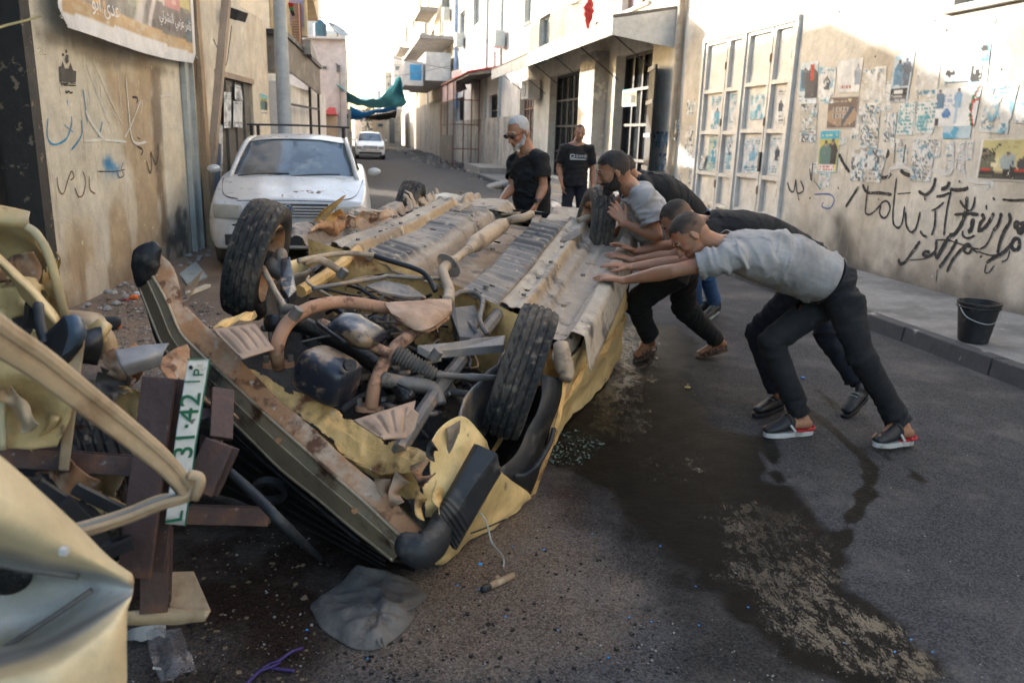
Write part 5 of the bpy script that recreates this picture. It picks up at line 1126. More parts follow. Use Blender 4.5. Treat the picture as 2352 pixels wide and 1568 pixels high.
for (x, y) in ((853, 588), (1093, 675), (787, 628), (680, 720), (1000, 815)):
    c_ = U(x, y, .04); obj('bush_clamp', MB().limb([c_ - V(.014, 0, .02), c_ + V(.014, 0, .02)], .022, n=12, caps='flat'), M_['steeld'], oc, bev=.004)
def plate(name, pts, th, m, off=None, bev=.003): return obj(name, MB().poly([U(*p) for p in pts], th, (0, 0, 1)), M_[m], oc, bev=bev)
M_['armgrey'] = mat('grey_arm', (.27, .24, .22), .55, .2, layers=[((.4, .33, .26), 5, .5, .65)], bump=(20, .003))
plate('control_arm', [(958, 792, .01), (1037, 786, .02), (1100, 776, .02), (1161, 769, .02), (1157, 792, .01), (1060, 800, .0), (985, 806, .0)], .035, 'armgrey')
plate('control_arm', [(646, 591, .03), (666, 589, .04), (674, 630, .02), (681, 666, .0), (663, 683, .0), (643, 650, .0)], .04, 'pan')
plate('mount_bracket', [(840, 655, .04), (880, 642, .05), (940, 655, .05), (980, 682, .03), (930, 680, .04), (870, 668, .04)], .012, 'steeld')
plate('mount_bracket', [(1035, 720, .0), (1045, 705, .02), (1090, 700, .02), (1102, 730, .0), (1085, 775, -.03), (1055, 772, -.03)], .03, 'steeld')
plate('gearbox_plate', [(885, 685, -.05), (905, 672, -.04), (950, 680, -.04), (960, 692, -.05)], .05, 'steeld')
# wheels
def tyre(name, c, axis, r=.29, w=.165, m='rubber', seed=0, tread=True):
    n = 168; prof = [(r * .66, -w * .36), (r * .74, -w * .47), (r * .86, -w * .5), (r * .95, -w * .46)]
    gro = []
    for k in range(-10, 11):
        x = k / 10 * w * .40; g = (abs(k) in (2, 7)) ; gro.append((r - .012 * abs(k / 10) ** 3 - (.009 if g else 0), x))
    prof = prof + gro + [(p[0], -p[1]) for p in prof[::-1]] + [(r * .62, w * .30), (r * .62, -w * .30)]
    mb = MB().lathe(c, axis, prof, n); P = np.array(mb.v).reshape(n, len(prof), 3); ax = nrm(axis)
    rad = P - c - ((P - c) @ ax)[..., None] * ax; rn = rad / np.linalg.norm(rad, axis=-1, keepdims=True)
    for i in range(n):
        for k in range(4, 25):
            x = prof[k][1] / w
            sip = ((i + int(6 * x * x * 8)) % 6 < 2) if abs(x) > .24 else ((i + k) % 8 < 2)
            if sip and tread: P[i, k] -= rn[i, k] * .007
    mb.v = [tuple(p) for p in P.reshape(-1, 3)]
    return mb
def wheel(label, c, axis, parent, hubm='steeld', r=.29, w=.165):
    wl = obj('wheel', tyre('wheel', c, axis, r, w), M_['rubber'], parent, smooth=True, auto=30)
    ax = nrm(axis)
    rim = MB().lathe(c, ax, [(r * .60, -w * .38), (r * .64, -w * .42), (r * .65, -w * .36), (r * .55, -w * .2), (r * .54, w * .2), (r * .65, w * .36), (r * .64, w * .42), (r * .58, w * .36), (r * .52, w * .18), (r * .52, -w * .18)], 48)
    obj('rim', rim, M_[hubm], wl, smooth=True, auto=40)
    dsc = MB().lathe(c + ax * w * .18, ax, [(0, .02), (.05, .03), (.06, .0), (r * .42, .012), (r * .54, -.01), (r * .54, -.02), (0, -.02)], 36, False)
    obj('disc', dsc, M_[hubm], wl, smooth=True, auto=40)
    h_ = MB().lathe(c - ax * w * .1, -ax, [(0, .06), (.055, .06), (.06, 0), (.12, -.01), (.12, -.03), (0, -.03)], 28, False)
    obj('hub', h_, M_['dark'], wl, smooth=True, auto=40)
    return wl
wA = AY(1196, 853, 3.18); wB = AY(592, 597, 3.72); wC = AY(1364, 528, 5.48); wD = AY(938, 500, 6.25)
wheel('', wA, (.95, -.10, -.27), oc); wheel("", wB, (-.95, -.04, .25), oc, 'rustband'); wheel("", wC, (.95, .12, -.12), oc, 'rustband'); wheel("", wD, (-.95, .05, .15), oc, 'rustband')
# hub carrier of the left front wheel
hc = wB + V(.10, -.06, -.02)
obj('hub_carrier', MB().limb([hc, hc + V(.06, -.02, -.05)], [.05, .035], n=12).limb([hc + V(.03, 0, .06), hc + V(.05, -.01, -.2)], [.03, .035], n=10), M_['steeld'], oc, smooth=True)
obj('strut', MB().limb([U(650, 700, -.05), U(662, 740, -.12)], .028, n=10), M_['steeld'], oc)
obj('rear_arm', MB().tube([Q(.70, .84, .05), Q(.80, .86, .07), wC - V(.12, .0, .0)], [.02, .025, .025], 10, 4), M_['muffler'], oc, smooth=True)
plate('rear_arm_bracket', [(1286, 552, .06), (1296, 538, .08), (1330, 526, .09), (1336, 536, .08), (1310, 552, .06)], .015, 'steeld')
obj('rear_axle', MB().tube([Q(-.85, .95, -.06), Q(-.2, .97, -.1), Q(.3, .97, -.1), Q(.85, .94, -.04)], .025, 10, 4), M_['steeld'], oc, smooth=True)
# front bumper
def yb(px): return 3.15 + (px - 345) / 620. * (2.38 - 3.15)
LnA = [(358, 575), (399, 616), (421, 690), (448, 723), (505, 776), (563, 838), (616, 893), (685, 952), (780, 1040), (856, 1104), (943, 1188), (975, 1212)]
LnB = [(345, 622), (384, 690), (414, 760), (445, 795), (500, 848), (555, 897), (610, 950), (680, 1012), (765, 1088), (838, 1152), (905, 1215), (937, 1241)]
LnC = [(336, 632), (370, 703), (398, 770), (432, 812), (485, 866), (540, 915), (597, 970), (668, 1035), (752, 1108), (825, 1170), (890, 1228), (925, 1258)]
LnD = [(325, 645), (356, 716), (384, 782), (420, 830), (470, 885), (525, 935), (585, 992), (655, 1060), (740, 1130), (812, 1192), (875, 1244), (912, 1274)]
rA = [AY(x, y, yb(x) + .07) for x, y in LnA]; rB = [AY(x, y, yb(x) - .01) for x, y in LnB]; LnC = [(x * 1.25 - X * .25, y * 1.25 - Y_ * .25) for (x, y), (X, Y_) in zip(LnC, LnB)]; LnD = [(x * 1.35 - X * .35, y * 1.35 - Y_ * .35) for (x, y), (X, Y_) in zip(LnD, LnB)]
rC = [AY(x, y, yb(x) - .025) for x, y in LnC]; rD = [AY(x, y, yb(x) + .01) for x, y in LnD]
rA2 = [p + V(0, .02, -.03) for p in rA]; rD2 = [p + V(.01, .05, .0) for p in rD]
def lipstrip(name, r1, r2, m, k=4, noise=.006, sol=.004, seed=0):
    P = np.array([spline(r1, k), spline(r2, k)]); P = np.array([P[0] * (1 - u) + P[1] * u for u in np.linspace(0, 1, 8)])
    P = P + (fbm(P, 9, 3, seed) * noise)[..., None] * np.array([0, -.3, 1])
    return obj(name, MB().grid(P), M_[m], oc, smooth=True, solid=sol)
lipstrip('bumper_flange', rA, rB, 'rustband', seed=1, noise=.01); bp_ = lipstrip('bumper_face', rB, rC, 'bumper', seed=2, noise=.003); lipstrip('bumper_face', rC, rD, 'bumper', seed=3, noise=.003)
obj('bumper_edge', MB().tube([p + V(0, -.006, .0) for p in rB], .007, 8, 4), M_['bumper'], oc, smooth=True); obj('bumper_edge', MB().tube(rD, .008, 8, 4), M_['bumper'], oc, smooth=True); obj('bumper_edge', MB().tube(rC, .005, 8, 4), M_['bumper'], oc, smooth=True)
for (x, y) in ((640, 1010), (815, 1170), (470, 845), (390, 690)): p = AY(x, y, yb(x) - .03); obj('bumper_bolt', MB().limb([p, p + V(0, -.01, 0)], .011, n=8, caps='flat'), M_['rustband'], oc)
# rubber ends
def blobtube(name, pts, ra, rb, m, lat, n=20, k=5, parent=None, noise=0., nsc=12.):
    P = spline(pts, k); u = np.linspace(0, 1, len(P)); a = np.interp(u, np.linspace(0, 1, len(ra)), ra); b = np.interp(u, np.linspace(0, 1, len(rb)), rb)
    mb = MB().limb(P, list(a), list(b), lat=lat, n=n)
    if noise:
        v = np.array(mb.v); v = v + (fbm(v, nsc, 3, 5) * noise)[:, None] * nrm((.3, -.5, .6)); mb.v = [tuple(p) for p in v]
    return obj(name, mb, m, parent or oc, smooth=True)
blobtube('bumper_end', [AY(356, 572, 3.12), AY(338, 592, 3.12), AY(328, 625, 3.14), AY(318, 655, 3.15)], [.03, .06, .05, .01], [.02, .035, .03, .008], M_['plastic'], V(1, 0, -.5), noise=.02)
blobtube('bumper_end', [AY(930, 1250, 2.36), AY(965, 1262, 2.36), AY(995, 1245, 2.40), AY(1008, 1215, 2.44), AY(1012, 1190, 2.47)], [.045, .062, .060, .05, .035], [.035, .05, .05, .045, .03], M_['plastic'], V(.3, .3, 1), noise=.01)
sp = [AY(1000, 1195, 2.46), AY(1092, 1019, 2.60), AY(1146, 1038, 2.66), AY(1140, 1075, 2.62), AY(1045, 1258, 2.48), AY(1020, 1215, 2.46)]
# ribbed black side strip
_r = [[AY(998, 1188, 2.46), AY(1042, 1110, 2.52), AY(1092, 1020, 2.60)], [AY(1004, 1192, 2.43), AY(1050, 1112, 2.49), AY(1100, 1022, 2.57)], [AY(1020, 1222, 2.42), AY(1076, 1130, 2.48), AY(1140, 1040, 2.56)], [AY(1044, 1262, 2.44), AY(1097, 1165, 2.50), AY(1147, 1082, 2.58)], [AY(1046, 1262, 2.50), AY(1099, 1167, 2.56), AY(1149, 1084, 2.64)]]
_c5 = [spline(r, 26) for r in _r]; P = np.concatenate([np.array([[a_ * (1 - w) + b_ * w for a_, b_ in zip(_c5[i], _c5[i + 1])] for w in np.linspace(0, 1, 9)[:-1]]) for i in range(4)])
fold = np.linspace(0, 1, P.shape[1])
P = P + (np.maximum(0, np.sin(fold * 2 * PI * 17)) * .010 * sm(-fold, -.36, -.26))[None, :, None] * V(0, -.8, .5)
P = P + (fbm(P, 10, 3, 4) * .006)[..., None] * V(0, -1, 0)
obj('side_bumper_strip', MB().grid(P), M_['plastic'], oc, smooth=True, auto=28, solid=.012)
# radiator support ledge in torn yellow metal
up_ = [(574, 849), (646, 887), (734, 925), (814, 967), (886, 1001), (950, 1030), (988, 1043)]
lo_ = [(590, 892), (650, 935), (720, 985), (790, 1040), (850, 1075), (905, 1085), (955, 1080)]
md_ = [(580, 866), (648, 908), (728, 955), (802, 1000), (868, 1036), (930, 1052), (975, 1060)]
P = sheet([[AY(x, y, yb(x) + .20) for x, y in up_], [AY(x, y, yb(x) + .15) for x, y in md_], [AY(x, y + 2, yb(x) + .145) for x, y in md_], [AY(x, y, yb(x) + .10) for x, y in lo_]], 12, .03, 9, 6)
mb = MB(); m_, n_ = P.shape[:2]; mb.v = [tuple(p) for p in P.reshape(-1, 3)]; nzr = fbm(P, 14, 3, 8)
for i in range(m_ - 1):
    for j in range(n_ - 1):
        e = min(i, m_ - 2 - i)
        if e < 5 and nzr[i, j] > .10 + .09 * e: continue
        mb.f.append((i * n_ + j, i * n_ + j + 1, (i + 1) * n_ + j + 1, (i + 1) * n_ + j))
obj('radiator_support', mb, M_['yelrust'], oc, smooth=True, solid=.004)
P = sheet([[AY(x, y, yb(x) + .10) for x, y in lo_], [AY(x + 8, y + 25, yb(x) + .14) for x, y in lo_], [AY(x + 14, y + 60, yb(x) + .16) for x, y in lo_]], 5, .02, 8, 9)
obj('front_panel', MB().grid(P), M_['yelrust'], oc, smooth=True, solid=.004)
# torn fragments near the corner
for k, (pts, m) in enumerate((([(940, 1070), (985, 1050), (1000, 1085), (985, 1135), (968, 1120), (955, 1095)], 'rustband'), ([(905, 1085), (940, 1110), (930, 1150), (900, 1165), (895, 1130)], 'shield'), ([(955, 1120), (985, 1145), (975, 1195), (955, 1180)], 'yelrust'), ([(1000, 1010), (1015, 1035), (1000, 1060), (985, 1045)], 'dark'), ([(860, 1100), (900, 1100), (910, 1170), (880, 1150)], 'shield'), ([(1005, 1100), (1018, 1130), (1016, 1180), (1000, 1150)], 'yelrust'))):
    c0 = np.mean(pts, 0); P = sheet([[AY(*pts[0], yb(pts[0][0]) + .06), AY(*pts[1], yb(pts[1][0]) + .09)], [AY(*pts[-1], yb(pts[-1][0]) + .02), AY(*c0, yb(c0[0]) + .08)], [AY(*pts[-2], yb(pts[-2][0]) + .04), AY(*pts[2], yb(pts[2][0]) + .04)]], 5, .03, 14, k)
    obj('torn_scrap', MB().grid(P), M_[m], oc, smooth=True, solid=.004)
# yellow wing
rows = [[AY(985, 1020, 2.50), AY(1030, 985, 2.60), AY(1077, 963, 2.68), AY(1112, 1010, 2.76)],
        [AY(975, 1090, 2.48), AY(1030, 1060, 2.58), AY(1085, 1050, 2.70), AY(1150, 1082, 2.95)],
        [AY(985, 1180, 2.50), AY(1050, 1150, 2.56), AY(1110, 1120, 2.76), G(1213, 1133, .06)],
        [G(998, 1285, .05), AY(1040, 1240, 2.60), AY(1110, 1190, 2.80), G(1200, 1155, .02)],
        [G(1000, 1297, .01), G(1030, 1285, .01), G(1100, 1237, .01), G(1176, 1181, .01)]]
P = sheet(rows, 18, .03, 5, 12)
m_, n_ = P.shape[:2]; hz = MB(); hz.v = [tuple(p) for p in P.reshape(-1, 3)]
u_, v_ = np.meshgrid(np.linspace(0, 1, m_), np.linspace(0, 1, n_), indexing='ij'); nzr = fbm(P, 9, 3, 5)
for i in range(m_ - 1):
    for j in range(n_ - 1):
        if v_[i, j] < .12 and nzr[i, j] > .05 + v_[i, j] * 1.5: continue
        if .60 < u_[i, j] < .70 and .50 < v_[i, j] < .60: continue      # lamp hole
        hz.f.append((i * n_ + j, i * n_ + j + 1, (i + 1) * n_ + j + 1, (i + 1) * n_ + j))
obj('front_wing', hz, M_['yel'], oc, smooth=True, solid=.004)
obj('pinstripe', MB().tube([AY(1082, 1224, 2.66), AY(1120, 1210, 2.74), AY(1160, 1192, 2.86)], .003, 6, 4), M_['black'], oc)
# inner dark lining of the wheel arch and its lip
P = sheet([[AY(1240, 860, 3.35), AY(1285, 872, 3.42)], [AY(1235, 950, 3.20), AY(1276, 960, 3.33)], [AY(1190, 1040, 3.05), AY(1246, 1055, 3.25)], [AY(1145, 1080, 2.95), G(1215, 1130, .06)]], 6, .03, 5, 2)
obj('arch_liner', MB().grid(P), M_['plastic'], oc, smooth=True, solid=.006)
P = np.array([[AY(1262, 880, 3.5), AY(1268, 950, 3.5), AY(1240, 1020, 3.4), AY(1200, 1090, 3.3)], [AY(1180, 900, 3.6), AY(1180, 960, 3.6), AY(1150, 1020, 3.5), AY(1120, 1060, 3.4)]])
obj('arch_liner', MB().grid(P), M_['dark'], oc)
for k, l in enumerate(([(1292, 872, 3.42), (1283, 930, 3.38), (1272, 985, 3.34), (1250, 1055, 3.30), (1230, 1105, 3.3), (1219, 1138, 3.35)],)):
    P1 = [AY(*p) for p in l]; P2 = [p + V(.022, .03, .0) for p in P1]; P = np.array([spline(P1, 6), spline(P2, 6)]); obj('arch_lip', MB().grid(P), M_['yelrust'], oc, solid=.006)
obj('door_hose', MB().tube([AY(1272, 985, 3.28), AY(1262, 1020, 3.2), AY(1235, 1065, 3.12), AY(1205, 1090, 3.1), AY(1180, 1092, 3.08)], .012, 8, 5), M_['plastic'], oc, smooth=True)
# yellow side
rows = [[AY(1290, 870, 3.45), AY(1335, 785, 3.80), AY(1395, 697, 4.35), AY(1428, 655, 4.75), AY(1431, 610, 5.3)],
        [AY(1285, 905, 3.50), AY(1342, 825, 3.95), AY(1404, 742, 4.5), AY(1430, 700, 4.95), AY(1434, 650, 5.5)],
        [AY(1278, 945, 3.62), AY(1335, 880, 4.10), AY(1395, 800, 4.7), AY(1428, 750, 5.2), AY(1434, 700, 5.8)],
        [AY(1262, 985, 3.75), AY(1320, 920, 4.25), AY(1378, 850, 4.9), AY(1412, 810, 5.4), AY(1430, 760, 5.9)],
        [G(1240, 1040, .01), G(1286, 989, .01), G(1350, 922, .01), G(1403, 862, .01), G(1418, 815, .01)]]
P = sheet(rows, 9, .035, 3.2, 4)
m_, n_ = P.shape[:2]; u_, v_ = np.meshgrid(np.linspace(0, 1, m_), np.linspace(0, 1, n_), indexing='ij')
P = P + (-.022 * sm(-np.abs(u_ - .40 - .03 * np.sin(v_ * 9)), -.03, -.01))[..., None] * V(1, -.4, 0) + (.018 * fbm(P, 7, 3, 6))[..., None] * V(1, -.4, .2)
obj('side_panel', MB().grid(P), M_['yel'], oc, smooth=True, solid=.004)
P2 = P[int(m_ * .34):int(m_ * .50)] + V(.004, -.006, 0)
obj('side_trim_scar', MB().grid(P2), M_['yelrust'], oc, smooth=True)
# torn sill strip between floor and side
e1 = [AY(1283, 868, 3.43), AY(1332, 780, 3.79), AY(1393, 690, 4.34), AY(1430, 640, 4.75), AY(1432, 590, 5.2)]; e2 = [AY(1262, 830, 3.45), AY(1310, 745, 3.85), AY(1370, 655, 4.4), AY(1408, 600, 4.9), AY(1415, 560, 5.3)]
P = sheet([e2, [(a + b) / 2 + V(.01, -.01, .02) for a, b in zip(e1, e2)], e1], 8, .03, 7, 3)
obj('sill_strip', MB().grid(P), M_['under'], oc, smooth=True, solid=.005)
setcol(bpy.data.objects['sill_strip'], np.ones((P.shape[0] * P.shape[1], 3)) * np.array([.42, .31, .22]))
obj('sill_dent', MB().tube([AY(1288, 790, 3.5), AY(1295, 840, 3.42), AY(1300, 858, 3.40), AY(1298, 872, 3.38)], [.035, .045, .04, .03], 12, 4), M_['muffler'], oc, smooth=True)
# left crumpled sill and far rear edge
P = sheet([[U(705, 515, .05), U(760, 500, .08), U(830, 485, .07), U(895, 478, .05)], [U(715, 535, .02), U(770, 512, .04), U(835, 497, .03), U(900, 486, .03)], [U(690, 560, -.08), U(760, 540, -.04), U(840, 515, -.03), U(905, 498, 0)]], 9, .05, 9, 3)
m_, n_ = P.shape[:2]; mb = MB(); mb.v = [tuple(p) for p in P.reshape(-1, 3)]; nzr = fbm(P, 13, 3, 8)
for i in range(m_ - 1):
    for j in range(n_ - 1):
        if min(i, m_ - 2 - i) < 4 and nzr[i, j] > .2: continue
        mb.f.append((i * n_ + j, i * n_ + j + 1, (i + 1) * n_ + j + 1, (i + 1) * n_ + j))
obj('crumpled_sill', mb, M_['rustband'], oc, smooth=True, solid=.005)
for pts in ([(722, 508), (742, 482), (790, 449), (797, 447), (778, 470), (752, 500), (738, 512)], [(742, 512), (760, 492), (783, 478), (797, 496), (790, 512), (765, 515)]):
    obj('bent_flap', MB().poly([AY(x, y, 4.9 + .004 * (x - 750) * (1 if i % 2 else -.3)) for i, (x, y) in enumerate(pts)], .02, (.3, 1, .2)), M_['yelrust'], oc, bev=.004)
M_['sheen'] = mat('worn_pale_metal', (.55, .45, .3), .35, .2, layers=[((.68, .66, .6), 2, .48, .6), ((.3, .2, .12), 6, .6, .7)], bump=(8, .006))
P = sheet([[AY(973, 452, 6.5), AY(1020, 447, 6.55), AY(1069, 454, 6.55), AY(1135, 470, 6.5), AY(1266, 496, 6.3), AY(1330, 522, 6.0)], [AY(973, 462, 6.42), AY(1020, 460, 6.45), AY(1075, 466, 6.45), AY(1140, 480, 6.4), AY(1266, 506, 6.2), AY(1328, 532, 5.9)], [AY(978, 474, 6.4), AY(1030, 474, 6.42), AY(1085, 472, 6.45), AY(1145, 486, 6.4), AY(1262, 515, 6.15), AY(1318, 538, 5.85)]], 8, .03, 5, 3)
obj('rear_valance', MB().grid(P), M_['sheen'], oc, smooth=True, solid=.01)
P = sheet([[U(1085, 476, -.02), U(1180, 492, -.02), U(1310, 535, -.02)], [U(1080, 490, -.16), U(1180, 505, -.16), U(1300, 545, -.16)]], 5)
obj('rear_recess', MB().grid(P), M_['dark'], oc)
for (a, b) in (((1155, 492), (1192, 489)), ((1050, 486), (1078, 470)), ((1228, 512), (1236, 496))):
    obj('rear_bracket', MB().bar(U(*a, .03), U(*b, .06), .05, .015), M_['muffler'], oc)
# roof shell, flattened on the road, and sides that close the body
def shell(s, off): return Q(s, 0, off)
P = [[Q(-1.1, t, -.10) * [1, 1, 1] for t in (.05, .4, .8, 1.1)], [V(*Q(-1.0, t)[:2], .35) for t in (.05, .4, .8, 1.1)], [V(*Q(-.8, t)[:2], .0) for t in (.05, .4, .8, 1.1)]]
obj('side_panel', MB().grid(sheet(P, 5, .05, 4, 9)), M_['yel'], oc, smooth=True, solid=.006)
obj('roof', MB().grid(sheet([[V(*Q(s, t)[:2], .03) for s in (-.85, 0, .8)] for t in (-.15, .4, 1.0)], 5, .05, 3, 2)), M_['yel'], oc, smooth=True, solid=.006)
P = [[Q(s, 1.10, -.12) for s in (-1.1, 0, 1.1)], [V(*Q(s, 1.15)[:2], .4) for s in (-1.1, 0, 1.1)], [V(*Q(s, 1.1)[:2], 0) for s in (-.9, 0, .9)]]
obj('tail_panel', MB().grid(sheet(P, 5, .05, 4, 2)), M_['under'], oc, smooth=True, solid=.006)
# front underside: bonnet / grille, shadow painted into their black colour
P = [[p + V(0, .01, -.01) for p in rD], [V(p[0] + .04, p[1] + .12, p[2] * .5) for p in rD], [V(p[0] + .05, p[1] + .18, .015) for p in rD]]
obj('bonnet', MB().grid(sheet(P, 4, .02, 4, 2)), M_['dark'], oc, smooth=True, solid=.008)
gr = obj('grille', MB().tube([rD[3] + V(.03, .03, -.10), rD[6] + V(.03, .03, -.10), rD[9] + V(.03, .03, -.08)], .008, 6, 3), M_['plastic'], oc)
for k in range(6):
    f_ = .16 + .12 * k; obj('grille_slat', MB().tube([rD[i] * V(1, 1, 1 - f_) + V(.02, .04 + .06 * f_, .0) for i in (4, 6, 8, 10)], .006, 6, 3), M_['dark'], gr)
obj('lamp_bezel', MB().lathe(AY(620, 1120, 2.85), (.1, -.8, -.4), [(.05, 0), (.07, 0), (.07, .03), (.05, .03)], 20), M_['plastic'], oc)
# ================================================================== posters
def paper(name, label, on, cor, style, seed=0, torn=.0, off=.006, res=None, parent=None, cat='poster', group=None):
    """a pasted sheet: corners TL TR BR BL as seen, print painted per point"""
    TLc, TRc, BRc, BLc = [on(x, y, 0)[1:] for x, y in cor]
    w = np.linalg.norm(TRc - TLc); hgt = np.linalg.norm(BLc - TLc); st = .018
    nu = int(np.clip(w / st, 14, 90)); nv = int(np.clip(hgt / st, 14, 80))
    u, v = np.meshgrid(np.linspace(0, 1, nu), np.linspace(0, 1, nv), indexing='ij')
    YZ = (TLc * (1 - u[..., None]) + TRc * u[..., None]) * (1 - v[..., None]) + (BLc * (1 - u[..., None]) + BRc * u[..., None]) * v[..., None]
    uv = np.stack([u, v * hgt / max(w, .01), u * 0], -1)
    wob = .004 * fbm(uv, 5, 2, seed)
    Pf = PR if on is onR else PL
    P = np.array([[Pf(YZ[i, j, 0], YZ[i, j, 1], off + max(0, wob[i, j])) for j in range(nv)] for i in range(nu)])
    col = style(u, v, uv, seed)
    nz_ = fbm(uv, 4.5, 4, seed + 50); edge = np.minimum(np.minimum(u, 1 - u), np.minimum(v, 1 - v))
    keep = nz_ > (-1.2 + 1.25 * torn - np.minimum(edge, .12) * 3 * (torn > 0) * (1 - torn))
    mb = MB(); mb.v = [tuple(p) for p in P.reshape(-1, 3)]
    for i in range(nu - 1):
        for j in range(nv - 1):
            if torn and not keep[i, j]: continue
            mb.f.append((i * nv + j, i * nv + j + 1, (i + 1) * nv + j + 1, (i + 1) * nv + j))
    o = obj(name, mb, None, parent, smooth=True); setcol(o, col)
    if 'print' not in M_: M_['print'] = mat('printed_paper', (.5, .5, .5), .75, attr='paint', layers=[((.5, .48, .43), 14, .63, .7), ((.25, .22, .18), 4, .66, .78)], bump=(20, .002))
    o.data.materials.append(M_['print'])
    if parent is None: tag(o, label, cat, group)
    return o
def lay(col, m, c): m = np.asarray(m, float)[..., None]; return col * (1 - m) + np.array(c) * m
def ellm(u, v, cx, cy, rx, ry): return (((u - cx) / rx) ** 2 + ((v - cy) / ry) ** 2 < 1) * 1.
def recm(u, v, a, b, c, d): return ((u > a) & (u < b) & (v > c) & (v < d)) * 1.
def figure(col, u, v, cx, top, s, body, skin=(.3, .2, .15), asp=1.):
    col = lay(col, ellm(u, v, cx, top + s * .42, s * .46 * asp, s * .34), body); col = lay(col, recm(u, v, cx - s * .40 * asp, cx + s * .40 * asp, top + s * .42, top + s * .95), body)
    col = lay(col, ellm(u, v, cx, top + .08 * s, s * .13 * asp, s * .12), skin); return lay(col, ellm(u, v, cx, top + .02 * s, s * .13 * asp, s * .06), (.03, .03, .03))
def textlines(col, u, v, a, b, c, d, n, ink, seed, dens=.1):
    for k in range(n):
        y0 = c + (d - c) * (k + .25) / n; y1 = y0 + (d - c) / n * .5
        m = recm(u, v, a, b, y0, y1) * (vn(np.stack([u * 40 + k * 7, v * 0 + k * 3., u * 0], -1), 1, seed) > -dens)
        col = lay(col, m, ink)
    return col
def noisy(col, uv, seed, a=.3): return col * (1 + a * fbm(uv, 7, 3, seed)[..., None])
def B(c): return lambda u: np.ones(u.shape + (3,)) * np.array(c)
def st_white(bgc=(.55, .57, .58), ink=(.06, .2, .28), fig=1, ac=(.08, .3, .42)):
    def f(u, v, uv, seed):
        r = random.Random(seed); col = np.ones(u.shape + (3,)) * np.array(bgc)
        col = lay(col, sm(fbm(uv, 3.5, 3, seed), .0, .3) * .8, ac); 
        for k in range(fig): col = figure(col, u, v, (k + .6) / (fig + .2), r.uniform(.2, .4), r.uniform(.3, .5), (.03, .05, .08) if r.random() < .6 else ac, asp=1.1)
        col = textlines(col, u, v, .08, .92, .06, .2, 2, ink, seed); col = textlines(col, u, v, .1, .9, .78, .95, 3, ink, seed + 3)
        return noisy(lay(col, sm(fbm(uv, 6, 3, seed + 9), .12, .25) * .8, (.6, .6, .59)), uv, seed)
    return f
def st_red(u, v, uv, s):
    c = np.ones(u.shape + (3,)) * np.array((.5, .55, .58)); c = lay(c, recm(u, v, 0, .45, .15, .7), (.10, .22, .32)); c = figure(c, u, v, .3, .15, .5, (.05, .09, .14)); c = figure(c, u, v, .68, .08, .85, (.05, .05, .06)); c = lay(c, recm(u, v, .6, .78, .05, .45), (.4, .03, .02)); return noisy(textlines(c, u, v, .0, .5, .8, .95, 2, (.05, .1, .15), s), uv, s)
def st_faded(u, v, uv, s):
    c = np.ones(u.shape + (3,)) * np.array((.56, .56, .55)); c = figure(c, u, v, .85, .2, .6, (.22, .25, .3), asp=.5); c = lay(c, sm(fbm(uv, 3, 3, s), .1, .3) * .5, (.4, .42, .46)); return noisy(textlines(c, u, v, .1, .6, .75, .9, 1, (.35, .15, .12), s), uv, s, .15)
def st_brown(u, v, uv, s):
    c = np.ones(u.shape + (3,)) * np.array((.13, .09, .075)); c = lay(c, ellm(u, v, .5, .62, .5, .3) * .7, (.36, .25, .16))
    for k in range(4):
        for j in range(2): c = lay(c, recm(u, v, .2 + k * .13, .3 + k * .13, .32 + j * .2, .48 + j * .2), (.42, .4, .38)); c = lay(c, ellm(u, v, .25 + k * .13, .4 + j * .2, .03, .06), (.1, .08, .07))
    c = lay(c, ellm(u, v, .12, .12, .05, .06), (.5, .48, .44)); c = lay(c, ellm(u, v, .72, .12, .05, .06), (.5, .45, .3)); c = lay(c, (np.abs(u - .5 - .6 * (.9 - v)) < .07) * recm(u, v, .5, .95, .35, .95), (.05, .07, .10)); c = textlines(c, u, v, .2, .65, .1, .26, 2, (.4, .35, .28), s)
    e = np.minimum(np.minimum(u, 1 - u), np.minimum(v, 1 - v)); return lay(c, e < .025, (.45, .42, .38))
def st_yellow2(u, v, uv, s):
    c = np.ones(u.shape + (3,)) * np.array((.05, .35, .5)); c = lay(c, recm(u, v, 0, 1, .2, .8), (.45, .42, .10)); c = lay(c, recm(u, v, 0, 1, .45, .85), (.25, .32, .08)); c = figure(c, u, v, .68, .22, .62, (.02, .02, .025)); c = figure(c, u, v, .35, .25, .65, (.08, .16, .15)); c = lay(c, recm(u, v, 0, 1, .80, 1), (.5, .47, .2)); c = lay(c, recm(u, v, .08, .85, .82, .97), (.6, .58, .55)); c = textlines(c, u, v, .1, .85, .82, .97, 2, (.5, .03, .02), s)
    c = textlines(c, u, v, .1, .9, .05, .16, 1, (.6, .6, .2), s); e = np.minimum(u, 1 - u); return lay(c, e < .03, (.5, .5, .48))
def st_bluemen(u, v, uv, s):
    c = np.ones(u.shape + (3,)) * np.array((.42, .48, .52)); c = figure(c, u, v, .32, .12, .55, (.06, .16, .26), (.12, .16, .2), 1.); c = figure(c, u, v, .68, .1, .6, (.08, .10, .14), (.14, .16, .2), 1.); c = lay(c, sm(fbm(uv, 5, 3, s), .1, .3) * .5, (.15, .3, .42)); c = lay(c, recm(u, v, .05, .92, .72, .86), (.015, .015, .018)); c = textlines(c, u, v, .1, .85, .74, .84, 1, (.6, .6, .6), s); c = lay(c, recm(u, v, .05, .92, .87, .98), (.08, .08, .09)); return textlines(c, u, v, .12, .85, .87, .98, 2, (.4, .4, .4), s)
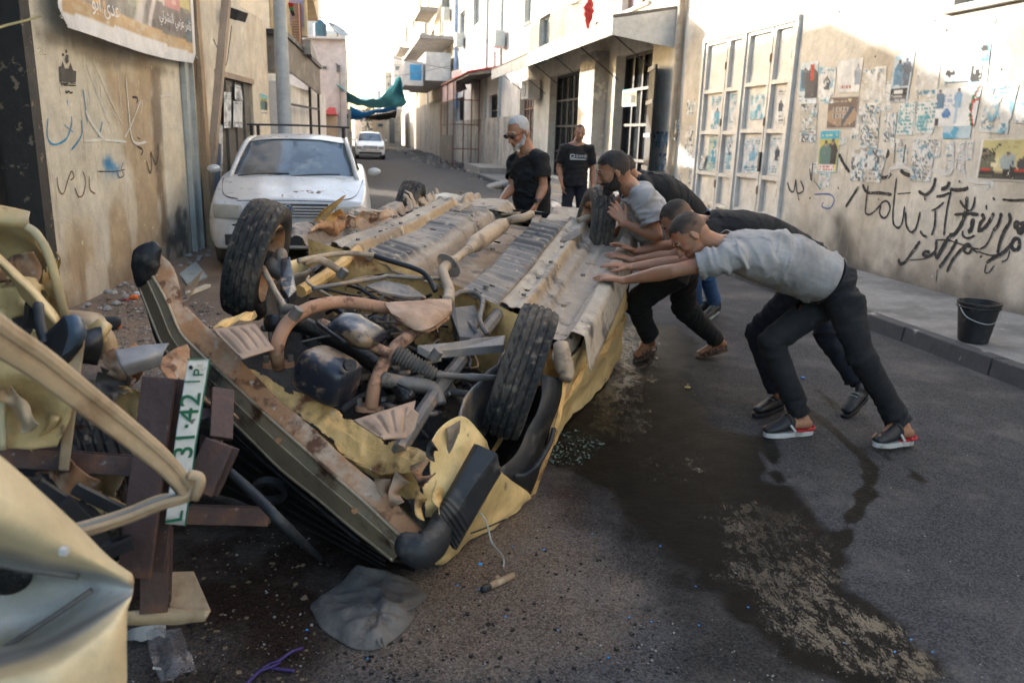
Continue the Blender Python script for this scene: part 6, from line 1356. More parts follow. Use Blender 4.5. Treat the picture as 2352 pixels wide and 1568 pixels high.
def st_wide(u, v, uv, s):
    c = np.ones(u.shape + (3,)) * np.array((.58, .59, .58)); c = lay(c, sm(fbm(uv, 5, 3, s), .15, .3) * .6, (.1, .35, .45)); c = lay(c, recm(u, v, .0, 1, .0, .12) * .8, (.2, .42, .5)); c = lay(c, recm(u, v, .8, 1, 0, .45), (.08, .3, .42)); c = lay(c, ellm(u, v, .87, .2, .07, .15), (.5, .5, .48)); c = lay(c, ellm(u, v, .87, .12, .08, .08), (.02, .02, .02))
    c = lay(c, ellm(u, v, .12, .68, .13, .1), (.015, .015, .015)); c = lay(c, ellm(u, v, .15, .58, .05, .08), (.45, .45, .45)); c = lay(c, ellm(u, v, .76, .85, .14, .14), (.015, .015, .015)); c = lay(c, ellm(u, v, .76, .70, .05, .07), (.015, .015, .015))
    for a in (.65, .87): c = lay(c, recm(u, v, a - .02, a + .02, .55, .85), (.015, .015, .015))
    return lay(c, recm(u, v, 0, .6, .93, 1), (.05, .05, .05))
def st_car(u, v, uv, s):
    c = np.ones(u.shape + (3,)) * np.array((.6, .61, .61)); c = figure(c, u, v, .08, .05, .5, (.08, .16, .25), asp=.55); c = figure(c, u, v, .52, .05, .5, (.2, .35, .5), asp=.4); c = lay(c, recm(u, v, .47, .56, .35, .95) * .8, (.25, .4, .55)); c = lay(c, ellm(u, v, .28, .68, .12, .10), (.05, .15, .35)); c = lay(c, ellm(u, v, .28, .60, .07, .08), (.08, .2, .4)); c = lay(c, recm(u, v, .02, .1, .75, .97), (.03, .03, .04))
    for k, cc_ in enumerate(((.03, .25, .15), (.02, .02, .02), (.45, .04, .03))): c = lay(c, np.abs(u - (.80 + .12 * (v - .5) ** 2 * 4 + .025 * k) - .02) < .012, cc_); c = lay(c, (np.abs(v - .35 + .5 * (u - .85) - .03 * k) < .02) & (u > .82), cc_)
    c = textlines(c, u, v, .2, .45, .15, .5, 3, (.3, .35, .5), s); return textlines(c, u, v, .15, .45, .3, .36, 1, (.45, .05, .04), s)
def st_scrap(u, v, uv, s):
    c = np.ones(u.shape + (3,)) * np.array((.58, .58, .57)); c = lay(c, sm(fbm(uv, 8, 4, s), .16, .26) * .8, (.08, .24, .34)); c = lay(c, sm(fbm(uv, 12, 4, s + 4), .2, .28) * .9, (.04, .045, .05)); c = lay(c, sm(fbm(uv, 4, 3, s + 8), .1, .3) * .8, (.42, .38, .32)); return textlines(c, u, v, .05, .95, .6, .95, 4, (.1, .12, .14), s, -.1)
def st_text(u, v, uv, s):
    c = np.ones(u.shape + (3,)) * np.array((.57, .58, .57)); c = textlines(c, u, v, .05, .95, .03, .97, 8, (.03, .22, .26), s, -.05); return lay(c, sm(fbm(uv, 5, 3, s), .15, .28) * .7, (.05, .28, .34))
def st_ltblue(u, v, uv, s):
    c = np.ones(u.shape + (3,)) * np.array((.38, .48, .54)); return lay(c, sm(fbm(uv, 5, 3, s), .1, .25), (.08, .32, .48))
def st_army(u, v, uv, s):
    c = np.ones(u.shape + (3,)) * np.array((.5, .42, .18)); c = lay(c, sm(v, .2, .9) * .5, (.55, .47, .3)); c = lay(c, sm(fbm(uv, 3, 3, s), 0, .4) * .4, (.3, .33, .2)); c = lay(c, sm(v, .76, .84), (.05, .045, .035))
    def gun(c, x, y, L, a):
        d = (u - x) * math.cos(a) * 1.9 - (v - y) * math.sin(a); e = (u - x) * 1.9 * math.sin(a) + (v - y) * math.cos(a)
        return lay(lay(c, (np.abs(e) < .016) & (np.abs(d) < L), (.02, .02, .02)), (np.abs(e - .05) < .05) & (np.abs(d + .02) < .03), (.02, .02, .02))
    c = figure(c, u, v, .06, .25, .7, (.10, .10, .07), (.22, .15, .10), .5); c = gun(c, .17, .3, .27, .85); c = gun(c, .10, .35, .2, .8)
    c = figure(c, u, v, .36, .33, .42, (.28, .33, .33), (.3, .22, .17), .5); c = lay(c, ellm(u, v, .40, .82, .09, .12), (.025, .022, .02)); c = gun(c, .41, .68, .16, 1.45)
    c = figure(c, u, v, .63, .35, .6, (.04, .04, .05), (.3, .2, .15), .6); c = gun(c, .56, .25, .28, 1.5); c = figure(c, u, v, .85, .25, .7, (.12, .12, .08), (.25, .17, .12), .5); c = gun(c, .95, .3, .2, .8)
    c = lay(c, ellm(u, v, .2, .63, .035, .07), (.6, .55, .4)); c = lay(c, ellm(u, v, .23, .5, .03, .06), (.58, .5, .3)); c = textlines(c, u, v, .3, .9, .08, .22, 2, (.35, .3, .12), s)
    for a in (.04, .45, .75): c = lay(c, recm(u, v, a, a + .13, .72, .77), (.5, .03, .02)); c = lay(c, recm(u, v, a - .03, a + .18, .78, .87), (.02, .02, .02)); c = textlines(c, u, v, a - .02, a + .16, .79, .87, 1, (.6, .6, .6), s)
    e = np.minimum(np.minimum(u, 1 - u) * 1.6, np.minimum(v, 1 - v)); return lay(c, e < .04, (.58, .57, .54))
Z5 = lambda *q: [(1791.6 + x * .4103, y * .4103) for x, y in q]
Z4 = lambda *q: [(1378 + x * .3516, y * .3516) for x, y in q]
PO = [
 ('white and blue poster with a tall figure in red, nearest the white metal doors', Z5((120, 355), (218, 345), (205, 580), (105, 582)), st_red, .25),
 ('faded white poster with a grey standing figure at its right edge', Z5((320, 345), (470, 322), (445, 515), (330, 520)), st_faded, .3),
 ('torn pale sheet with one dark smudge beside the faded white poster', Z5((222, 375), (318, 380), (300, 580), (218, 580)), st_white((.55, .55, .54), fig=1), .6),
 ('dark brown poster showing two rows of small portraits', Z5((275, 545), (447, 537), (425, 718), (260, 722)), st_brown, 0),
 ('yellow and turquoise poster of two men standing side by side', Z5((230, 735), (342, 730), (315, 968), (208, 965)), st_yellow2, 0),
 ('shredded white paper below the poster with the red figure', Z5((122, 585), (215, 580), (200, 800), (105, 795)), st_scrap, .62),
 ('ragged white paper with deep blue scraps right of the dark brown poster', Z5((462, 575), (562, 600), (548, 835), (450, 830)), st_scrap, .6),
 ('large torn poster with blue and black shreds, lowest left of the wall', Z5((405, 840), (605, 835), (560, 1025), (395, 1010)), st_scrap, .45),
 ('narrow poster of two blue tinted men above a black text box', Z5((645, 320), (760, 290), (715, 570), (612, 572)), st_bluemen, .1),
 ('broad white poster with black crouching figures, highest on the wall', Z5((945, 275), (1185, 240), (1160, 462), (920, 478)), st_wide, 0),
 ('white poster with a small blue car and flag coloured ribbons', Z5((885, 500), (1135, 478), (1090, 705), (862, 712)), st_car, 0),
 ('torn white sheet of teal writing, left one of a pair', Z5((675, 580), (765, 570), (740, 755), (650, 758)), st_text, .35),
 ('torn white sheet of teal writing touching the blue car poster', Z5((775, 570), (885, 560), (858, 745), (755, 750)), st_text, .35),
 ('pale blue strip of paper under the blue car poster', Z5((915, 712), (1075, 700), (1065, 775), (915, 778)), st_ltblue, .35),
 ('remains of a big torn poster with a light blue top edge', Z5((1150, 490), (1345, 455), (1275, 750), (1115, 738)), st_white((.56, .56, .54), fig=0), .8),
 ('white poster fragment cut by the right edge of the picture', Z5((1335, 570), (1480, 560), (1440, 690), (1310, 690)), st_white((.56, .56, .54), fig=0), .4),
 ('large yellow poster of armed men in a white border', Z5((1135, 780), (1620, 765), (1600, 1030), (1095, 1003)), st_army, 0),
 ('peeling white paper patch with black soot marks in the middle of the wall', Z5((745, 790), (880, 780), (840, 1020), (730, 1005)), st_scrap, .62),
 ('thin shredded paper between the soot marks and the blue scraps', Z5((585, 640), (660, 630), (640, 800), (578, 790)), st_scrap, .68),
 ('washed out paper remains above the narrow blue tinted poster', Z5((470, 380), (600, 370), (590, 560), (455, 560)), st_white((.5, .48, .44), fig=0, ac=(.45, .44, .42)), .72),
 ('washed out paper remains right of the narrow blue tinted poster', Z5((775, 380), (900, 370), (880, 540), (750, 550)), st_white((.5, .48, .44), fig=0, ac=(.45, .44, .42)), .7),
 ('shredded green and white paper on the wall between drain pipe and doors', Z4((560, 860), (640, 850), (620, 1100), (545, 1100)), st_scrap, .55),
 ('blue and white poster on the upper left panel of the metal doors', Z4((722, 630), (802, 625), (790, 840), (708, 845)), st_white(), .3),
 ('grey white poster on the second panel of the metal doors', Z4((842, 600), (898, 592), (885, 840), (828, 845)), st_white((.5, .5, .49), fig=0), .4),
 ('turquoise poster with a dark kneeling man on the metal doors', Z4((975, 622), (1085, 615), (1072, 775), (965, 782)), st_white((.25, .42, .48), fig=1), 0),
 ('white poster with four black seated figures on the metal doors', Z4((1152, 580), (1250, 578), (1226, 800), (1135, 806)), st_white((.58, .58, .57), ink=(.05, .05, .05), fig=2, ac=(.4, .45, .48)), 0),
 ('bright blue and green poster on a lower left panel of the metal doors', Z4((705, 895), (775, 888), (760, 1110), (685, 1115)), st_white((.4, .48, .4), fig=1, ac=(.03, .25, .4)), .2),
 ('torn blue white poster on the lower second panel of the metal doors', Z4((815, 895), (870, 890), (855, 1115), (800, 1118)), st_white(fig=1), .3),
 ('blurry blue poster with a black hatted head on the metal doors', Z4((935, 905), (1048, 895), (1038, 1125), (915, 1130)), st_white((.5, .52, .54), fig=1, ac=(.15, .32, .45)), .2),
 ('white poster with a running blue figure, lower right on the metal doors', Z4((1108, 880), (1205, 880), (1190, 1140), (1085, 1140)), st_white((.58, .58, .57), fig=1, ac=(.35, .45, .52)), .2),
]
for i, (lab, cor, st, torn) in enumerate(PO):
    on_door = 'metal doors' in lab and 'nearest' not in lab and 'between' not in lab
    paper('poster', lab, onR, cor, st, i + 1, torn, off=.006 if not on_door else -.032)
P2 = [('black and white poster scraps left of the tan drain pipe, upper ones', Z4((352, 860), (478, 860), (470, 970), (345, 970)), st_scrap, .3), ('green and white torn papers left of the tan drain pipe, lower ones', Z4((350, 1000), (480, 1000), (470, 1110), (345, 1110)), st_scrap, .4)]
for i, (lab, cor, st, torn) in enumerate(P2): paper('poster', lab, onR, cor, st, i + 60, torn)
paper('poster', 'yellow and blue poster on the black shop door', onR, Z4((176, 590), (270, 585), (266, 695), (170, 700)), st_yellow2, 70, 0, off=.10)
Z2 = lambda *q: [(459.4 + x * .3516, y * .3516) for x, y in q]
paper('poster', 'small green bordered poster on the low cream wall', onL, Z2((388, 610), (440, 630), (440, 745), (392, 742)), st_yellow2, 71, .1)
for k, (lab, c) in enumerate((('torn white paper on the left leaf of the black metal door', Z2((150, 600), (198, 605), (198, 835), (152, 838))), ('crumpled white notice high on the black metal door', Z2((222, 552), (262, 565), (276, 660), (222, 650))), ('long white notice on the middle leaf of the black metal door', Z2((212, 660), (272, 664), (272, 835), (212, 832))), ('narrow paper strip on the wall left of the black metal door', Z2((112, 800), (146, 820), (146, 1120), (108, 1120))))):
    paper('poster', lab, onL, c, st_white((.6, .6, .59), ink=(.08, .08, .08), fig=0, ac=(.2, .2, .2)), 80 + k, .3, off=.012 if k != 3 else .006)

rr = random.Random(41)
for k in range(34):
    x, y = rr.uniform(130, 1340), rr.uniform(350, 1000)
    w_, h_ = rr.uniform(35, 95), rr.uniform(45, 130); sk_ = -.12 * w_
    paper('paper_scrap', '', onR, Z5((x, y), (x + w_, y + sk_), (x + w_ - h_ * .09, y + h_ + sk_), (x - h_ * .09, y + h_)), st_white((.55, .54, .51), fig=0, ac=rr.choice(((.42, .40, .36), (.2, .36, .44), (.45, .45, .44)))), 100 + k, rr.uniform(.66, .8), off=.0035, parent=b1)
for k in range(10):
    x, y = rr.uniform(560, 640), rr.uniform(600, 1200); x = x if k % 2 else rr.uniform(350, 480)
    paper('paper_scrap', '', onR, Z4((x, y), (x + 60, y - 8), (x + 55, y + 90), (x - 6, y + 95)), st_scrap, 160 + k, .72, off=.0035, parent=b1 if x > 500 else b2)
# ================================================================== banner
bn = empty('banner', PL(8.7, 2.4, .1), 'big vinyl banner with white hem hung over the stained left wall', 'banner')
by0, by1, bz0, bz1 = 6.88, 10.62, 2.36, 4.6
nu, nv = 150, 90
u, v = np.meshgrid(np.linspace(0, 1, nu), np.linspace(0, 1, nv), indexing='ij')        # v up
Yb = by0 + (by1 - by0) * u; Zb = bz0 + (bz1 - bz0) * v - .05 * np.sin(PI * u) * (1 - v)
uv = np.stack([u * 3, v * 2, u * 0], -1)
off = .14 + .035 * np.sin(u * 5.5 + v * 1.5) + .02 * fbm(uv, 1.5, 2, 3)
P = np.array([[PL(Yb[i, j], Zb[i, j], off[i, j]) for j in range(nv)] for i in range(nu)])
mb = MB(); mb.v = [tuple(p) for p in P.reshape(-1, 3)]
for i in range(nu - 1):
    for j in range(nv - 1):
        if j < 5 and (i < 5 - j or i > nu - 6 + j): continue
        mb.f.append((i * nv + j, i * nv + j + 1, (i + 1) * nv + j + 1, (i + 1) * nv + j))
vinyl = obj('vinyl_sheet', mb, None, bn, smooth=True)
H_ = (Zb - bz0); W_ = u * (by1 - by0)          # metres from the lower left corner
c = np.ones(u.shape + (3,)) * np.array((.07, .05, .05))
c = lay(c, sm(fbm(uv, 2.2, 3, 4), -.1, .3) * .8, (.16, .15, .11)); c = lay(c, sm(fbm(uv, 4, 3, 8), .1, .3) * .7, (.03, .03, .035))
def R_(a, b, c0, d0): return recm(W_, H_, a, b, c0, d0)
for a, b, c0, d0, cl in ((.62, .80, .26, .34, (.5, .27, .04)), (.83, .90, .24, .31, (.45, .22, .04)), (1.1, 1.2, .22, .28, (.4, .2, .05)), (1.75, 1.9, .50, .72, (.5, .38, .06)), (1.75, 1.92, .34, .48, (.38, .36, .15)), (1.5, 1.74, .38, .66, (.2, .22, .16)), (.25, .34, .42, .47, (.45, .2, .04))): c = lay(c, R_(a, b, c0, d0), cl)
c = lay(c, sm(fbm(uv * [1, 2, 1], 6, 3, 12), .1, .3) * R_(1.2, 1.9, .25, 1.4), (.2, .2, .16))
c = lay(c, R_(2.35, 3.72, .95, 2.2), (.5, .45, .38)); c = lay(c, R_(2.5, 3.3, .42, 1.05) * .9, (.5, .43, .38)); c = lay(c, R_(2.75, 3.3, .55, .80), (.42, .12, .11)); c = textlines(c, W_ / 3.74, H_, .74, .88, .58, .78, 2, (.6, .3, .28), 4)
c = lay(c, R_(3.3, 3.62, .6, 1.3), (.42, .33, .10)); c = lay(c, R_(2.15, 3.62, .30, .55), (.075, .05, .05)); c = lay(c, R_(3.45, 3.62, .2, .5), (.03, .07, .10))
for a, w_ in ((-.25, .10), (.1, .05)): c = lay(c, sm(-np.abs((W_ - 2.1) - (H_ - .35) * .9 - a), -w_ * 1.8, -w_ * .5) * (H_ < 1.3) * .85, (.52, .45, .42))
c = lay(c, sm(-np.abs(W_ - .35 - H_ * .9 + .2), -.2, -.05) * .6, (.3, .2, .17))
c = lay(c, (H_ < .24) * 1., (.40, .24, .09)); c = lay(c, (H_ < .24) * sm(fbm(uv * [1, 3, 1], 7, 3, 22), .0, .2) * .7, (.45, .34, .2))
c = lay(c, ((H_ < .115) | (W_ < .07) | (W_ > 3.66)) * 1., (.60, .58, .57))
setcol(vinyl, c)
vinyl.data.materials.append(mat('vinyl', (.5, .5, .5), .38, attr='paint', bump=(4, .01)))
for k, (y, z) in enumerate(((by0 + .05, bz0 + .07), (by1 - .05, bz0 + .07))): obj('eyelet', MB().lathe(PL(y, z, .145), (1, .087, 0), [(.012, 0), (.02, 0), (.02, .004), (.012, .004)], 12), M_['galv'], bn)
def ar(chars): return chars[::-1]
# contextual letter forms, laid out right to left
W1 = ar('\uFECB\uFEAA\uFEF1 \uFE83\uFE91\uFEEE'); W2 = ar('\uFE97\uFE8E\uFEE3\uFEAE \uFECB\uFEB0\uFEE3\uFEF2 \uFE8D\uFEDF\uFEE8\uFEB8\uFEAE\uFE97\uFEF2')
WH = mat('white_print', (.6, .58, .57), .5)
ydir = nrm(PL(1, 0) - PL(0, 0)); nudge = .145
_t = onL(150, 12); text_on(W1, bn, PL(float(_t[1]), float(onL(195, 22)[2]) - .04, .22), ydir, (0, 0, 1), .20, WH, 'lettering', .001)
text_on(W2, bn, PL(by0 + 2.22, bz0 + .34, .21), ydir, (0, 0, 1), .150, WH, 'lettering', .001)
rope = obj('rope', MB().tube([AY(-60, 90, 4.6), AY(0, 63, 5.3), AY(50, 50, 6.0), AY(92, 38, 6.75)], .009, 8, 6), mat('rope', (.3, .27, .12), .9, bump=(90, .01, (1, 1, 1)))); tag(rope, 'thin yellowish rope tied to the lower left corner of the banner', 'rope')

# ================================================================== small things
# bucket
bc = G(2234, 783, .13); bk = empty('bucket', bc, 'black plastic bucket standing on the pavement against the wall', 'bucket')
obj('bucket_body', MB().lathe(bc, (0, 0, 1), [(0, .004), (.108, .004), (.112, .03), (.150, .30), (.158, .302), (.158, .318), (.146, .318), (.105, .02), (0, .02)], 36, False), M_['plastic'], bk, smooth=True, auto=40)
obj('rim', MB().lathe(bc + V(0, 0, .275), (0, 0, 1), [(.150, 0), (.158, .0), (.158, .012), (.150, .012)], 36), M_['plastic'], bk, smooth=True)
obj('handle', MB().tube([bc + V(-.155, 0, .29), bc + V(-.13, -.09, .21), bc + V(0, -.155, .17), bc + V(.13, -.09, .21), bc + V(.155, 0, .29)], .004, 6, 5), M_['galv'], bk)
# cloth on the road
cl = [(818, 1309), (843, 1312), (890, 1322), (940, 1334), (965, 1352), (980, 1371), (955, 1396), (950, 1418), (937, 1440), (905, 1470), (862, 1493), (812, 1490), (770, 1468), (737, 1443), (722, 1415), (713, 1393), (737, 1371), (775, 1345)]
cg_ = [G(*p) for p in spline([V(*p) for p in cl + cl[:1]], 7)]; cen = G(840, 1402)
n = len(cg_); K = 26; P = []; fp_ = G(872, 1442)
for j in range(K + 1):
    t = j / K; row = []
    for i, p in enumerate(cg_):
        q_ = cen * (1 - t) + p * t; a = 2 * PI * i / n
        dr = math.hypot(q_[0] - fp_[0], q_[1] - fp_[1]); an = math.atan2(q_[1] - fp_[1], q_[0] - fp_[0])
        hh_ = .020 + .030 * (1 - t ** 4) + .022 * float(fbm(q_, 7, 3, 4)) + .010 * math.exp(-(dr / .10) ** 2) * math.cos(an * 5 + 2 * dr) + .016 * (.5 - abs(float(vn(q_, 9, 6))) * 2) + .010 * (.5 - abs(float(vn(q_, 17, 8))) * 2)
        hh_ *= 1 - t ** 9
        if t > .97: hh_ = .003
        row.append(q_ + V(0, 0, max(hh_, .003)))
    P.append(row)
P = np.array(P)
o = obj('cloth', MB().grid(P), mat('grey_cloth', (.10, .09, .083), .95, layers=[((.16, .14, .125), 3, .45, .65), ((.05, .035, .025), 4, .58, .7)], bump=((220, .002), (14, .01), (5, .02))), smooth=True, solid=.004); tag(o, 'dusty grey round cloth cap lying flat on the road in front', 'cloth')
fo = []
for (pts, r) in (([(990 - 643 + 643 - 50, 1396), (900, 1420), (880, 1440), (872, 1445)], .008), ([(835, 1432), (858, 1450), (872, 1480)], .012), ([(870, 1440), (878, 1465), (885, 1490)], .006), ([(960, 1390), (930, 1402), (885, 1424)], .008), ([(720, 1400), (780, 1382), (850, 1375)], .005)):
    fo.append(([G(x, y, .022) for x, y in pts], r))
mb = MB()
for p, r in fo: mb.tube(p, [r * .3, r, r * .4], 8, 4)
f_ = obj('fold', mb, o.data.materials[0], o, smooth=True)
# stub on cable
st = empty('stub', G(1145, 1338), 'charred black stub lying below the dangling wire', 'stub')
obj('stub_body', MB().tube([G(1114, 1350, .012), G(1150, 1334, .014), G(1180, 1320, .012)], [.011, .014, .011], 9, 3), M_['wood'], st, smooth=True); obj('burnt_tip', MB().limb([G(1112, 1352, .012), G(1122, 1347, .013)], .014, n=9), M_['black'], st); obj('knob', MB().ell(G(1142, 1326, .02), np.eye(3), (.012, .012, .01), 10, 7), M_['wood'], st)
obj('dangling_wire', MB().tube([AY(1102, 1174, 2.78), AY(1118, 1202, 2.72), AY(1130, 1246, 2.62), G(1155, 1278, .02), G(1156, 1302, .004)], .004, 6, 6), M_['galv'], oc)
# cord
o = obj('cord', MB().tube([G(560, 1575, .006), G(610, 1530, .012), G(640, 1517, .02), G(668, 1497, .03), G(696, 1487, .02)], .005, 7, 5).tube([G(610, 1530, .01), G(640, 1535, .008), G(676, 1540, .006)], .005, 7, 4).tube([G(585, 1545, .01), G(625, 1530, .02), G(645, 1520, .012)], .004, 7, 4), mat('purple_cord', (.04, .02, .11), .5), smooth=True); tag(o, 'tangle of dark purple cord on the road at the bottom edge', 'cord')
# plastic bag
def crumple(rows, k, a, sc, seed): 
    P = sheet(rows, k); n1 = fbm(P, sc, 4, seed); return P + (np.abs(n1) * a)[..., None] * V(0, 0, 1)
P = crumple([[G(338, 1480, .01), G(360, 1455, .03), G(415, 1442, .01)], [G(350, 1530, .02), G(390, 1500, .05), G(435, 1500, .01)], [G(372, 1575, .01), G(410, 1560, .03), G(455, 1552, .01)]], 16, .07, 13, 4)
o = obj('plastic_bag', MB().grid(P), mat('clear_plastic', (.26, .24, .25), .12, alpha=.42, spec=.8), smooth=True); tag(o, 'crumpled clear plastic bag on the ground at the bottom left', 'bag')
# paper bits, leaves, lemon, glass, grit
o = obj('leaf', MB().ell(G(1579, 889, .008), np.eye(3), (.022, .016, .008), 12, 8).limb([G(1579, 889, .012), G(1580, 882, .022)], .003, n=6), mat('dry_leaf', (.5, .4, .16), .8), smooth=True); tag(o, 'small yellow crumpled leaf on the wet asphalt by the sandals', 'leaf')
tag(obj('small_stub', MB().limb([G(352, 1533, .006), G(370, 1535, .006)], .004, n=8, caps='flat'), M_['far_white']), 'tiny white stub beside the clear plastic bag', 'stub')
tag(obj('bottle_cap', MB().lathe(G(1844, 868, .002), (0, 0, 1), [(0, .008), (.014, .008), (.016, 0)], 14, False), mat('blue_cap', (.02, .15, .5), .4)), 'bright blue plastic cap on the road between the two walkers', 'cap')
rr = random.Random(33)
def scatter(name, label, cat, n, poly, rmin, rmax, m, flat=.5, zoff=0, seed=1):
    rr = random.Random(seed); mb = MB(); xs_ = [p[0] for p in poly]; ys_ = [p[1] for p in poly]; k = 0
    while k < n:
        x, y = rr.uniform(min(xs_), max(xs_)), rr.uniform(min(ys_), max(ys_))
        if not inpoly(np.array([[x, y]]), poly)[0]: continue
        p = G(x, y); r = rr.uniform(rmin, rmax) * rr.random(); r = max(r, rmin); a = rr.uniform(0, PI)
        d = V(math.cos(a), math.sin(a), rr.uniform(-.2, .2)); e = V(-math.sin(a), math.cos(a), rr.uniform(-.2, .2))
        mb.box(p + V(0, 0, r * flat * .8), d * r, e * r * rr.uniform(.4, 1), V(rr.uniform(-.2, .2) * r, 0, r * flat)); k += 1
    return tag(obj(name, mb, m), label, cat, kind='stuff')
scatter('gravel', 'loose gravel and plaster grit on the dirt strip by the left wall', 'gravel', 1400, [(215, 690), (320, 640), (480, 700), (560, 760), (520, 900), (300, 860)], .004, .022, mat('grit', (.34, .27, .22), .9, layers=[((.12, .09, .07), 3, .5, .55), ((.5, .46, .42), 6, .58, .62)]), seed=3)
scatter('gravel', 'fine pale chips scattered over the near road', 'gravel', 450, [(560, 1230), (1210, 1140), (1500, 1300), (1600, 1568), (300, 1568)], .0012, .005, M_['concrete'], seed=4)
scatter('gravel', 'dark grit scattered over the near road', 'gravel', 900, [(560, 1230), (1210, 1140), (1500, 1300), (1600, 1568), (300, 1568)], .0015, .007, M_['dark'], seed=14)
scatter('glass_shards', 'greenish shards of safety glass beside the front wing', 'glass', 300, [(1235, 1005), (1330, 985), (1390, 1020), (1330, 1075), (1240, 1060)], .002, .007, mat('safety_glass', (.20, .27, .25), .15, alpha=.8), seed=5)
scatter('leaves', 'scattered dry leaf bits and seeds around the cloth', 'leaf litter', 90, [(430, 1200), (700, 1230), (760, 1330), (760, 1568), (460, 1568)], .004, .014, mat('litter', (.17, .12, .07), .9), .15, seed=6)
scatter('plastic_bits', 'tiny blue plastic chips on the road', 'litter', 24, [(640, 1300), (1600, 1200), (2300, 1500), (700, 1568)], .003, .008, M_['blue'], .3, seed=7)
scatter('gravel', 'sparse pale specks over the right half of the road', 'gravel', 300, [(1500, 700), (1950, 780), (2350, 950), (2350, 1568), (1650, 1568)], .001, .004, M_['concrete'], seed=8)
def thingtag(o, l, c): return tag(o, l, c)
# debris near the left wall
P = sheet([[G(415, 640, .01), G(440, 628, .1), G(462, 622, .14)], [G(430, 665, .01), G(458, 655, .02), G(478, 645, .02)]], 4)
tag(obj('board', MB().poly([G(412, 628, .02), G(450, 600, .02), G(476, 634, .02), G(430, 652, .02)], .02, (0, 0, 1)), M_['grey_metal']), 'grey square panel lying in the dust behind the bumper', 'panel')
tag(obj('splinter', MB().poly([G(425, 662, .01), G(468, 618, .16), G(455, 650, .08), G(432, 690, .01)], .015, (0, 1, 0)), M_['wood']), 'orange brown wood splinter standing in the dust', 'splinter')
tag(obj('plank_piece', MB().bar(G(432, 674, .02), G(478, 656, .02), .06, .03), M_['cream']), 'pale broken piece of plank beside the grey panel', 'plank')
t = empty('wrapper', G(310, 685), 'orange and white plastic wrapper at the foot of the left wall', 'wrapper')
obj('orange_part', superbox(G(308, 682, .03), np.eye(3), (.035, .03, .02), .6), M_['orange'], t, smooth=True); obj('white_part', superbox(G(318, 674, .05), np.eye(3), (.04, .03, .02), .7), M_['far_white'], t, smooth=True); obj('red_string', MB().tube([G(300, 686, .01), G(290, 688, .02), G(282, 687, .01)], .006, 6, 3), M_['red'], t)
t = empty('light_fitting', G(250, 740), 'smashed black light fitting with orange shards by the left wall', 'light fitting')
obj('housing', superbox(G(250, 742, .06), (nrm((1, .4, 0)), nrm((-.4, 1, 0)), V(0, 0, 1)), (.09, .05, .05), .5), M_['plastic'], t); obj('lens_shard', MB().poly([G(258, 755, .02), G(275, 738, .07), (G(280, 752, .03))], .006, (0, 1, 0)), M_['orange'], t)
for k, (x, y) in enumerate(((268, 775), (275, 790), (300, 800))):
    pass

# ================================================================== crushed wreck in the left foreground
M_['olive'] = mat('olive_yellow_panel', (.52, .36, .16), .5, layers=[((.30, .20, .08), 2.5, .5, .7), ((.1, .05, .03), 7, .66, .74), ((.45, .38, .22), 1.6, .55, .7)], coat=.15, bump=((3, .015), (30, .002)))
M_['fender'] = mat('pale_cream_wing', (.48, .42, .26), .62, attr='paint', layers=[((.30, .18, .10), 7, .68, .76), ((.38, .32, .2), 2, .5, .7)], coat=.2, bump=((4, .006), (40, .001)))
M_['frame'] = mat('tan_door_frame', (.42, .30, .18), .6, layers=[((.28, .17, .09), 5, .5, .66), ((.55, .44, .32), 3, .55, .7)], bump=((25, .003), (5, .006)))
M_['beam'] = mat('rusty_beam', (.085, .05, .043), .6, .3, layers=[((.17, .075, .04), 5, .5, .66), ((.25, .2, .18), 18, .66, .72), ((.045, .03, .03), 3, .55, .7)], bump=((40, .003), (8, .006)))
wr = empty('wrecked_car', G(150, 1560), 'crushed pale yellow car body piled up in the left foreground', 'car')
def patch(name, rows, m, k=7, noise=.02, sc=6, seed=0, sol=.004, parent=wr, smooth=True):
    P = sheet([[AY(*p) if len(p) == 3 else G(*p[:2], p[2]) for p in r] for r in rows], k, noise, sc, seed)
    return obj(name, MB().grid(P), M_[m], parent, smooth=smooth, solid=sol)
patch('bonnet_panel', [[(-60, 462, 2.5), (0, 477, 2.5), (40, 484, 2.5), (64, 490, 2.5)], [(-60, 500, 2.42), (0, 510, 2.42), (40, 515, 2.42), (66, 520, 2.42)], [(-60, 560, 2.55), (0, 570, 2.55), (60, 590, 2.55), (105, 600, 2.5)], [(-60, 640, 2.6), (20, 650, 2.6), (80, 680, 2.55), (130, 690, 2.5)], [(-60, 720, 2.6), (40, 720, 2.6), (110, 740, 2.5), (148, 728, 2.48)]], 'olive', seed=1)
obj('bonnet_edge', MB().tube([AY(62, 522, 2.42), AY(82, 536, 2.42), AY(108, 578, 2.42), AY(128, 640, 2.42), AY(142, 700, 2.44), AY(149, 722, 2.46)], .014, 8, 5), M_['fender'], wr, smooth=True); setcol(bpy.data.objects['bonnet_edge'], np.ones((len(bpy.data.objects['bonnet_edge'].data.vertices), 3)) * np.array([.42, .33, .17]))
patch('pillar_strip', [[(-20, 560, 2.25), (60, 650, 2.25), (137, 733, 2.25)], [(-20, 585, 2.2), (50, 665, 2.2), (132, 745, 2.2)], [(-20, 600, 2.3), (45, 680, 2.3), (120, 760, 2.3)]], 'olive', seed=2)
